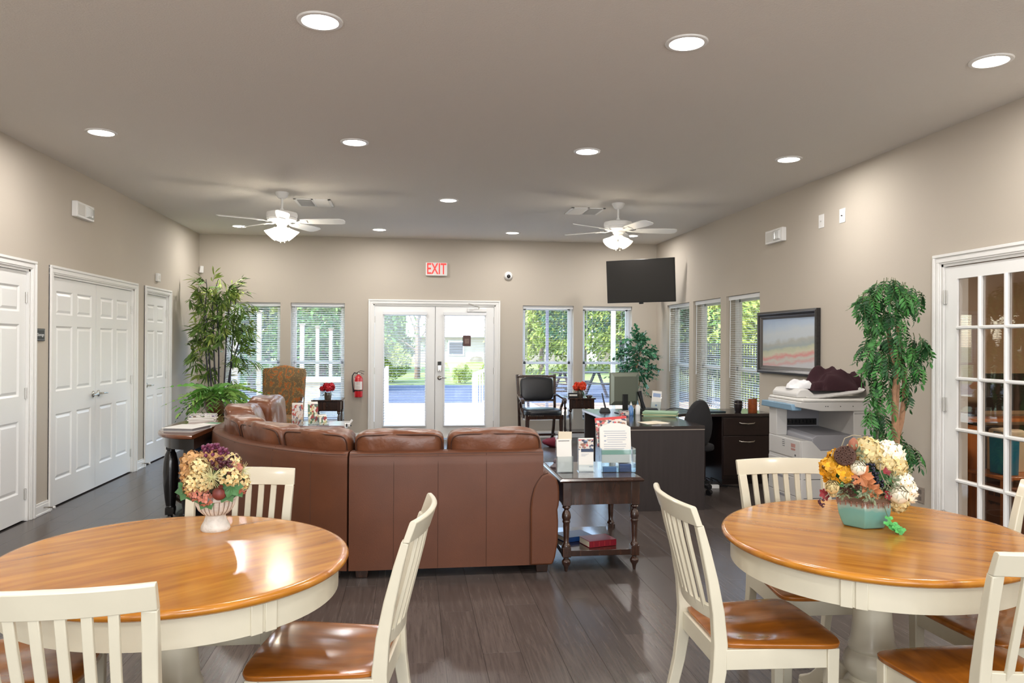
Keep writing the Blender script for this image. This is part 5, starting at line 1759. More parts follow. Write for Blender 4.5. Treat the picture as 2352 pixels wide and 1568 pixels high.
# ================================================================== LEAFLET TABLE BEYOND THE FAR SOFA ARM
t = thing('leaflet_table', 'low table covered in white papers beyond the far sofa arm', 'table', (-0.93, 8.22, 0))
MB().box(-0.29, 0.27, -0.3, 0.3, 0.575, 0.605).build('table_top', mat('glossy_white_top', (222, 222, 220), 0.15, coat=0.5), t, bevel=0.004)
MB().box(-0.24, 0.22, -0.25, 0.25, 0.47, 0.575).build('apron', DWOOD, t)
for sx in (-0.22, 0.2):
    for sy in (-0.23, 0.23):
        MB().box(sx - 0.02, sx + 0.02, sy - 0.02, sy + 0.02, 0, 0.47).build('leg', DWOOD, t)
def leaf_stand(name, label, x, y, rz, w, h, col_m, lean_, n):
    t = thing(name, label, 'brochure holder', (x, y, 0.605), rz)
    Lm = Matrix.Rotation(R(lean_), 4, 'X')
    MB().box(-w / 2, w / 2, 0.02, 0.024, 0, h * 0.7, M=Lm).box(-w / 2, w / 2, -0.05, -0.046, 0, h * 0.3).box(-w / 2, w / 2, -0.05, 0.05, 0, 0.004).build('stand', ACRYL, t)
    for k in range(n):
        MB().box(-w / 2 + 0.004, w / 2 - 0.004, 0.014 - 0.008 * k, 0.020 - 0.008 * k, 0.004, h - 0.01 * k, M=Lm).build('leaflet', col_m if k == n - 1 else PAPER, t)
    return t
BR1 = leaflets_mat('brochure_pink', (226, 214, 206), (60, 60, 40), [(206, 178, 150), (196, 96, 88), (120, 116, 132), (232, 226, 220)])
BR2 = leaflets_mat('brochure_green', (222, 220, 206), (60, 60, 36), [(84, 118, 88), (206, 190, 140), (150, 50, 50), (100, 100, 110)])
leaf_stand('brochure_holder', 'upright pink-toned brochures on the leaflet table beside the patterned chair', -1.165, 8.08, R(4), 0.12, 0.235, BR1, -3, 3)
leaf_stand('brochure_holder', 'leaning green and red brochures in the middle of the leaflet table', -1.01, 8.14, R(14), 0.11, 0.25, BR2, -16, 4)
leaf_stand('brochure_holder', 'short row of small grey brochures at the end of the leaflet table', -0.905, 8.12, R(20), 0.09, 0.12, BR2, -22, 3)
t = thing('card_reader', 'white and black clip gadget at the outer end of the leaflet table', 'gadget', (-0.655, 7.98, 0.605), R(10))
MB().box(-0.02, 0.03, -0.04, 0.04, -0.0, 0.03).box(-0.006, 0.012, -0.012, 0.012, 0.02, 0.085, M=Matrix.Rotation(R(38), 4, 'Y')).build('body', TRIM, t, bevel=0.003)
MB().box(0.03, 0.045, -0.01, 0.01, -0.0, 0.012).box(-0.012, 0.0, -0.045, -0.04, 0.0, 0.03).build('clip', BLACKP, t)

# ================================================================== COPIER
t = thing('photocopier', 'large grey office photocopier with blue control panel against the side wall', 'photocopier', (0, 0, 0))
X0, X1, Y0, Y1 = 3.16, 3.80, 5.84, 6.41
MB().box(X0, X1, Y0, Y1, 0.03, 0.52).build('base', GREYP, t, bevel=0.006)
# front drawers face -x
for z0, z1 in ((0.06, 0.21), (0.215, 0.365), (0.37, 0.50)):
    d = MB().box(X0 - 0.008, X0, Y0 + 0.01, Y1 - 0.01, z0, z1).build('paper_drawer', GREYP, t, bevel=0.003)
    MB().box(X0 - 0.01, X0 - 0.006, Y0 + 0.18, Y1 - 0.18, z1 - 0.03, z1 - 0.01).build('handle', GREYD, d)
mb = MB()
for z in (0.21, 0.365):
    mb.box(X0 + 0.02, X1 - 0.02, Y0 - 0.0015, Y0, z, z + 0.004)
mb.build('side_seam', BLACKP, t)
# raised front body with the slanted shoulder toward the output bay
side = [(X0, 0.52), (X0 + 0.42, 0.52), (X0 + 0.42, 0.60), (X0 + 0.17, 0.60), (X0 + 0.09, 0.68), (X0, 0.68)]
MB().loft([[(x_, Y0, z_) for x_, z_ in side], [(x_, Y1, z_) for x_, z_ in side]]).build('front_cover', GREYP, t, bevel=0.004, smooth=20)
MB().box(X0 - 0.006, X0, Y0 + 0.012, Y1 - 0.012, 0.53, 0.675).build('front_door', GREYP, t, bevel=0.003)
lab = MB().box(X0 - 0.0075, X0 - 0.006, Y0 + 0.09, Y0 + 0.16, 0.615, 0.645).box(X0 - 0.0075, X0 - 0.006, Y0 + 0.09, Y0 + 0.16, 0.59, 0.607)
lab.build('red_label', mat('copier_label', (186, 140, 132), 0.5), t)
mb = MB()
for k in range(4):
    mb.box(X0 - 0.0075, X0 - 0.006, Y0 + 0.27, Y0 + 0.31, 0.655 - 0.016 * k, 0.659 - 0.016 * k)
mb.box(X0 - 0.0075, X0 - 0.006, Y0 + 0.08, Y0 + 0.1, 0.545, 0.56)
mb.build('front_print', mat('copier_print', (96, 96, 100), 0.5), t)
# grey output tray with its rounded shoulder
tray = [(X0 + 0.10, 0.60), (X0 + 0.46, 0.60), (X0 + 0.46, 0.725), (X0 + 0.14, 0.725), (X0 + 0.10, 0.70)]
MB().loft([[(x_, Y0 + 0.012, z_) for x_, z_ in tray], [(x_, Y1 - 0.02, z_ + 0.02) for x_, z_ in tray]]).build('output_tray', GREYD, t, bevel=0.006, smooth=20)
MB().box(X0 + 0.455, X1, Y0, Y1, 0.52, 0.925).build('rear_column', GREYP, t, bevel=0.004)
MB().box(X0, X0 + 0.1, Y1 - 0.14, Y1, 0.68, 0.925).build('front_pillar', GREYP, t, bevel=0.006)
MB().box(X0 + 0.1, X1, Y1 - 0.03, Y1, 0.6, 0.925).build('bay_back', GREYD, t)
mb = MB()
for k in range(9):
    mb.box(X0 + 0.13 + 0.034 * k, X0 + 0.15 + 0.034 * k, Y1 - 0.05, Y1 - 0.03, 0.77 + 0.006 * (k % 2), 0.80)
mb.box(X0 + 0.12, X0 + 0.43, Y1 - 0.036, Y1 - 0.03, 0.755, 0.812)
mb.build('exit_rollers', BLACKP, t)
sc = [(X0 - 0.02, 0.955), (X0 + 0.16, 0.925), (X1 + 0.01, 0.925), (X1 + 0.01, 1.0), (X0 - 0.02, 1.0)]
MB().loft([[(x_, Y0 - 0.015, z_) for x_, z_ in sc], [(x_, Y1 - 0.02, z_) for x_, z_ in sc]]).build('scanner_body', GREYP, t, bevel=0.005, smooth=20)
MB().box(X0 + 0.0, X1 + 0.015, Y0 - 0.02, Y1, 1.002, 1.024).build('scanner_lid', mat('copier_white', (222, 220, 215), 0.4), t, bevel=0.008)
MB().frus((X0 - 0.05, X0 + 0.03, Y0 + 0.06, Y1 + 0.05), (X0 - 0.05, X0 + 0.05, Y0 + 0.08, Y1 + 0.04), 0.925, 0.975).build('control_panel', BLUEP, t, bevel=0.005)
MB().box(X0 - 0.035, X0 + 0.035, Y0 + 0.22, Y1 - 0.15, 0.975, 0.978).build('touch_screen', mat('panel_screen', (136, 160, 176), 0.2), t)
MB().box(X0 + 0.10, X0 + 0.16, Y0 - 0.0015, Y0 + 0.01, 0.43, 0.462).build('rating_plate', leaflets_mat('plate_print', (190, 190, 190), (60, 60, 60), [(90, 90, 96), (150, 160, 150)]), t)
MB().box(X0 + 0.30, X0 + 0.52, Y0 - 0.0015, Y0 + 0.01, 0.475, 0.51).build('side_vent', GREYD, t)
mb = MB()
for x_, z_ in ((0.2, 0.965), (0.22, 0.965), (0.33, 0.965), (0.44, 0.965), (0.56, 0.965), (0.585, 0.965)):
    mb.cyl(0, 0, 0, 0.002, 0.004, 8, M=Matrix.Translation((X0 + x_, Y0 - 0.015, z_)) @ Matrix.Rotation(R(90), 4, 'X'))
for x_, z_ in ((0.54, 0.88), (0.54, 0.69), (0.08, 0.45), (0.22, 0.45)):
    mb.cyl(0, 0, 0, 0.002, 0.004, 8, M=Matrix.Translation((X0 + x_, Y0, z_)) @ Matrix.Rotation(R(90), 4, 'X'))
mb.build('screw', BLACKP, t)
mb = MB().box(X0 + 0.46, X1 - 0.005, Y0 - 0.001, Y0 + 0.01, 0.718, 0.721).box(X0 + 0.46, X1 - 0.005, Y0 - 0.001, Y0 + 0.01, 0.90, 0.903)
mb.build('panel_gap', BLACKP, t)
# document feeder: white hump and tilted tray
MB().loft([[(x_, yy, z_) for x_, z_ in ((X0 + 0.02, 1.025), (X0 + 0.02, 1.06), (X0 + 0.05, 1.095), (X0 + 0.12, 1.10), (X0 + 0.17, 1.06), (X0 + 0.19, 1.025))] for yy in (Y0 + 0.12, Y1 - 0.02)]).build('feeder', GREYP, t, bevel=0.01, smooth=20)
trm = MB()
tr = [(x_, y_) for x_, y_ in ellipse(0.27, 0.17, 28, 0, 0, 3.0)]
trm.loft([[(x_, y_, 0) for x_, y_ in tr], [(x_ * 1.03, y_ * 1.05, 0.012) for x_, y_ in tr], [(x_ * 1.0, y_ * 1.0, 0.014) for x_, y_ in tr], [(x_ * 0.95, y_ * 0.92, 0.006) for x_, y_ in tr]], M=Matrix.Translation((X0 + 0.36, Y0 + 0.20, 1.062)) @ Matrix.Rotation(R(-7), 4, 'Y') @ Matrix.Rotation(R(5), 4, 'X'))
trm.build('document_tray', GREYP, t, smooth=50)
for k in range(4):
    xx, yy = (X0 + 0.05, X1 - 0.05)[k % 2], (Y0 + 0.06, Y1 - 0.06)[k // 2]
    MB().cyl(xx, yy, 0.0, 0.03, 0.022, 14).build('caster', BLACKP, t)

def cloth_heap(name, label, cat, loc, sx, sy, sz, m, seed, folds):
    t = thing(name, label, cat, loc)
    n = 34
    vs, fs = [], []
    for i in range(n + 1):
        for j in range(n + 1):
            u, v = 2 * i / n - 1, 2 * j / n - 1
            r_ = min(1.0, (abs(u) ** 3.0 + abs(v) ** 3.0) ** (1 / 3.0))
            h = (1 - r_ ** 3) ** 0.5 if r_ < 1 else 0
            nn = noise.noise(Vector((u * 2.2 + seed, v * 2.2, seed * 0.7)))
            rg = (1 - abs(noise.noise(Vector((u * folds + nn * 1.2, v * folds * 0.6 + u, seed * 1.3))))) ** 1.6
            z = sz * h * (0.5 + 0.42 * rg + 0.5 * nn)
            w_ = 1 + 0.10 * noise.noise(Vector((u * 3, v * 3, seed + 5)))
            q = (abs(u) ** 4 + abs(v) ** 4) ** 0.25 if (u or v) else 1
            m_ = max(abs(u), abs(v)) / q if q else 1
            vs.append((u * sx * w_ * m_, v * sy * w_ * m_, max(z, 0.0)))
    for i in range(n):
        for j in range(n):
            a = i * (n + 1) + j
            fs.append((a, a + n + 1, a + n + 2, a + 1))
    # closed underneath
    o = len(vs)
    vs += [(x, y, -0.004) for x, y, z in vs[:]]
    fs += [tuple(q + o for q in f)[::-1] for f in fs[:]]
    rim = [i * (n + 1) for i in range(n + 1)] + [n * (n + 1) + j for j in range(1, n + 1)] + [i * (n + 1) + n for i in range(n - 1, -1, -1)] + [j for j in range(n - 1, 0, -1)]
    for a, b_ in zip(rim, rim[1:] + rim[:1]):
        fs.append((a, b_, b_ + o, a + o))
    MB().add(vs, fs).build('fabric', m, t, smooth=70)
    return t
cloth_heap('jacket', 'crumpled dark maroon jacket heaped on top of the copier', 'jacket', (3.60, 6.13, 1.085), 0.25, 0.15, 0.175, mat('maroon_cloth', (46, 15, 24), 0.95, bump=0.3, bscale=250), 3.3, 1.7)
MB_ = cloth_heap('white_cloth', 'crumpled white paper bag on the copier beside the maroon jacket', 'paper bag', (3.32, 6.14, 1.10), 0.13, 0.08, 0.065, mat('white_bag', (224, 224, 226), 0.7), 8.1, 2.2)

# ================================================================== PLANTS AND FLOWERS
def leafmat(name, col, isl=0.25, rough=0.5, sp=0.4):
    m = mat(name, col, rough, isl=isl, spec=sp)
    m.node_tree.nodes['Principled BSDF'].inputs['Subsurface Weight'].default_value = 0.0
    return m

def blade(mb, p, d, n, L, W, droop=0.15, mi=0, seg=3, fold=0.18, shape=None):
    """pointed leaf from p along d with normal n"""
    d = Vector(d).normalized()
    n = Vector(n)
    s_ = d.cross(n)
    if s_.length < 1e-4:
        s_ = d.cross(Vector((0.3, 0.9, 0.1)))
    s_.normalize()
    n = s_.cross(d).normalized()
    vs, fs = [], []
    shape = shape or (0.0, 0.85, 1.0, 0.0) if seg == 3 else shape
    for i in range(seg + 1):
        f = i / seg
        c = Vector(p) + d * L * f - Vector((0, 0, 1)) * droop * L * f * f
        w = W * 0.5 * shape[i]
        if i == 0 or i == seg:
            vs.append(tuple(c))
        else:
            vs += [tuple(c + s_ * w + n * w * fold), tuple(c), tuple(c - s_ * w + n * w * fold)]
    # seg==3: verts 0 | 1,2,3 | 4,5,6 | 7
    if seg == 3:
        fs = [(0, 1, 2), (0, 2, 3), (1, 4, 5, 2), (2, 5, 6, 3), (4, 7, 5), (5, 7, 6)]
    else:
        fs = [(0, 1, 2), (0, 2, 3), (1, 4, 2), (2, 4, 3)]
    mb.add(vs, fs, None, mi)

def rdir(rng, up=0.0):
    a = rng.uniform(0, 2 * PI)
    z = rng.uniform(-1, 1)
    r_ = math.sqrt(1 - z * z)
    v = Vector((r_ * math.cos(a), r_ * math.sin(a), z + up))
    return v.normalized()

def basis(d, roll=0.0):
    """rotation taking +X to d, +Z roughly up"""
    d = Vector(d).normalized()
    u = Vector((0, 0, 1)) if abs(d.z) < 0.95 else Vector((1, 0, 0))
    y = u.cross(d).normalized()
    z = d.cross(y)
    return (Matrix((d, y, z)).transposed().to_4x4() @ Matrix.Rotation(roll, 4, 'X')).to_euler()

BARK = mat('fake_trunk', (168, 128, 98), 0.8, var=0.25, vscale=20, bump=0.6, bscale=30)
G1 = leafmat('leaf_dark_green', (36, 82, 42), 0.35)
G2 = leafmat('leaf_mid_green', (60, 120, 54), 0.3)
BG1 = leafmat('bamboo_leaf_green', (92, 124, 50), 0.35)
BG2 = leafmat('bamboo_leaf_light', (158, 176, 88), 0.3)
FG1 = leafmat('fern_green', (88, 142, 56), 0.3)
FG2 = leafmat('fern_light', (138, 176, 90), 0.3)
CANE = mat('bamboo_cane', (44, 40, 52), 0.35)
SOIL = mat('moss_soil', (70, 62, 44), 0.9, bump=0.8, bscale=80)
STEM = mat('green_stem', (84, 96, 54), 0.6)

def frond_mesh(name, rng, L, n, lw, ll, m, droop=0.35, taper=True, arch=0.0):
    """a rachis along +x drooping, with paired leaflets; two materials (leaf, stem)"""
    mb = MB()
    pts = []
    for i in range(n + 1):
        f = i / n
        pts.append(Vector((L * f * (1 - 0.25 * droop * f), 0, arch * L * f - (droop + arch) * L * f * f)))
    mb.tube(pts, [0.0022 * (1 - 0.7 * i / n) for i in range(n + 1)], 4, mi=1)
    for i in range(1, n + 1):
        f = i / n
        sc = (math.sin(PI * (0.12 + 0.8 * f)) if taper else 1.0) * rng.uniform(0.85, 1.15)
        dd = (pts[i] - pts[i - 1]).normalized()
        for s in (-1, 1):
            side = Vector((0, s, 0))
            d = (dd * 0.55 + side * 0.85 + Vector((0, 0, rng.uniform(-0.1, 0.1)))).normalized()
            blade(mb, pts[i], d, (0, 0, 1), ll * sc, lw * sc, 0.35)
    blade(mb, pts[n], (pts[n] - pts[n - 1]), (0, 0, 1), ll * 0.8, lw, 0.3)
    return mb.mesh(name, [m, STEM], smooth=0, fix=False)

# ---- slim tree with weeping fronds, in front of the painting wall
rng = random.Random(5)
tx, ty = 3.42, 5.02
t = thing('potted_tree', 'tall slim artificial tree with drooping feathery leaves beside the french door', 'tree', (tx, ty, 0))
fm = [frond_mesh('frond', rng, 0.135, 6, 0.017, 0.052, (G1, G2, G1, G2)[k], 0.5) for k in range(4)]
K = 0.0031
def tl(u, v, dep=0.0):       # slim tree local offset measured in small steps around its axis
    return ((u - 2068) * K * 0.99, dep - (u - 2068) * K * 0.13, 0.567 + (1075 - v) * K)
trunks = [[(2048, 1260), (2058, 1150), (2060, 1040), (2062, 960), (2060, 900), (2066, 850), (2072, 800)],
          [(2056, 1260), (2066, 1130), (2078, 1010), (2090, 960), (2098, 900), (2096, 850), (2086, 800), (2080, 740)],
          [(2052, 1260), (2064, 1120), (2074, 1000), (2070, 940), (2074, 880), (2060, 800), (2050, 720)]]
for k, tr_ in enumerate(trunks):
    pts = []
    for i, (u, v) in enumerate(tr_):
        p = tl(u, v, (-0.03, 0.03, 0.0)[k])
        pts.append((p[0], p[1], max(p[2], 0.12)) if i else (p[0], p[1], 0.1))
    MB().tube(pts, [0.022, 0.021, 0.02, 0.019, 0.018, 0.016, 0.012, 0.009][:len(pts)], 10).build('trunk', BARK, t)
blobs = [(2055, 668, 52, 38, 40), (2005, 690, 28, 22, 14), (2100, 675, 36, 34, 22), (2060, 735, 48, 30, 20), (2010, 735, 25, 28, 8), (2040, 790, 55, 34, 26), (2095, 780, 48, 30, 24), (2022, 815, 22, 30, 10),
         (2050, 835, 50, 34, 20), (2105, 835, 30, 34, 12), (2026, 875, 18, 30, 9), (2045, 900, 26, 26, 8), (2100, 885, 20, 26, 6), (2018, 950, 18, 16, 6), (2045, 965, 22, 18, 6), (2030, 1005, 36, 18, 14), (2090, 1010, 30, 22, 12),
         (2110, 1035, 16, 18, 6), (2138, 795, 14, 16, 5), (1985, 690, 8, 12, 4)]
nf = 0
for (u, v, ru, rv, cnt) in blobs:
    for q in range(cnt):
        d = rdir(rng, 0.3)
        p = Vector(tl(u + d.x * ru * 0.8, v - d.z * rv * 0.75, d.y * ru * K * 0.8))
        dd = Vector((d.x * 0.8 + 0.3 * rng.uniform(-1, 1), d.y * 0.8 - 0.15 + 0.3 * rng.uniform(-1, 1), rng.uniform(-1.5, -0.25))).normalized()
        if tx + p.x + dd.x * 0.13 > 3.83:
            dd.x = -abs(dd.x) * 0.2
        p = p - dd * 0.04
        link('frond', fm[nf % 4], t, p, basis(dd, rng.uniform(-0.6, 0.6)), rng.uniform(0.85, 1.2))
        nf += 1
MB().lathe([(0.001, 0), (0.12, 0), (0.15, 0.05), (0.165, 0.2), (0.16, 0.24), (0.145, 0.24), (0.14, 0.2), (0.001, 0.19)], 28).build('pot', mat('tree_pot', (70, 58, 50), 0.6), t)
MB().lathe([(0.001, 0.19), (0.142, 0.2), (0.001, 0.205)], 20).build('soil', SOIL, t)

# ---- bamboo in the back corner
rng = random.Random(11)
bx_, by_ = -2.617, 10.75
t = thing('bamboo_plant', 'tall artificial bamboo with dark canes in the back corner by the window', 'plant', (bx_, by_, 0))
KB = 10.32 / 1745
def bl_(u, v, dep=0.0):
    return Vector(((u - 492) * KB, dep, 0.95 + (871 - v) * KB))
def spray(rng, m, n=8, L=0.125, W=0.021):
    mb = MB()
    mb.tube([(0, 0, 0), (0.06, 0, 0.005), (0.11, 0, -0.005)], 0.0016, 4, mi=1)
    for i in range(n):
        f = i / (n - 1)
        a = rng.uniform(-1.1, 1.1)
        blade(mb, (0.11 * f, 0, 0.003), (math.cos(a), math.sin(a) * 0.9, rng.uniform(-0.5, 0.25)), (0, 0, 1), L * rng.uniform(0.75, 1.2), W, 0.35)
    return mb.mesh('leaf_spray', [m, CANE], smooth=0, fix=False)
sp = [spray(rng, (BG1, BG2, BG1, BG1, BG2, BG1)[k]) for k in range(6)]
canes = [[(478, 935), (470, 840), (462, 740), (468, 660), (466, 640)], [(485, 935), (478, 820), (470, 720), (450, 660)], [(497, 935), (497, 820), (494, 720), (490, 660), (496, 640)],
         [(504, 935), (508, 830), (510, 740), (520, 670)], [(516, 935), (520, 830), (525, 740), (530, 660), (545, 645)], [(490, 935), (484, 800), (480, 700), (482, 668)], [(508, 935), (520, 850), (540, 780), (552, 740)]]
for k, cn in enumerate(canes):
    dep = rng.uniform(-0.12, 0.12)
    pts = [bl_(*cn[0], dep * 0.4)]
    pts[0].z = 0.2
    pts = [pts[0]] + [bl_(u, v, dep * (0.5 + 0.2 * i)) for i, (u, v) in enumerate(cn)]
    c = MB().tube(pts, [0.011] * 2 + [0.010, 0.009, 0.006, 0.004][:len(pts) - 2], 8)
    for q in range(6):
        f = 0.15 + 0.13 * q
        i_ = min(int(f * (len(pts) - 1)), len(pts) - 2)
        p = pts[i_].lerp(pts[i_ + 1], f * (len(pts) - 1) - i_)
        c.lathe([(0.011, p.z - 0.004), (0.0135, p.z), (0.011, p.z + 0.004)], 8, p.x, p.y)
    c.build('cane', CANE, t)
ns = 0
for q in range(250):
    v = rng.choice([rng.uniform(640, 880), rng.uniform(665, 820)])
    half = 62 if v > 700 else 30 + (v - 640) * 0.55
    if v > 840:
        half = 48
    u = 497 + rng.uniform(-1, 1) * half + (6 if v > 700 else -4)
    if 484 < u < 512 and v > 780 and rng.random() < 0.7:
        continue
    p = bl_(u, v, rng.uniform(-0.25, 0.22))
    d = Vector((p.x * 1.2 + rng.uniform(-0.3, 0.3), rng.uniform(-0.7, 0.5), rng.uniform(-0.45, 0.35))).normalized()
    if bx_ + p.x < -2.88:
        d.x = abs(d.x) * 0.3
    link('leaf_spray', sp[ns % 6], t, p - d * 0.06, basis(d, rng.uniform(-0.8, 0.8)), rng.uniform(0.85, 1.25))
    ns += 1
for (u, v, du, dv) in ((486, 640, 0.3, 1), (532, 655, 0.8, 0.7), (548, 668, 1, 0.2), (462, 648, -0.7, 0.6), (540, 648, 0.6, 0.9), (560, 690, 1, -0.2)):
    link('leaf_spray', sp[ns % 6], t, bl_(u - 4, v + 6), basis((du, -0.2, dv), 0), 1.1)
    ns += 1
MB().lathe([(0.001, 0), (0.13, 0), (0.155, 0.04), (0.17, 0.26), (0.175, 0.3), (0.155, 0.3), (0.15, 0.26), (0.001, 0.25)], 28).build('pot', BLKW, t)
MB().lathe([(0.001, 0.25), (0.152, 0.26), (0.001, 0.27)], 20).build('soil', SOIL, t)

# ---- fern on a plant stand
rng = random.Random(21)
fx, fy = -2.05, 8.42
t = thing('plant_stand', 'dark round plant stand under the fern behind the sofa', 'plant stand', (fx, fy, 0))
MB().lathe([(0.001, 0.665), (0.17, 0.665), (0.175, 0.675), (0.17, 0.69), (0.001, 0.69)], 32).build('stand_top', DWOOD, t)
MB().lathe([(0.03, 0.12), (0.04, 0.2), (0.025, 0.3), (0.035, 0.45), (0.025, 0.6), (0.05, 0.665)], 20).build('column', DWOOD, t)
for k in range(3):
    MB().sweep([(0.02, 0, 0.18), (0.12, 0, 0.1), (0.19, 0, 0.02)], [(0.03, 0.04), (0.03, 0.03), (0.03, 0.03)], M=Matrix.Rotation(2 * PI * k / 3, 4, 'Z'), side=Vector((0, 1, 0))).build('leg', DWOOD, t)
t = thing('fern', 'bushy green fern in a round brown pot behind the sofa', 'plant', (fx, fy, 0.69))
POTB = mat('brown_fern_pot', (104, 72, 44), 0.4, var=0.2, vscale=10, coat=0.3)
MB().lathe([(0.001, 0), (0.07, 0), (0.10, 0.03), (0.128, 0.09), (0.13, 0.13), (0.118, 0.165), (0.108, 0.165), (0.11, 0.13), (0.001, 0.12)], 36, flute=0.05, nf=12).build('pot', POTB, t, smooth=50)
fr = [frond_mesh('frond', rng, 0.36, 11, 0.036, 0.085, (FG1, FG2, FG2, FG1)[k], (0.9, 0.7, 1.2, 0.9)[k], arch=(0.8, 0.6, 0.9, 1.0)[k]) for k in range(4)]
for q in range(46):
    a = 2.39996 * q
    el = (0.1, 0.5, 0.9, 1.5, 2.4)[q % 5]
    d = Vector((math.cos(a), math.sin(a), el))
    link('frond', fr[q % 4], t, (0.06 * math.cos(a), 0.06 * math.sin(a), 0.15), basis(d, rng.uniform(-0.3, 0.3)), rng.uniform(0.7, 1.12))
lone = frond_mesh('frond', rng, 0.42, 17, 0.010, 0.05, G1, 0.75, arch=0.55)
link('frond', lone, t, (-0.06, -0.02, 0.12), basis((-1, -0.1, 0.15), 0), 1.0)

# ---- small leafed ficus in the corner
rng = random.Random(31)
gx, gy = 3.30, 10.85
t = thing('potted_ficus', 'leafy artificial ficus tree in the corner below the television', 'tree', (gx, gy, 0))
def ospray(rng, m):
    mb = MB()
    mb.tube([(0, 0, 0), (0.09, 0, 0.0), (0.17, 0, -0.02)], 0.0018, 4, mi=1)
    for i in range(11):
        f = i / 10
        a = rng.uniform(-1.5, 1.5)
        blade(mb, (0.17 * f, 0, 0), (math.cos(a), math.sin(a), rng.uniform(-0.7, 0.4)), (rng.uniform(-0.5, 0.5), rng.uniform(-0.5, 0.5), 1), rng.uniform(0.042, 0.06), 0.028, 0.15)
    return mb.mesh('leafy_branch', [m, STEM], smooth=0, fix=False)
FI1 = leafmat('ficus_green', (46, 104, 74), 0.4, 0.3)
FI2 = leafmat('ficus_light', (84, 146, 108), 0.35, 0.3)
os_ = [ospray(rng, (FI1, FI2, FI1, FI1, FI2)[k]) for k in range(5)]
for q in range(170):
    d = rdir(rng)
    rr = rng.uniform(0.3, 1.0) ** 0.6
    p = Vector((d.x * 0.27 * rr, d.y * 0.25 * rr, 1.22 + d.z * 0.42 * rr))
    p.x += 0.04 * (1.2 - p.z)
    dd = Vector((d.x, d.y, d.z * 0.4 - 0.15 + rng.uniform(-0.3, 0.3))).normalized()
    if gx + p.x + dd.x * 0.2 > 3.8:
        dd.x = -abs(dd.x)
    link('leafy_branch', os_[q % 5], t, p - dd * 0.08, basis(dd, rng.uniform(-1, 1)), rng.uniform(0.8, 1.2))
for (px, pz) in ((0.12, 0.85), (0.2, 0.72), (0.05, 0.78), (0.25, 0.98), (-0.3, 1.0)):
    link('leafy_branch', os_[int(pz * 10) % 5], t, (px - 0.1, -0.02, pz), basis((1 if px > 0 else -1, -0.2, -0.2), 0), 0.8)
for k in range(3):
    MB().tube([(0.02 * k, 0.02 * (k % 2), 0.2), (0.03 * (k - 1), 0.02, 0.6), (0.02 - 0.04 * k, -0.01, 0.9), (0.05 * (k - 1), 0.02, 1.35)], [0.013, 0.012, 0.01, 0.006], 8).build('trunk', BARK, t)
MB().lathe([(0.001, 0), (0.12, 0), (0.15, 0.04), (0.165, 0.24), (0.15, 0.24), (0.145, 0.2), (0.001, 0.2)], 28).build('pot', POTB, t)
MB().lathe([(0.001, 0.2), (0.146, 0.205), (0.001, 0.215)], 20).build('soil', SOIL, t)

# ---- flower pieces
def floret_head(rng, r, n, m, pet=4, ps=0.016, squash=0.8, cm=None, allround=True):
    mb = MB()
    for q in range(n):
        f = (q + 0.5) / n
        z = 1 - (1.75 if allround else 1.1) * f
        a = q * 2.399963
        rr = math.sqrt(max(0, 1 - z * z))
        d = Vector((rr * math.cos(a), rr * math.sin(a), z))
        c = Vector((d.x, d.y, d.z * squash)) * r * rng.uniform(0.93, 1.05)
        u = d.orthogonal().normalized()
        w = d.cross(u)
        a0 = rng.uniform(0, 2)
        for k in range(pet):
            b = a0 + 2 * PI * k / pet
            e = (u * math.cos(b) + w * math.sin(b) + d * rng.uniform(0.05, 0.45)).normalized()
            blade(mb, c, e, d, ps * rng.uniform(0.9, 1.15), ps * 0.95, -0.0, seg=3, shape=(0, 0.8, 0.9, 0), fold=-0.15)
        if cm:
            mb.ball(tuple(c + d * 0.001), ps * 0.13, 5, 3, mi=1)
    return mb.mesh('flower_head', [m, cm] if cm else m, smooth=0, fix=False)

def berries(rng, r, n, br, m):
    mb = MB()
    for q in range(n):
        d = rdir(rng)
        mb.ball(tuple(d * r * rng.uniform(0.55, 1)), br * rng.uniform(0.75, 1.15), 8, 5)
    return mb.mesh('berry_cluster', m, smooth=60, fix=False)

def petal_ball(rng, r, m, layers=4):
    """rose or peony: wrapped cupped petals"""
    mb = MB()
    for l in range(layers):
        n = 4 + l
        rl = r * (0.35 + 0.65 * (l + 1) / layers)
        for k in range(n):
            a = 2 * PI * k / n + l * 0.6
            vs, fs = [], []
            A, B = 5, 5
            for i in range(A + 1):
                for j in range(B + 1):
                    el = -0.75 + (2.15 - 0.22 * l) * i / A
                    wd = (1.15 * PI / n) * math.sin(PI * (0.18 + 0.64 * i / A))
                    az = a + wd * (2 * j / B - 1)
                    q = rl * (1 + 0.06 * (abs(2 * j / B - 1) ** 2) + (0.10 * l / layers) * (i / A) ** 3)
                    vs.append((q * math.cos(el) * math.cos(az), q * math.cos(el) * math.sin(az), q * math.sin(el)))
            for i in range(A):
                for j in range(B):
                    k_ = i * (B + 1) + j
                    fs.append((k_, k_ + 1, k_ + B + 2, k_ + B + 1))
            mb.add(vs, fs)
    mb.ball((0, 0, r * 0.1), (r * 0.4, r * 0.4, r * 0.42), 12, 8)
    return mb.mesh('rose', m, smooth=80, fix=False)

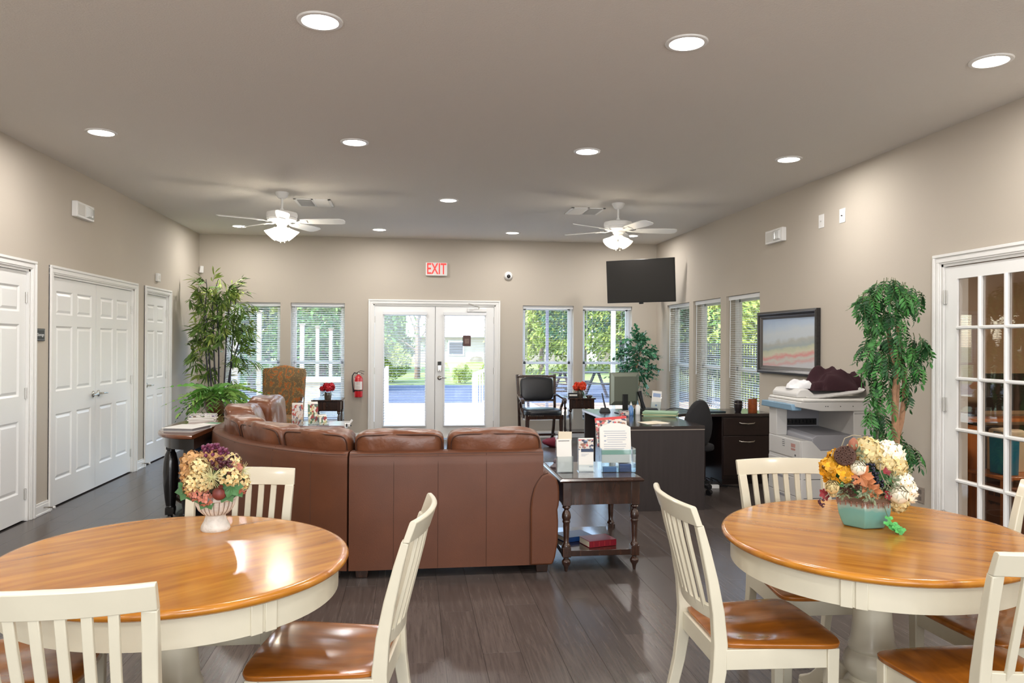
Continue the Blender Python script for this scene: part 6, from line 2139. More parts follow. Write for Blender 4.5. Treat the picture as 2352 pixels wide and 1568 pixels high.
PETC = leafmat('petal_cream', (216, 198, 146), 0.2, 0.6)
PETW = leafmat('petal_white', (244, 240, 222), 0.08, 0.6)
PETY = leafmat('petal_yellow', (214, 158, 38), 0.35, 0.6)
PETP = leafmat('petal_peach', (188, 146, 98), 0.25, 0.6)
PETK = leafmat('petal_pink', (184, 120, 104), 0.25, 0.6)
PURP = mat('berry_purple', (104, 40, 74), 0.35)
PURD = mat('berry_plum', (70, 24, 40), 0.35)
NAVB = mat('berry_navy', (34, 38, 54), 0.25)
BRN = mat('dried_brown', (76, 48, 36), 0.7, bump=0.5, bscale=80)
GRNL = leafmat('arrangement_leaf', (58, 104, 56), 0.3)
SAGE = leafmat('sage_leaf', (126, 138, 108), 0.25)
ORL = leafmat('orange_leaf', (176, 112, 72), 0.25)
IVY = leafmat('ivy_green', (84, 176, 92), 0.25)
REDF = leafmat('petal_red', (190, 30, 44), 0.3)
ORF = leafmat('petal_orange', (222, 70, 34), 0.3)
YCEN = mat('flower_center', (200, 150, 60), 0.6)

RIGHT = Vector((0.991, -0.131, 0))

class Arr:
    """places pieces around a vase: a = sideways, b = up, c = toward the viewer side of the room"""
    def __init__(s, t, k, tow, u0, v0):
        s.t, s.k, s.tow, s.u0, s.v0 = t, k, Vector(tow), u0, v0

    def at(s, a, b, c=0.0):
        return RIGHT * ((a - s.u0) * s.k) + s.tow * c + Vector((0, 0, (s.v0 - b) * s.k))

    def put(s, name, me, a, b, c=0.0, sc=1.0, d=None, rng=random):
        p = s.at(a, b, c)
        d = d or (p - Vector((0, 0, 0.12)))
        q = Vector((0, 0, 1)).rotation_difference(Vector(d).normalized()).to_euler()
        return link(name, me, s.t, p, q, sc)

# ---- white urn arrangement
rng = random.Random(41)
ux, uy = -0.728, 2.985
t = thing('flower_urn', 'weathered white fluted urn with purple, cream and peach silk flowers', 'flower arrangement', (ux, uy, 0.76))
URN = mat('weathered_white', (208, 206, 200), 0.75, var=0.16, vscale=26, bump=0.5, bscale=60)
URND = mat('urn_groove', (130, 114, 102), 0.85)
MB().lathe([(0.001, 0), (0.050, 0), (0.053, 0.006), (0.051, 0.018), (0.042, 0.034), (0.036, 0.052), (0.037, 0.058), (0.030, 0.06), (0.001, 0.06)], 36).build('foot', URN, t, smooth=50)
ub = MB()
ub.lathe([(0.030, 0.056), (0.046, 0.062), (0.062, 0.078), (0.071, 0.098), (0.074, 0.116)], 110, flute=0.075, nf=22, cap=False)
ub.build('bowl', URN, t, smooth=70)
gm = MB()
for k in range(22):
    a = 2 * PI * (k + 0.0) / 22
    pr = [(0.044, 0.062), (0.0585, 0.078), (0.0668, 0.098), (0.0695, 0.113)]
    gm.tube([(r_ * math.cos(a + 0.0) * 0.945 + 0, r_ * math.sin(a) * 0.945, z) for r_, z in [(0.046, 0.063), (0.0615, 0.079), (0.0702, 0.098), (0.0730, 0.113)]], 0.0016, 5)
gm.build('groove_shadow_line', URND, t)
MB().lathe([(0.073, 0.114), (0.078, 0.117), (0.077, 0.122), (0.076, 0.138), (0.079, 0.142), (0.08, 0.147), (0.074, 0.148), (0.070, 0.12), (0.001, 0.118)], 44).build('rim', URN, t, smooth=50)
rm = MB()
for k in range(16):
    a = 2 * PI * k / 16
    c_ = [(0.078 * math.cos(a + dx), 0.078 * math.sin(a + dx), 0.13 + dz) for dx, dz in ((-0.13, -0.005), (-0.08, 0.006), (0.0, -0.004), (0.08, 0.006), (0.13, -0.003))]
    rm.tube(c_, 0.0024, 5)
rm.build('scroll_relief', URN, t)
A = Arr(t, 0.00163, (0.235, -0.97, 0), 495, 1222)
hc = [floret_head(rng, 0.036, 20, m_, 4, 0.019, cm=YCEN) for m_ in (PETC, PETP, PETC, PETK)]
for (a, b, c, s_, m_) in ((440, 1062, 0.02, 1.0, 1), (432, 1085, 0.03, 0.9, 1), (455, 1072, 0.06, 0.9, 0), (470, 1108, 0.085, 1.0, 0), (447, 1105, 0.07, 0.95, 0), (455, 1132, 0.08, 0.8, 3), (440, 1125, 0.05, 0.8, 1), (528, 1060, 0.05, 1.0, 0), (540, 1078, 0.04, 1.0, 3),
                          (522, 1088, 0.085, 1.0, 0), (548, 1100, 0.05, 0.9, 0), (552, 1122, 0.05, 0.8, 3), (500, 1050, 0.03, 0.8, 1), (462, 1050, 0.02, 0.8, 1), (430, 1108, 0.02, 0.8, 1), (470, 1140, 0.085, 0.7, 3), (490, 1085, -0.04, 1.1, 0), (520, 1100, -0.05, 1.1, 1), (460, 1100, -0.05, 1.1, 1)):
    A.put('flower_head', hc[m_], a + rng.uniform(-5, 5), b + rng.uniform(-6, 6), c + rng.uniform(-0.008, 0.012), s_ * rng.uniform(0.8, 1.05), d=A.at(a, b, c + 0.03) - A.at(495, 1125, 0))
bc = [berries(rng, 0.024, 26, 0.0052, m_) for m_ in (PURP, PURD)]
for (a, b, c, s_, m_) in ((478, 1040, 0.03, 1.3, 0), (495, 1036, 0.05, 1.3, 0), (512, 1044, 0.07, 1.3, 0), (500, 1060, 0.10, 1.1, 1), (518, 1068, 0.09, 1.1, 1), (535, 1050, 0.04, 0.8, 1), (432, 1112, 0.045, 0.9, 1), (424, 1100, 0.02, 0.7, 1), (487, 1052, 0.0, 1, 0)):
    A.put('berry_cluster', bc[m_], a, b, c, s_)
spk = MB()
for q in range(46):
    d = rdir(rng, 0.1)
    e = d * rng.uniform(0.03, 0.045)
    spk.tube([(0, 0, 0), tuple(e * 0.6), tuple(e + Vector((0, 0, -0.004)))], [0.0014, 0.001, 0.0006], 3)
A.put('spiky_bloom', spk.mesh('spiky_bloom', leafmat('spike_green', (190, 190, 140), 0.3), 0, False), 487, 1088, 0.14, 1.15)
A.put('spiky_bloom', bpy.data.meshes['spiky_bloom'], 556, 1080, 0.05, 0.9)
A.put('spiky_bloom', bpy.data.meshes['spiky_bloom'], 562, 1110, 0.0, 0.8)
pg = MB().lathe([(0.001, -0.022), (0.014, -0.021), (0.024, -0.008), (0.025, 0.004), (0.018, 0.018), (0.007, 0.024), (0.006, 0.03), (0.009, 0.036), (0.001, 0.034)], 18).mesh('pomegranate', mat('pomegranate', (112, 52, 48), 0.5, var=0.3, vscale=50), 60)
A.put('pomegranate', pg, 503, 1128, 0.095, 1.0, d=(0.25, -0.5, 0.8))
lm = MB()
for q in range(7):
    a = 2 * PI * q / 7
    blade(lm, (0, 0, 0), (math.cos(a), math.sin(a), 0.2), (0, 0, 1), 0.05, 0.03, 0.25)
lm = lm.mesh('leaf_cluster', GRNL, 0, False)
for (a, b, c) in ((530, 1112, 0.09), (540, 1118, 0.06), (475, 1142, 0.075), (520, 1125, 0.08), (430, 1128, 0.03), (500, 1105, 0.02), (460, 1110, 0.0)):
    A.put('leaf_cluster', lm, a, b, c, 0.9, d=(rng.uniform(-0.5, 0.5), -1, 0.3))
MB().ball((0, 0, 0.165), (0.07, 0.07, 0.05), 16, 10).build('moss_filler', SOIL, t)

# ---- turquoise pot arrangement
rng = random.Random(43)
px_, py_ = 1.765, 2.785
t = thing('flower_pot', 'turquoise glazed hexagonal pot with white hydrangeas, yellow blooms and trailing ivy', 'flower arrangement', (px_, py_, 0.76))
def pot_mat():
    m = bpy.data.materials.new('turquoise_glaze')
    tt, p, N, L = nt(m)
    tc = N.new('ShaderNodeTexCoord')
    sp_ = N.new('ShaderNodeSeparateXYZ')
    L.new(tc.outputs['Object'], sp_.inputs[0])
    n = N.new('ShaderNodeTexNoise')
    n.inputs['Scale'].default_value = 34
    n.inputs['Detail'].default_value = 6
    L.new(tc.outputs['Object'], n.inputs[0])
    ma = N.new('ShaderNodeMath')
    ma.operation = 'MULTIPLY_ADD'
    ma.inputs[1].default_value = 0.045
    L.new(n.outputs[0], ma.inputs[0])
    L.new(sp_.outputs[2], ma.inputs[2])
    cr = N.new('ShaderNodeValToRGB')
    e = cr.color_ramp.elements
    mr_ = N.new('ShaderNodeMapRange')
    mr_.inputs[1].default_value = 0.0
    mr_.inputs[2].default_value = 0.14
    L.new(ma.outputs[0], mr_.inputs[0])
    L.new(mr_.outputs[0], cr.inputs[0])
    e[0].position, e[0].color = 0.0, (*lin((116, 172, 162)), 1)
    e[1].position, e[1].color = 1.0, (*lin((116, 96, 82)), 1)
    k = e.new(0.66); k.color = (*lin((104, 160, 154)), 1)
    k = e.new(0.78); k.color = (*lin((150, 170, 160)), 1)
    k = e.new(0.88); k.color = (*lin((122, 92, 76)), 1)
    L.new(cr.outputs[0], p.inputs['Base Color'])
    p.inputs['Roughness'].default_value = 0.22
    p.inputs['Coat Weight'].default_value = 0.5
    return m
POT = pot_mat()
hexr = lambda r_, z, rot=0.0: [(r_ * math.cos(PI / 3 * k + rot), r_ * math.sin(PI / 3 * k + rot), z) for k in range(6)]
r0 = math.atan2(-py_, -px_) + R(4)
MB().loft([hexr(r_, z, r0) for r_, z in ((0.072, 0.0), (0.082, 0.004), (0.094, 0.025), (0.104, 0.05), (0.109, 0.075), (0.108, 0.098), (0.102, 0.112), (0.100, 0.118), (0.105, 0.126), (0.108, 0.134), (0.098, 0.134), (0.092, 0.115), (0.0, 0.11))], cap=False).build('pot', POT, t, smooth=25, bevel=0.003)
MB().loft([hexr(0.074, 0.0, r0), hexr(0.074, 0.003, r0)]).build('base_ring', BRN, t)
rl = MB()
for side in range(6):
    a0, a1 = r0 + PI / 3 * side, r0 + PI / 3 * (side + 1)
    for k in range(5):
        f = (k + 0.5) / 5
        p0 = Vector((math.cos(a0), math.sin(a0), 0)) * 0.107
        p1 = Vector((math.cos(a1), math.sin(a1), 0)) * 0.107
        p = p0.lerp(p1, f)
        for dz in (0.088, 0.095, 0.102):
            rl.ball((p.x * 1.012, p.y * 1.012, dz + 0.002 * (k % 2)), 0.0035, 5, 3)
rl.build('relief_beads', mat('relief_rust', (150, 104, 84), 0.5), t)
A = Arr(t, 0.00168, (-0.43, -0.90, 0), 1990, 1222)
hw = [floret_head(rng, 0.050, 32, PETW, 4, 0.026, cm=YCEN), floret_head(rng, 0.050, 32, PETC, 4, 0.026, cm=YCEN), floret_head(rng, 0.036, 15, PETY, 5, 0.026, cm=YCEN)]
for (a, b, c, s_, m_) in ((1998, 1045, 0.03, 1.0, 1), (2022, 1050, 0.02, 0.9, 0), (2052, 1055, 0.01, 1.0, 0), (2062, 1078, 0.03, 0.85, 1), (2040, 1072, 0.05, 0.7, 1), (2078, 1120, 0.04, 0.85, 0), (2085, 1140, 0.03, 0.9, 0), (2068, 1160, 0.07, 0.7, 1),
                          (1908, 1082, 0.05, 0.9, 2), (1935, 1095, 0.09, 0.9, 2), (1912, 1102, 0.04, 0.75, 2), (1922, 1060, 0.03, 0.7, 2), (1990, 1060, -0.06, 1.1, 1), (2040, 1090, -0.06, 1.1, 0), (1940, 1090, -0.05, 1.0, 2)):
    A.put('flower_head', hw[m_], a, b, c, s_, d=A.at(a, b, c + 0.03) - A.at(1990, 1130, 0))
rs = petal_ball(rng, 0.03, PETW)
rs2 = petal_ball(rng, 0.03, PETC)
for (a, b, c, s_, me_) in ((1970, 1078, 0.12, 0.9, rs), (1912, 1123, 0.10, 0.85, rs2), (2062, 1137, 0.12, 1.15, rs), (2020, 1075, 0.11, 0.5, rs2), (1915, 1140, 0.085, 0.45, rs2)):
    A.put('rose', me_, a, b, c, s_, d=(-0.5, -0.7, 0.5))
MB().ball((0, 0, 0.16), (0.10, 0.10, 0.06), 16, 10).build('moss_filler', SOIL, t)
egg = MB().lathe([(0.001, -0.02), (0.012, -0.016), (0.017, 0.0), (0.014, 0.016), (0.006, 0.026), (0.001, 0.028)], 16).mesh('seed_pod', mat('pod_rust', (150, 92, 68), 0.6), 60)
A.put('seed_pod', egg, 1962, 1032, 0.06, 1.1, d=(0.1, 0, 1))
pod = MB()
pod.lathe([(0.001, -0.02), (0.012, -0.012), (0.034, 0.004), (0.037, 0.014), (0.034, 0.02), (0.001, 0.022)], 22)
for q in range(18):
    a = q * 2.4
    r_ = 0.031 * math.sqrt((q + 0.5) / 18)
    pod.lathe([(0.0052, 0.019), (0.006, 0.026), (0.0036, 0.026), (0.0022, 0.02)], 7, r_ * math.cos(a), r_ * math.sin(a))
A.put('lotus_pod', pod.mesh('lotus_pod', BRN, 40), 1943, 1057, 0.075, 1.1, d=(-0.5, -0.75, 0.4))
nb = berries(rng, 0.024, 30, 0.0056, NAVB)
for (a, b, c) in ((1998, 1078, 0.11), (2006, 1096, 0.115), (2020, 1112, 0.11), (2012, 1106, 0.09)):
    A.put('berry_cluster', nb, a, b, c, 0.85)
lm2 = MB()
for q in range(6):
    a = 2 * PI * q / 6 + 0.3
    blade(lm2, (0, 0, 0), (math.cos(a), math.sin(a), 0.3), (0, 0, 1), 0.06, 0.035, 0.15, fold=0.35)
lmO = lm2.mesh('leaf_cluster', ORL, 0, False)
for (a, b, c, s_) in ((1975, 1095, 0.125, 0.85), (1985, 1106, 0.125, 0.7), (2005, 1130, 0.12, 0.6), (1992, 1120, 0.12, 0.6)):
    A.put('leaf_cluster', lmO, a, b, c, s_, d=(-0.6, -0.7, 0.3))
sg = MB()
for q in range(60):
    d = rdir(rng, 0.3)
    blade(sg, tuple(d * 0.018 * rng.uniform(0.3, 1.6)), d, (0, 0, 1), 0.016, 0.008, 0.1, seg=2, shape=(0, 1, 0))
lmS = sg.mesh('sage_sprig', SAGE, 0, False)
for (a, b, c, s_) in ((1972, 1050, 0.08, 1.1), (1985, 1128, 0.125, 1.0), (2000, 1140, 0.12, 1.0), (2045, 1110, 0.1, 1.1), (2085, 1095, 0.03, 1.0), (1950, 1110, 0.11, 0.9), (2030, 1130, 0.11, 0.9), (1940, 1135, 0.1, 0.9)):
    A.put('sage_sprig', lmS, a, b, c, s_)
lmG = bpy.data.meshes['leaf_cluster']
for (a, b, c, s_) in ((1925, 1108, 0.09, 0.8), (2030, 1100, 0.1, 0.8), (2050, 1120, 0.06, 1.0), (1960, 1130, 0.09, 0.8), (2010, 1095, 0.05, 1.2), (2098, 1145, 0.0, 0.6), (1985, 1090, 0.02, 1.2), (2035, 1165, 0.07, 0.5)):
    A.put('leaf_cluster', lmG, a, b, c, s_)
pc = MB()
for q in range(40):
    d = rdir(rng)
    blade(pc, tuple(d * 0.014), d, (0, 0, 1), 0.013, 0.011, 0.0, seg=2, shape=(0, 1, 0))
pcm = pc.mesh('pine_cone', BRN, 0, False)
for (a, b, c) in ((1968, 1110, 0.12), (1955, 1128, 0.11), (1945, 1120, 0.1)):
    A.put('pine_cone', pcm, a, b, c, 1.1)
red = MB()
for q in range(5):
    a = 2 * PI * q / 5
    blade(red, (0, 0, 0), (math.cos(a), math.sin(a), 0.4), (0, 0, 1), 0.026, 0.017, 0.1)
redm = red.mesh('red_leaf_cluster', leafmat('burgundy_leaf', (128, 42, 50), 0.3), 0, False)
for (a, b, c) in ((2032, 1088, 0.11), (2035, 1138, 0.12), (1895, 1140, 0.08), (1902, 1146, 0.07)):
    A.put('red_leaf_cluster', redm, a, b, c, 0.9)
bb = berries(rng, 0.014, 12, 0.005, PURD)
A.put('berry_cluster', bb, 1888, 1158, 0.08, 0.9)
A.put('berry_cluster', bb, 1892, 1166, 0.08, 0.6)
tw = MB()
for pts in (((1925, 1080, 0.05), (1912, 1058, 0.05), (1917, 1045, 0.04), (1925, 1056, 0.03)), ((2020, 1068, 0.12), (2018, 1085, 0.13), (2030, 1110, 0.125), (2048, 1128, 0.11)), ((1935, 1045, 0.02), (1945, 1018, 0.02), (1965, 1012, 0.0), (1985, 1014, 0.0)),
            ((1925, 1122, 0.08), (1908, 1138, 0.085), (1892, 1152, 0.08))):
    tw.tube([tuple(A.at(*p)) for p in pts], 0.0022, 5)
tw.build('twig', mat('twig', (150, 142, 122), 0.7), t)
iv = MB()
ivp = [(2030, 1165, 0.10), (2036, 1185, 0.115), (2040, 1203, 0.125), (2050, 1206, 0.13), (2060, 1212, 0.145)]
iv.tube([tuple(A.at(*p)) for p in ivp], 0.0014, 5, mi=1)
for i, (a, b, c) in enumerate([(2034, 1198, 0.125), (2042, 1205, 0.13), (2048, 1200, 0.13), (2050, 1212, 0.135), (2058, 1208, 0.14), (2064, 1211, 0.15), (2058, 1215, 0.155), (2052, 1206, 0.14), (2038, 1188, 0.12), (2046, 1200, 0.13)]):
    p = A.at(a, b, c)
    for k in range(3):
        aa = R(-90 + (k - 1) * 55) + rng.uniform(-0.3, 0.3)
        blade(iv, tuple(p), RIGHT * math.cos(aa) + Vector((0, 0, math.sin(aa) * 0.6 + 0.2)) + Vector((0, -0.3, 0)), (-0.5, -0.8, 0.5), 0.018, 0.014, 0.0)
iv.build('ivy_trail', [IVY, STEM], t, smooth=0, fix=False)

# ---- two small flower glasses
def small_bouquet(x, y, z, label, pm, seed):
    rng = random.Random(seed)
    t = thing('flower_vase', label, 'flower arrangement', (x, y, z))
    MB().lathe([(0.001, 0), (0.045, 0), (0.05, 0.02), (0.052, 0.08), (0.046, 0.1), (0.042, 0.1), (0.001, 0.09)], 24).build('vase', mat('vase_dark_glass', (86, 78, 66), 0.15, coat=0.6), t)
    h = floret_head(rng, 0.04, 16, pm, 5, 0.032)
    for q in range(9):
        a = 2 * PI * q / 9
        rr = 0.075 if q % 2 else 0.045
        link('flower_head', h, t, (rr * math.cos(a), rr * math.sin(a), 0.15 + 0.04 * (q % 3 == 0)), (rng.uniform(-0.6, 0.6), rng.uniform(-0.6, 0.6), 0), rng.uniform(0.75, 1.05))
    l_ = MB()
    for q in range(24):
        d = rdir(rng, 0.5)
        blade(l_, (0, 0, 0.1), d, (0, 0, 1), 0.12, 0.025, 0.2)
    l_.build('leaves', GRNL, t, smooth=0, fix=False)
    return t
small_bouquet(2.50, 11.12, 0.665, 'red-orange silk flowers in a small vase on the table beside the black armchair', ORF, 3)
small_bouquet(-1.17, 11.0, 0.665, 'red silk flowers in a small vase on the drawer table by the patterned chair', REDF, 5)

# ================================================================== THE DIM OFFICE BEYOND THE FRENCH DOORS
OW = mat('office_wall', (186, 156, 122), 0.9)
struct('wall_office_back', MB().box(4.05, 8.0, 7.3, 7.45, -0.1, 2.75), OW, smooth=0)
struct('wall_office_right', MB().box(7.9, 8.05, 1.5, 7.4, -0.1, 2.75), OW, smooth=0)
struct('wall_office_front', MB().box(4.05, 8.0, 1.4, 1.55, -0.1, 2.75), OW, smooth=0)
struct('ceiling_office', MB().box(4.05, 8.05, 1.4, 7.45, 2.6, 2.75), mat('office_ceiling', (120, 100, 80), 0.9), smooth=0)
struct('floor_office', MB().box(4.05, 8.05, 1.4, 7.45, -0.12, 0.0), mat('office_floor', (60, 52, 50), 0.5), smooth=0)
area('office_fill_light', (6.2, 4.2, 2.55), 0.5, 0.5, 90, (1, 0.86, 0.7))  # added fill to brighten the office; no lamp fixture is modelled
OAK = wood('oak_panel', (150, 84, 34), (186, 112, 52), 0.4, 0.3, 3, (8, 8, 1))
t = thing('oak_bookcase', 'orange oak bookcase side standing just inside the office', 'bookcase', (4.52, 6.02, 0))
for sy in (-0.14, 0.14):
    MB().box(0, 0.30, sy - 0.01, sy + 0.01, 0, 0.78).build('side_panel', OAK, t)
for z in (0.05, 0.40, 0.76):
    MB().box(0.0, 0.30, -0.13, 0.13, z, z + 0.02).build('shelf', OAK, t)
t = thing('wood_chair', 'small oak chair in the office carrying the teal bag', 'chair', (4.72, 5.50, 0))
for sx in (-0.17, 0.17):
    for sy in (-0.17, 0.17):
        MB().box(sx - 0.018, sx + 0.018, sy - 0.018, sy + 0.018, 0, 0.43).build('leg', OAK, t)
MB().box(-0.2, 0.2, -0.2, 0.2, 0.43, 0.455).build('seat', OAK, t, bevel=0.004)
t = thing('cream_box', 'cream carton stuffed with folded paper behind the teal bag', 'box', (4.80, 5.60, 0.455))
MB().box(-0.1, 0.1, -0.09, 0.09, 0, 0.3).build('carton', mat('office_cream', (196, 178, 150), 0.7), t, bevel=0.004)
MB().soft(lambda x, y, z: (x, y, 0.31 + z), 0.22, 0.19, 0.06, n=8, e=4, wr=0.012, seed=2).build('paper_wad', mat('office_cream2', (206, 190, 164), 0.7), t)
t = thing('tote_bag', 'teal shopping bag standing on the oak chair in the office', 'bag', (4.66, 5.46, 0.455), R(-90))
MB().frus((-0.09, 0.09, -0.05, 0.05), (-0.10, 0.10, -0.05, 0.05), 0, 0.28).build('body', mat('teal_bag', (20, 110, 140), 0.5), t, bevel=0.004)
MB().tube([(-0.05, -0.05, 0.27), (-0.04, -0.055, 0.33), (0.04, -0.055, 0.33), (0.05, -0.05, 0.27)], 0.004, 6).build('handle', mat('teal_handle', (16, 84, 108), 0.5), t)
t = thing('cardboard_box', 'brown cardboard carton with black print on the office floor', 'box', (4.72, 5.40, 0), R(-90))
MB().box(-0.19, 0.19, -0.14, 0.12, 0, 0.37).build('carton', mat('cardboard', (112, 72, 48), 0.8), t, bevel=0.003)
letters('ed Bath Tis', BLACKP, 0.055, (0.0, -0.142, 0.30), (R(90), 0, 0), t, 0.0006)
letters('ngerence', BLACKP, 0.04, (-0.05, -0.142, 0.23), (R(90), 0, 0), t, 0.0006)
t = thing('black_bag', 'black plastic bag on the office floor by the door', 'bag', (4.40, 5.85, 0))
MB().soft(lambda x, y, z: (x, y, 0.14 + z), 0.2, 0.26, 0.27, n=10, e=3, wr=0.03, seed=6).build('body', mat('bin_bag', (16, 16, 18), 0.3), t)
MB().tube([(-0.02, 0, 0.26), (0, 0.02, 0.3), (0.03, 0.0, 0.28)], 0.012, 6).build('knot', BLACKP, t)
t = thing('office_desk', 'dark desk with papers along the back of the office', 'desk', (6.25, 6.65, 0))
MB().box(-1.3, 1.2, -0.5, 0.5, 0.72, 0.76).build('desk_top', ESPRT, t)
MB().box(-1.28, -1.24, -0.48, 0.48, 0, 0.72).box(1.14, 1.18, -0.48, 0.48, 0, 0.72).box(-1.2, 1.1, -0.46, -0.44, 0.1, 0.72).build('panel', ESPRD, t)
t = thing('office_shelf', 'honey wood shelf board across the office above the dark desk', 'shelf', (5.7, 6.15, 0.80))
MB().box(-0.9, 0.9, -0.1, 0.1, 0, 0.03).build('board', OAK, t)
for s in (-0.8, 0.8):
    MB().box(s - 0.02, s + 0.02, -0.08, 0.08, -0.04, 0).build('bracket', BLACKP, t)
t = thing('screen', 'dark computer screen standing on the office desk', 'monitor', (5.75, 6.7, 0.76))
MB().box(-0.28, 0.28, -0.02, 0.02, 0.08, 0.44).build('casing', BLACKP, t, bevel=0.004)
MB().box(-0.1, 0.1, -0.08, 0.08, 0, 0.012).box(-0.02, 0.02, -0.01, 0.01, 0, 0.1).build('stand', BLACKP, t)

# ================================================================== OUTDOORS
CONC = mat('sunlit_concrete', (206, 200, 190), 0.9, var=0.06, vscale=0.8, bump=0.1, bscale=20)
ASPH_SHADED = mat('shaded_asphalt', (66, 74, 90), 0.9, var=0.08, vscale=1.5)  # tree shade over the drive is put into this dark blue-grey colour
GRASS = mat('lawn', (120, 132, 72), 0.95, var=0.25, vscale=1.2, bump=0.6, bscale=12, bdist=0.05)
DRY = mat('leaf_litter', (176, 140, 108), 0.95, var=0.25, vscale=2.5)
gr = MB()
nx_, ny_ = 40, 40
vs, fs = [], []
for i in range(nx_ + 1):
    for j in range(ny_ + 1):
        x = -60 + 130 * i / nx_
        y = 4 + 110 * j / ny_
        z = -0.16
        if y > 29:
            z += 0.025 * (y - 29) + 0.12 * noise.noise(Vector((x * 0.1, y * 0.1, 0)))
        if x > 12:
            z += 0.01 * (x - 12)
        vs.append((x, y, z))
for i in range(nx_):
    for j in range(ny_):
        a = i * (ny_ + 1) + j
        fs.append((a, a + ny_ + 1, a + ny_ + 2, a + 1))
o = gr.add(vs, fs).build('lawn', GRASS, smooth=60)
o['kind'] = 'structure'
struct('patio', MB().box(-1.15, 3.2, 11.87, 20.2, -0.2, -0.12), CONC, smooth=0)
struct('driveway', MB().box(-16, 9, 20.2, 29, -0.19, -0.125), ASPH_SHADED, smooth=0)
struct('litter_ground', MB().box(3.2, 16, 11.87, 20.2, -0.2, -0.13), DRY, smooth=0)
# porch roof edge over the back wall keeps the panes out of the sun
struct('trim_eave', MB().box(XL - 0.6, XR + 0.7, YB + 0.2, YB + 0.75, 2.55, 2.7), TRIM, smooth=0)
struct('trim_side_eave', MB().box(XR + 0.2, XR + 0.75, 7.5, YB + 0.2, 2.55, 2.7), TRIM, smooth=0)
# roof over everything so the sky lights the room only through its windows
struct('roof', MB().box(XL - 0.6, 8.6, YF - 0.6, YB + 0.75, 3.22, 3.4), mat('roof', (110, 100, 92), 0.9), smooth=0)
struct('wall_outer_left', MB().box(XL - 0.7, XL - 0.5, YF - 0.6, YB + 0.2, -0.2, 3.22), WALL, smooth=0)

TRK = mat('tree_bark', (120, 104, 88), 0.95, var=0.3, vscale=6)
L1 = leafmat('tree_leaf_green', (74, 108, 44), 0.45, 0.7)
L2 = leafmat('tree_leaf_yellow', (132, 146, 62), 0.4, 0.7)
L3 = leafmat('tree_leaf_deep', (42, 74, 42), 0.45, 0.7)
def crown(rng, m, n, rx, rz, ls):
    mb = MB()
    nb = 9
    cs = [(rdir(rng) * 0.62, rng.uniform(0.35, 0.6)) for _ in range(nb)]
    for q in range(n):
        c, r_ = cs[q % nb]
        d = rdir(rng)
        p = c + d * r_ * rng.uniform(0.5, 1) ** 0.5
        p = Vector((p.x * rx, p.y * rx, p.z * rz))
        e = rdir(rng)
        u = e.orthogonal().normalized() * ls * rng.uniform(0.6, 1.2)
        w = e.cross(u) * 0.6
        mb.add([tuple(p - u), tuple(p + w * 0.7), tuple(p + u), tuple(p - w * 0.7)], [(0, 1, 2, 3)])
    return mb.mesh('foliage', m, smooth=0, fix=False)
rng = random.Random(77)
crowns = [crown(rng, L1, 5200, 2.6, 2.4, 0.13), crown(rng, L2, 5200, 2.6, 2.4, 0.13), crown(rng, L3, 5200, 2.6, 2.4, 0.13)]
def tree(x, y, base, ht, sc, k, label, tr=0.14):
    t = thing('tree', label, 'tree', (x, y, base), rng.uniform(0, 6), 'trees around the yard')
    MB().tube([(0, 0, -0.2), (0.05, 0.02, ht * 0.5), (0, 0, ht), (0.1, 0.05, ht + sc * 1.6)], [tr, tr * 0.8, tr * 0.6, tr * 0.2], 8).build('trunk', TRK, t)
    f = link('foliage', crowns[k], t, (0, 0, ht + sc * 0.9), (0, 0, rng.uniform(0, 6)), sc)
    f['kind'] = 'stuff'
    return t
spots = [(-7.2, 26, -0.1, 1.2, 1.0, 2), (-5.0, 25, -0.1, 1.4, 0.95, 0), (-3.0, 27, -0.1, 1.2, 0.9, 0), (-9.5, 31, 0, 1.0, 1.3, 0), (-7.0, 36, 0, 1.2, 1.4, 1), (-2.7, 38, 0.1, 0.4, 1.0, 2),
         (6.2, 36, 0.1, 1.3, 1.0, 1), (9.0, 39, 0.2, 1.4, 1.2, 1), (19, 54, 0.5, 1.2, 1.1, 0), (11.8, 42, 0.3, 1.4, 1.3, 1), (5.4, 25, -0.1, 2.4, 0.55, 2), (7.8, 26, -0.1, 2.6, 0.6, 2),
         (10.2, 20.5, -0.1, 1.4, 0.8, 1), (12.0, 23, -0.1, 1.6, 1.0, 0), (11.0, 28, -0.1, 1.5, 1.0, 2), (14.5, 27, -0.1, 1.4, 1.2, 0), (16, 34, 0.1, 1.6, 1.5, 1), (20, 38, 0.2, 1.5, 1.7, 0), (15, 42, 0.3, 1.4, 1.6, 2),
         (-13, 40, 0.2, 1.0, 1.7, 2), (-1.5, 60, 0.8, 1.5, 1.5, 0), (4, 72, 1.1, 1.5, 2.4, 2), (-6, 66, 0.9, 1.5, 2.2, 2), (21, 84, 1.3, 1.5, 2.6, 1), (24, 60, 0.8, 1.5, 2.8, 2)]
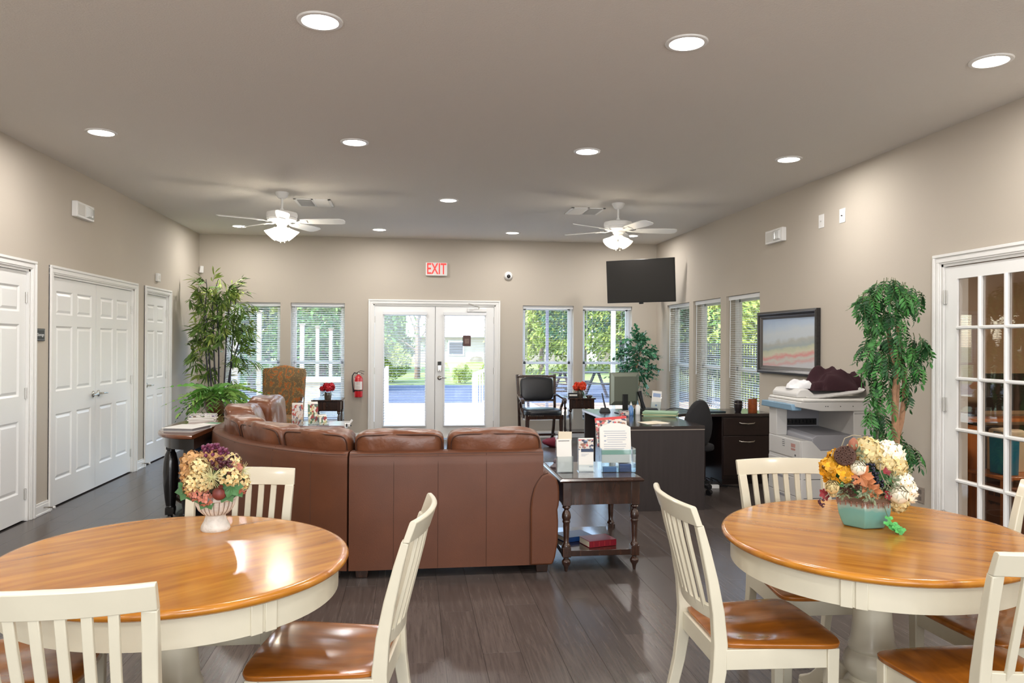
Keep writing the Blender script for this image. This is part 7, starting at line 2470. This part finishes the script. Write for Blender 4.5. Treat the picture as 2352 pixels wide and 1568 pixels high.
tlab = ['deep green tree seen through the blinds behind the bamboo', 'green tree seen through the blinds past the patterned chair', 'green tree near the posts seen through the second back window', 'large far tree behind the bamboo window', 'yellow-green far tree behind the posts',
        'low dark tree seen through the back door pane beside the fire extinguisher', 'bright yellow-green tree beyond the black armchair', 'bright yellow-green tree behind the picnic table', 'green tree further back beyond the picnic table', 'bright tree beyond the grey house',
        'high dark branchy tree over the picnic table', 'high dark branchy tree over the grey house', 'yellow-green tree seen through the side window beside the painting', 'green tree seen through the middle side window', 'deep green tree seen through the corner side window', 'green tree further out past the side windows',
        'large yellow-green tree at the back of the side lawn', 'largest green tree past the side lawn', 'deep green tree past the side lawn toward the back', 'distant dark tree at the edge of the yard', 'distant tree beside the white-roofed house', 'distant dark tree above the white roof',
        'distant dark tree over the white house near its end', 'distant yellow-green tree behind the grey house', 'most distant dark tree past the lawn']
for s_, lb_ in zip(spots, tlab):
    tree(*s_, lb_)
t = thing('tree', 'slender bare-branched tree seen through the back door pane', 'tree', (0.25, 33, -0.1), 0, 'trees around the yard')
mb = MB().tube([(0, 0, 0), (0.03, 0, 1.4), (0.0, 0, 2.4), (0.1, 0, 4.2)], [0.13, 0.11, 0.09, 0.05], 8)
for a, b in (((0.02, 0, 1.5), (0.9, 0, 3.2)), ((0, 0, 1.8), (-0.7, 0.2, 3.4)), ((0, 0, 2.4), (0.6, 0.3, 4.2)), ((0.0, 0, 1.2), (-1.2, 0, 1.9))):
    mb.tube([a, tuple((p + q) / 2 + 0.05 for p, q in zip(a, b)), b], [0.045, 0.03, 0.012], 6)
mb.build('trunk', TRK, t)
lf = MB()
for q in range(260):
    p = Vector((rng.gauss(-0.5, 0.8), rng.gauss(0, 0.4), rng.uniform(1.0, 3.8)))
    e = rdir(rng) * 0.06
    w = e.orthogonal() * 0.6
    lf.add([tuple(p - e), tuple(p + w), tuple(p + e), tuple(p - w)], [(0, 1, 2, 3)])
lf = lf.build('foliage', L1, t, smooth=0, fix=False)
lf['kind'] = 'stuff'
def shrub(x, y, z, r_, label, k):
    t = thing('shrub', label, 'shrub', (x, y, z), 0, 'shrubs along the drive')
    f = link('foliage', crowns[k], t, (0, 0, r_ * 0.8), None, r_ / 2.4)
    f['kind'] = 'stuff'
    MB().tube([(0, 0, 0), (0, 0, r_ * 0.8)], 0.05, 6).build('stem', TRK, t)
shrub(-1.3, 31.0, -0.1, 1.1, 'leafy shrub along the drive seen through the back door blinds', 1)
shrub(1.9, 30.2, -0.1, 0.45, 'smaller shrub along the drive nearer the door lock side', 1)
shrub(3.0, 30.5, -0.1, 0.5, 'lowest grassy shrub beyond the drive', 1)
shrub(-4.0, 31.8, -0.1, 1.3, 'dark shrub beyond the drive behind the fire extinguisher', 2)

# white-roofed house straight beyond the doors
def house(name, label, x, y, w, d, base_, eave, ridge, wallm, roofm, rz=0, wins=3):
    t = thing(name, label, 'house', (x, y, base_), rz)
    MB().box(-w / 2, w / 2, 0, d, -0.4, eave).build('walls', wallm, t, smooth=0)
    ov = 0.5
    rf = MB().loft([[(-w / 2 - ov, -ov, eave - 0.15), (-w / 2 - ov, d + ov, eave - 0.15), (-w / 2 - ov + 0.01, d / 2, ridge)], [(w / 2 + ov, -ov, eave - 0.15), (w / 2 + ov, d + ov, eave - 0.15), (w / 2 + ov, d / 2, ridge)]])
    rf.build('roof', roofm, t, smooth=0)
    for k in range(wins):
        xx = -w / 2 + w * (k + 0.7) / (wins + 0.4)
        f = MB().box(xx - 0.5, xx + 0.5, -0.05, 0.0, eave - 1.3, eave - 0.4).build('window', TRIM, t, smooth=0)
        MB().box(xx - 0.42, xx + 0.42, -0.07, -0.05, eave - 1.22, eave - 0.48).build('pane', mat('dark_pane', (60, 70, 80), 0.1), f, smooth=0)
    MB().box(w / 2 - 2.0, w / 2 - 1.0, -0.06, 0, 0, 2.0).build('door', TRIM, t, smooth=0)
    return t
WR = mat('pale_roof', (214, 208, 202), 0.9)
house('house', 'pale-roofed low house across the drive straight beyond the back doors', 6.4, 47, 12.5, 8, 0.1, 1.9, 4.0, mat('stone_house', (150, 142, 128), 0.9, var=0.2, vscale=3), WR)
house('house', 'grey gabled house seen through the window next to the room corner', 15.6, 62, 7, 9, -0.3, 2.2, 4.2, mat('grey_siding', (128, 122, 120), 0.9), mat('grey_roof', (120, 116, 118), 0.9), R(70), 2)

# posts, counter, furniture outdoors
PALEW = mat('pale_wood_post', (150, 134, 120), 0.85, var=0.1, vscale=5)
for k, (x, y, h_, w_, lab) in enumerate(((-2.83, 20.4, 2.05, 0.11, 'pale wood post by the driveway, nearest the patterned chair window edge'), (-2.44, 20.4, 1.98, 0.09, 'pale wood post by the driveway, middle one of the row'), (-2.10, 20.4, 1.93, 0.09, 'pale wood post by the driveway, closest to the fire extinguisher'),
                                         (-4.0, 18.0, 2.35, 0.2, 'broad pale post seen through the bamboo window'), (-3.55, 18.5, 2.3, 0.10, 'slim brownish post seen through the bamboo window'))):
    t = thing('wood_post', lab, 'post', (x, y, -0.125), 0, 'wood posts by the drive')
    MB().box(-w_ / 2, w_ / 2, -w_ / 2, w_ / 2, 0, h_).build('post', PALEW, t, bevel=0.005)
    MB().box(-w_ / 2 - 0.02, w_ / 2 + 0.02, -w_ / 2 - 0.02, w_ / 2 + 0.02, h_, h_ + 0.03).build('cap', PALEW, t)
t = thing('outdoor_counter', 'stone outdoor counter with white top seen through the window by the patterned chair', 'counter', (-1.62, 14.6, -0.125))
MB().box(-0.42, -0.02, -0.5, 0.6, 0, 0.86).build('stone_base', mat('counter_stone', (190, 172, 154), 0.9, var=0.3, vscale=12), t, smooth=0)
MB().box(-0.02, 0.5, -0.45, 0.6, 0, 0.84).build('side_cabinet', mat('counter_grey', (120, 130, 140), 0.7), t, smooth=0)
MB().box(-0.5, 0.52, -0.55, 0.7, 0.86, 0.92).build('counter_top', CONC, t, bevel=0.01)
t = thing('pergola_column', 'white porch column seen through the window next to the room corner', 'post', (3.62, 13.4, -0.13))
MB().box(-0.035, 0.035, -0.035, 0.035, 0, 2.75).build('shaft', TRIM, t)
MB().box(-0.06, 0.06, -0.06, 0.06, 0, 0.15).build('base', TRIM, t)
for x, lab in ((2.98, 'dark slim pergola post nearer the black armchair'), (3.50, 'dark slim pergola post nearer the room corner')):
    t = thing('pergola_post', lab, 'post', (x, 16.6, -0.13), 0, 'pergola posts')
    MB().box(-0.03, 0.03, -0.03, 0.03, 0, 2.7).build('shaft', mat('post_grey', (96, 96, 104), 0.7), t)
    MB().box(-0.05, 0.05, -0.05, 0.05, 0, 0.04).build('foot_plate', BLACKP, t)
t = thing('patio_roof', 'flat dark pergola roof above the slim posts', 'pergola', (3.3, 17.2, 2.58))
for k in range(7):
    MB().box(-1.0 + 0.33 * k, -0.94 + 0.33 * k, -1.2, 1.6, 0, 0.12).build('beam', ESPR, t)
MB().box(-1.1, 1.2, -1.0, -0.9, 0.12, 0.2).box(-1.1, 1.2, 1.2, 1.3, 0.12, 0.2).build('crossbeam', ESPR, t)
def picnic(x, y, lab, rz):
    t = thing('picnic_table', lab, 'picnic table', (x, y, -0.13), rz, 'picnic tables')
    DK = ESPR
    for k in range(5):
        MB().box(-0.8, 0.8, -0.36 + 0.145 * k, -0.235 + 0.145 * k, 0.72, 0.75).build('table_plank', DK, t)
    for s in (-1, 1):
        MB().box(-0.8, 0.8, s * 0.7 - 0.12, s * 0.7 + 0.12, 0.42, 0.45).build('bench', DK, t)
        MB().sweep([(s * 0.6, -0.6, 0), (s * 0.6, -0.1, 0.72)], (0.06, 0.06)).sweep([(s * 0.6, 0.6, 0), (s * 0.6, 0.1, 0.72)], (0.06, 0.06)).box(s * 0.6 - 0.03, s * 0.6 + 0.03, -0.75, 0.75, 0.38, 0.42).build('leg_frame', DK, t)
picnic(3.45, 19.0, 'dark picnic table outside, above the black armchair back', 0)
picnic(5.0, 22.3, 'dark picnic table outside behind the orange flowers', R(20))
WRL = mat('white_railing', (236, 232, 226), 0.6)
def rail(lab, pts, h_, nb):
    a, b = Vector(pts[0]), Vector(pts[1])
    t = thing('railing', lab, 'railing', tuple(a), 0, 'white patio railings')
    d = b - a
    up = Vector((0, 0, h_))
    MB().sweep([up, d + up], (0.07, 0.06)).sweep([up * 0.15, d + up * 0.15], (0.05, 0.04)).build('top_rail', WRL, t)
    for k in range(nb + 1):
        p = d * (k / nb)
        r_ = 0.035 if k in (0, nb) else 0.015
        MB().box(p.x - r_, p.x + r_, p.y - r_, p.y + r_, p.z, p.z + h_).build('post' if k in (0, nb) else 'baluster', WRL, t)
rail('white railing outside the back door on the handle side', ((1.33, 16.2, -0.12), (1.95, 19.6, -0.12)), 0.92, 5)
rail('white railing outside the back door on the hinge side', ((-0.55, 15.5, -0.12), (-0.62, 20.0, -0.12)), 0.95, 6)
t = thing('iron_fence', 'black iron fence on the lawn seen through the side windows', 'fence', (7.5, 0, -0.14))
IR = mat('black_iron', (20, 22, 26), 0.5)
MB().box(-0.02, 0.02, 11.5, 27, 1.28, 1.33).box(-0.02, 0.02, 11.5, 27, 1.6, 1.64).box(-0.02, 0.02, 11.5, 27, 0.1, 0.14).build('rail', IR, t, smooth=0)
for k in range(9):
    MB().box(-0.035, 0.035, 11.5 + 1.9 * k, 11.57 + 1.9 * k, 0, 1.75).build('post', IR, t, smooth=0)
bm_ = MB().box(-0.012, 0.012, -0.012, 0.012, 0.02, 1.62).mesh('baluster', IR, 0)
for k in range(110):
    link('baluster', bm_, t, (0, 11.6 + 0.14 * k, 0))
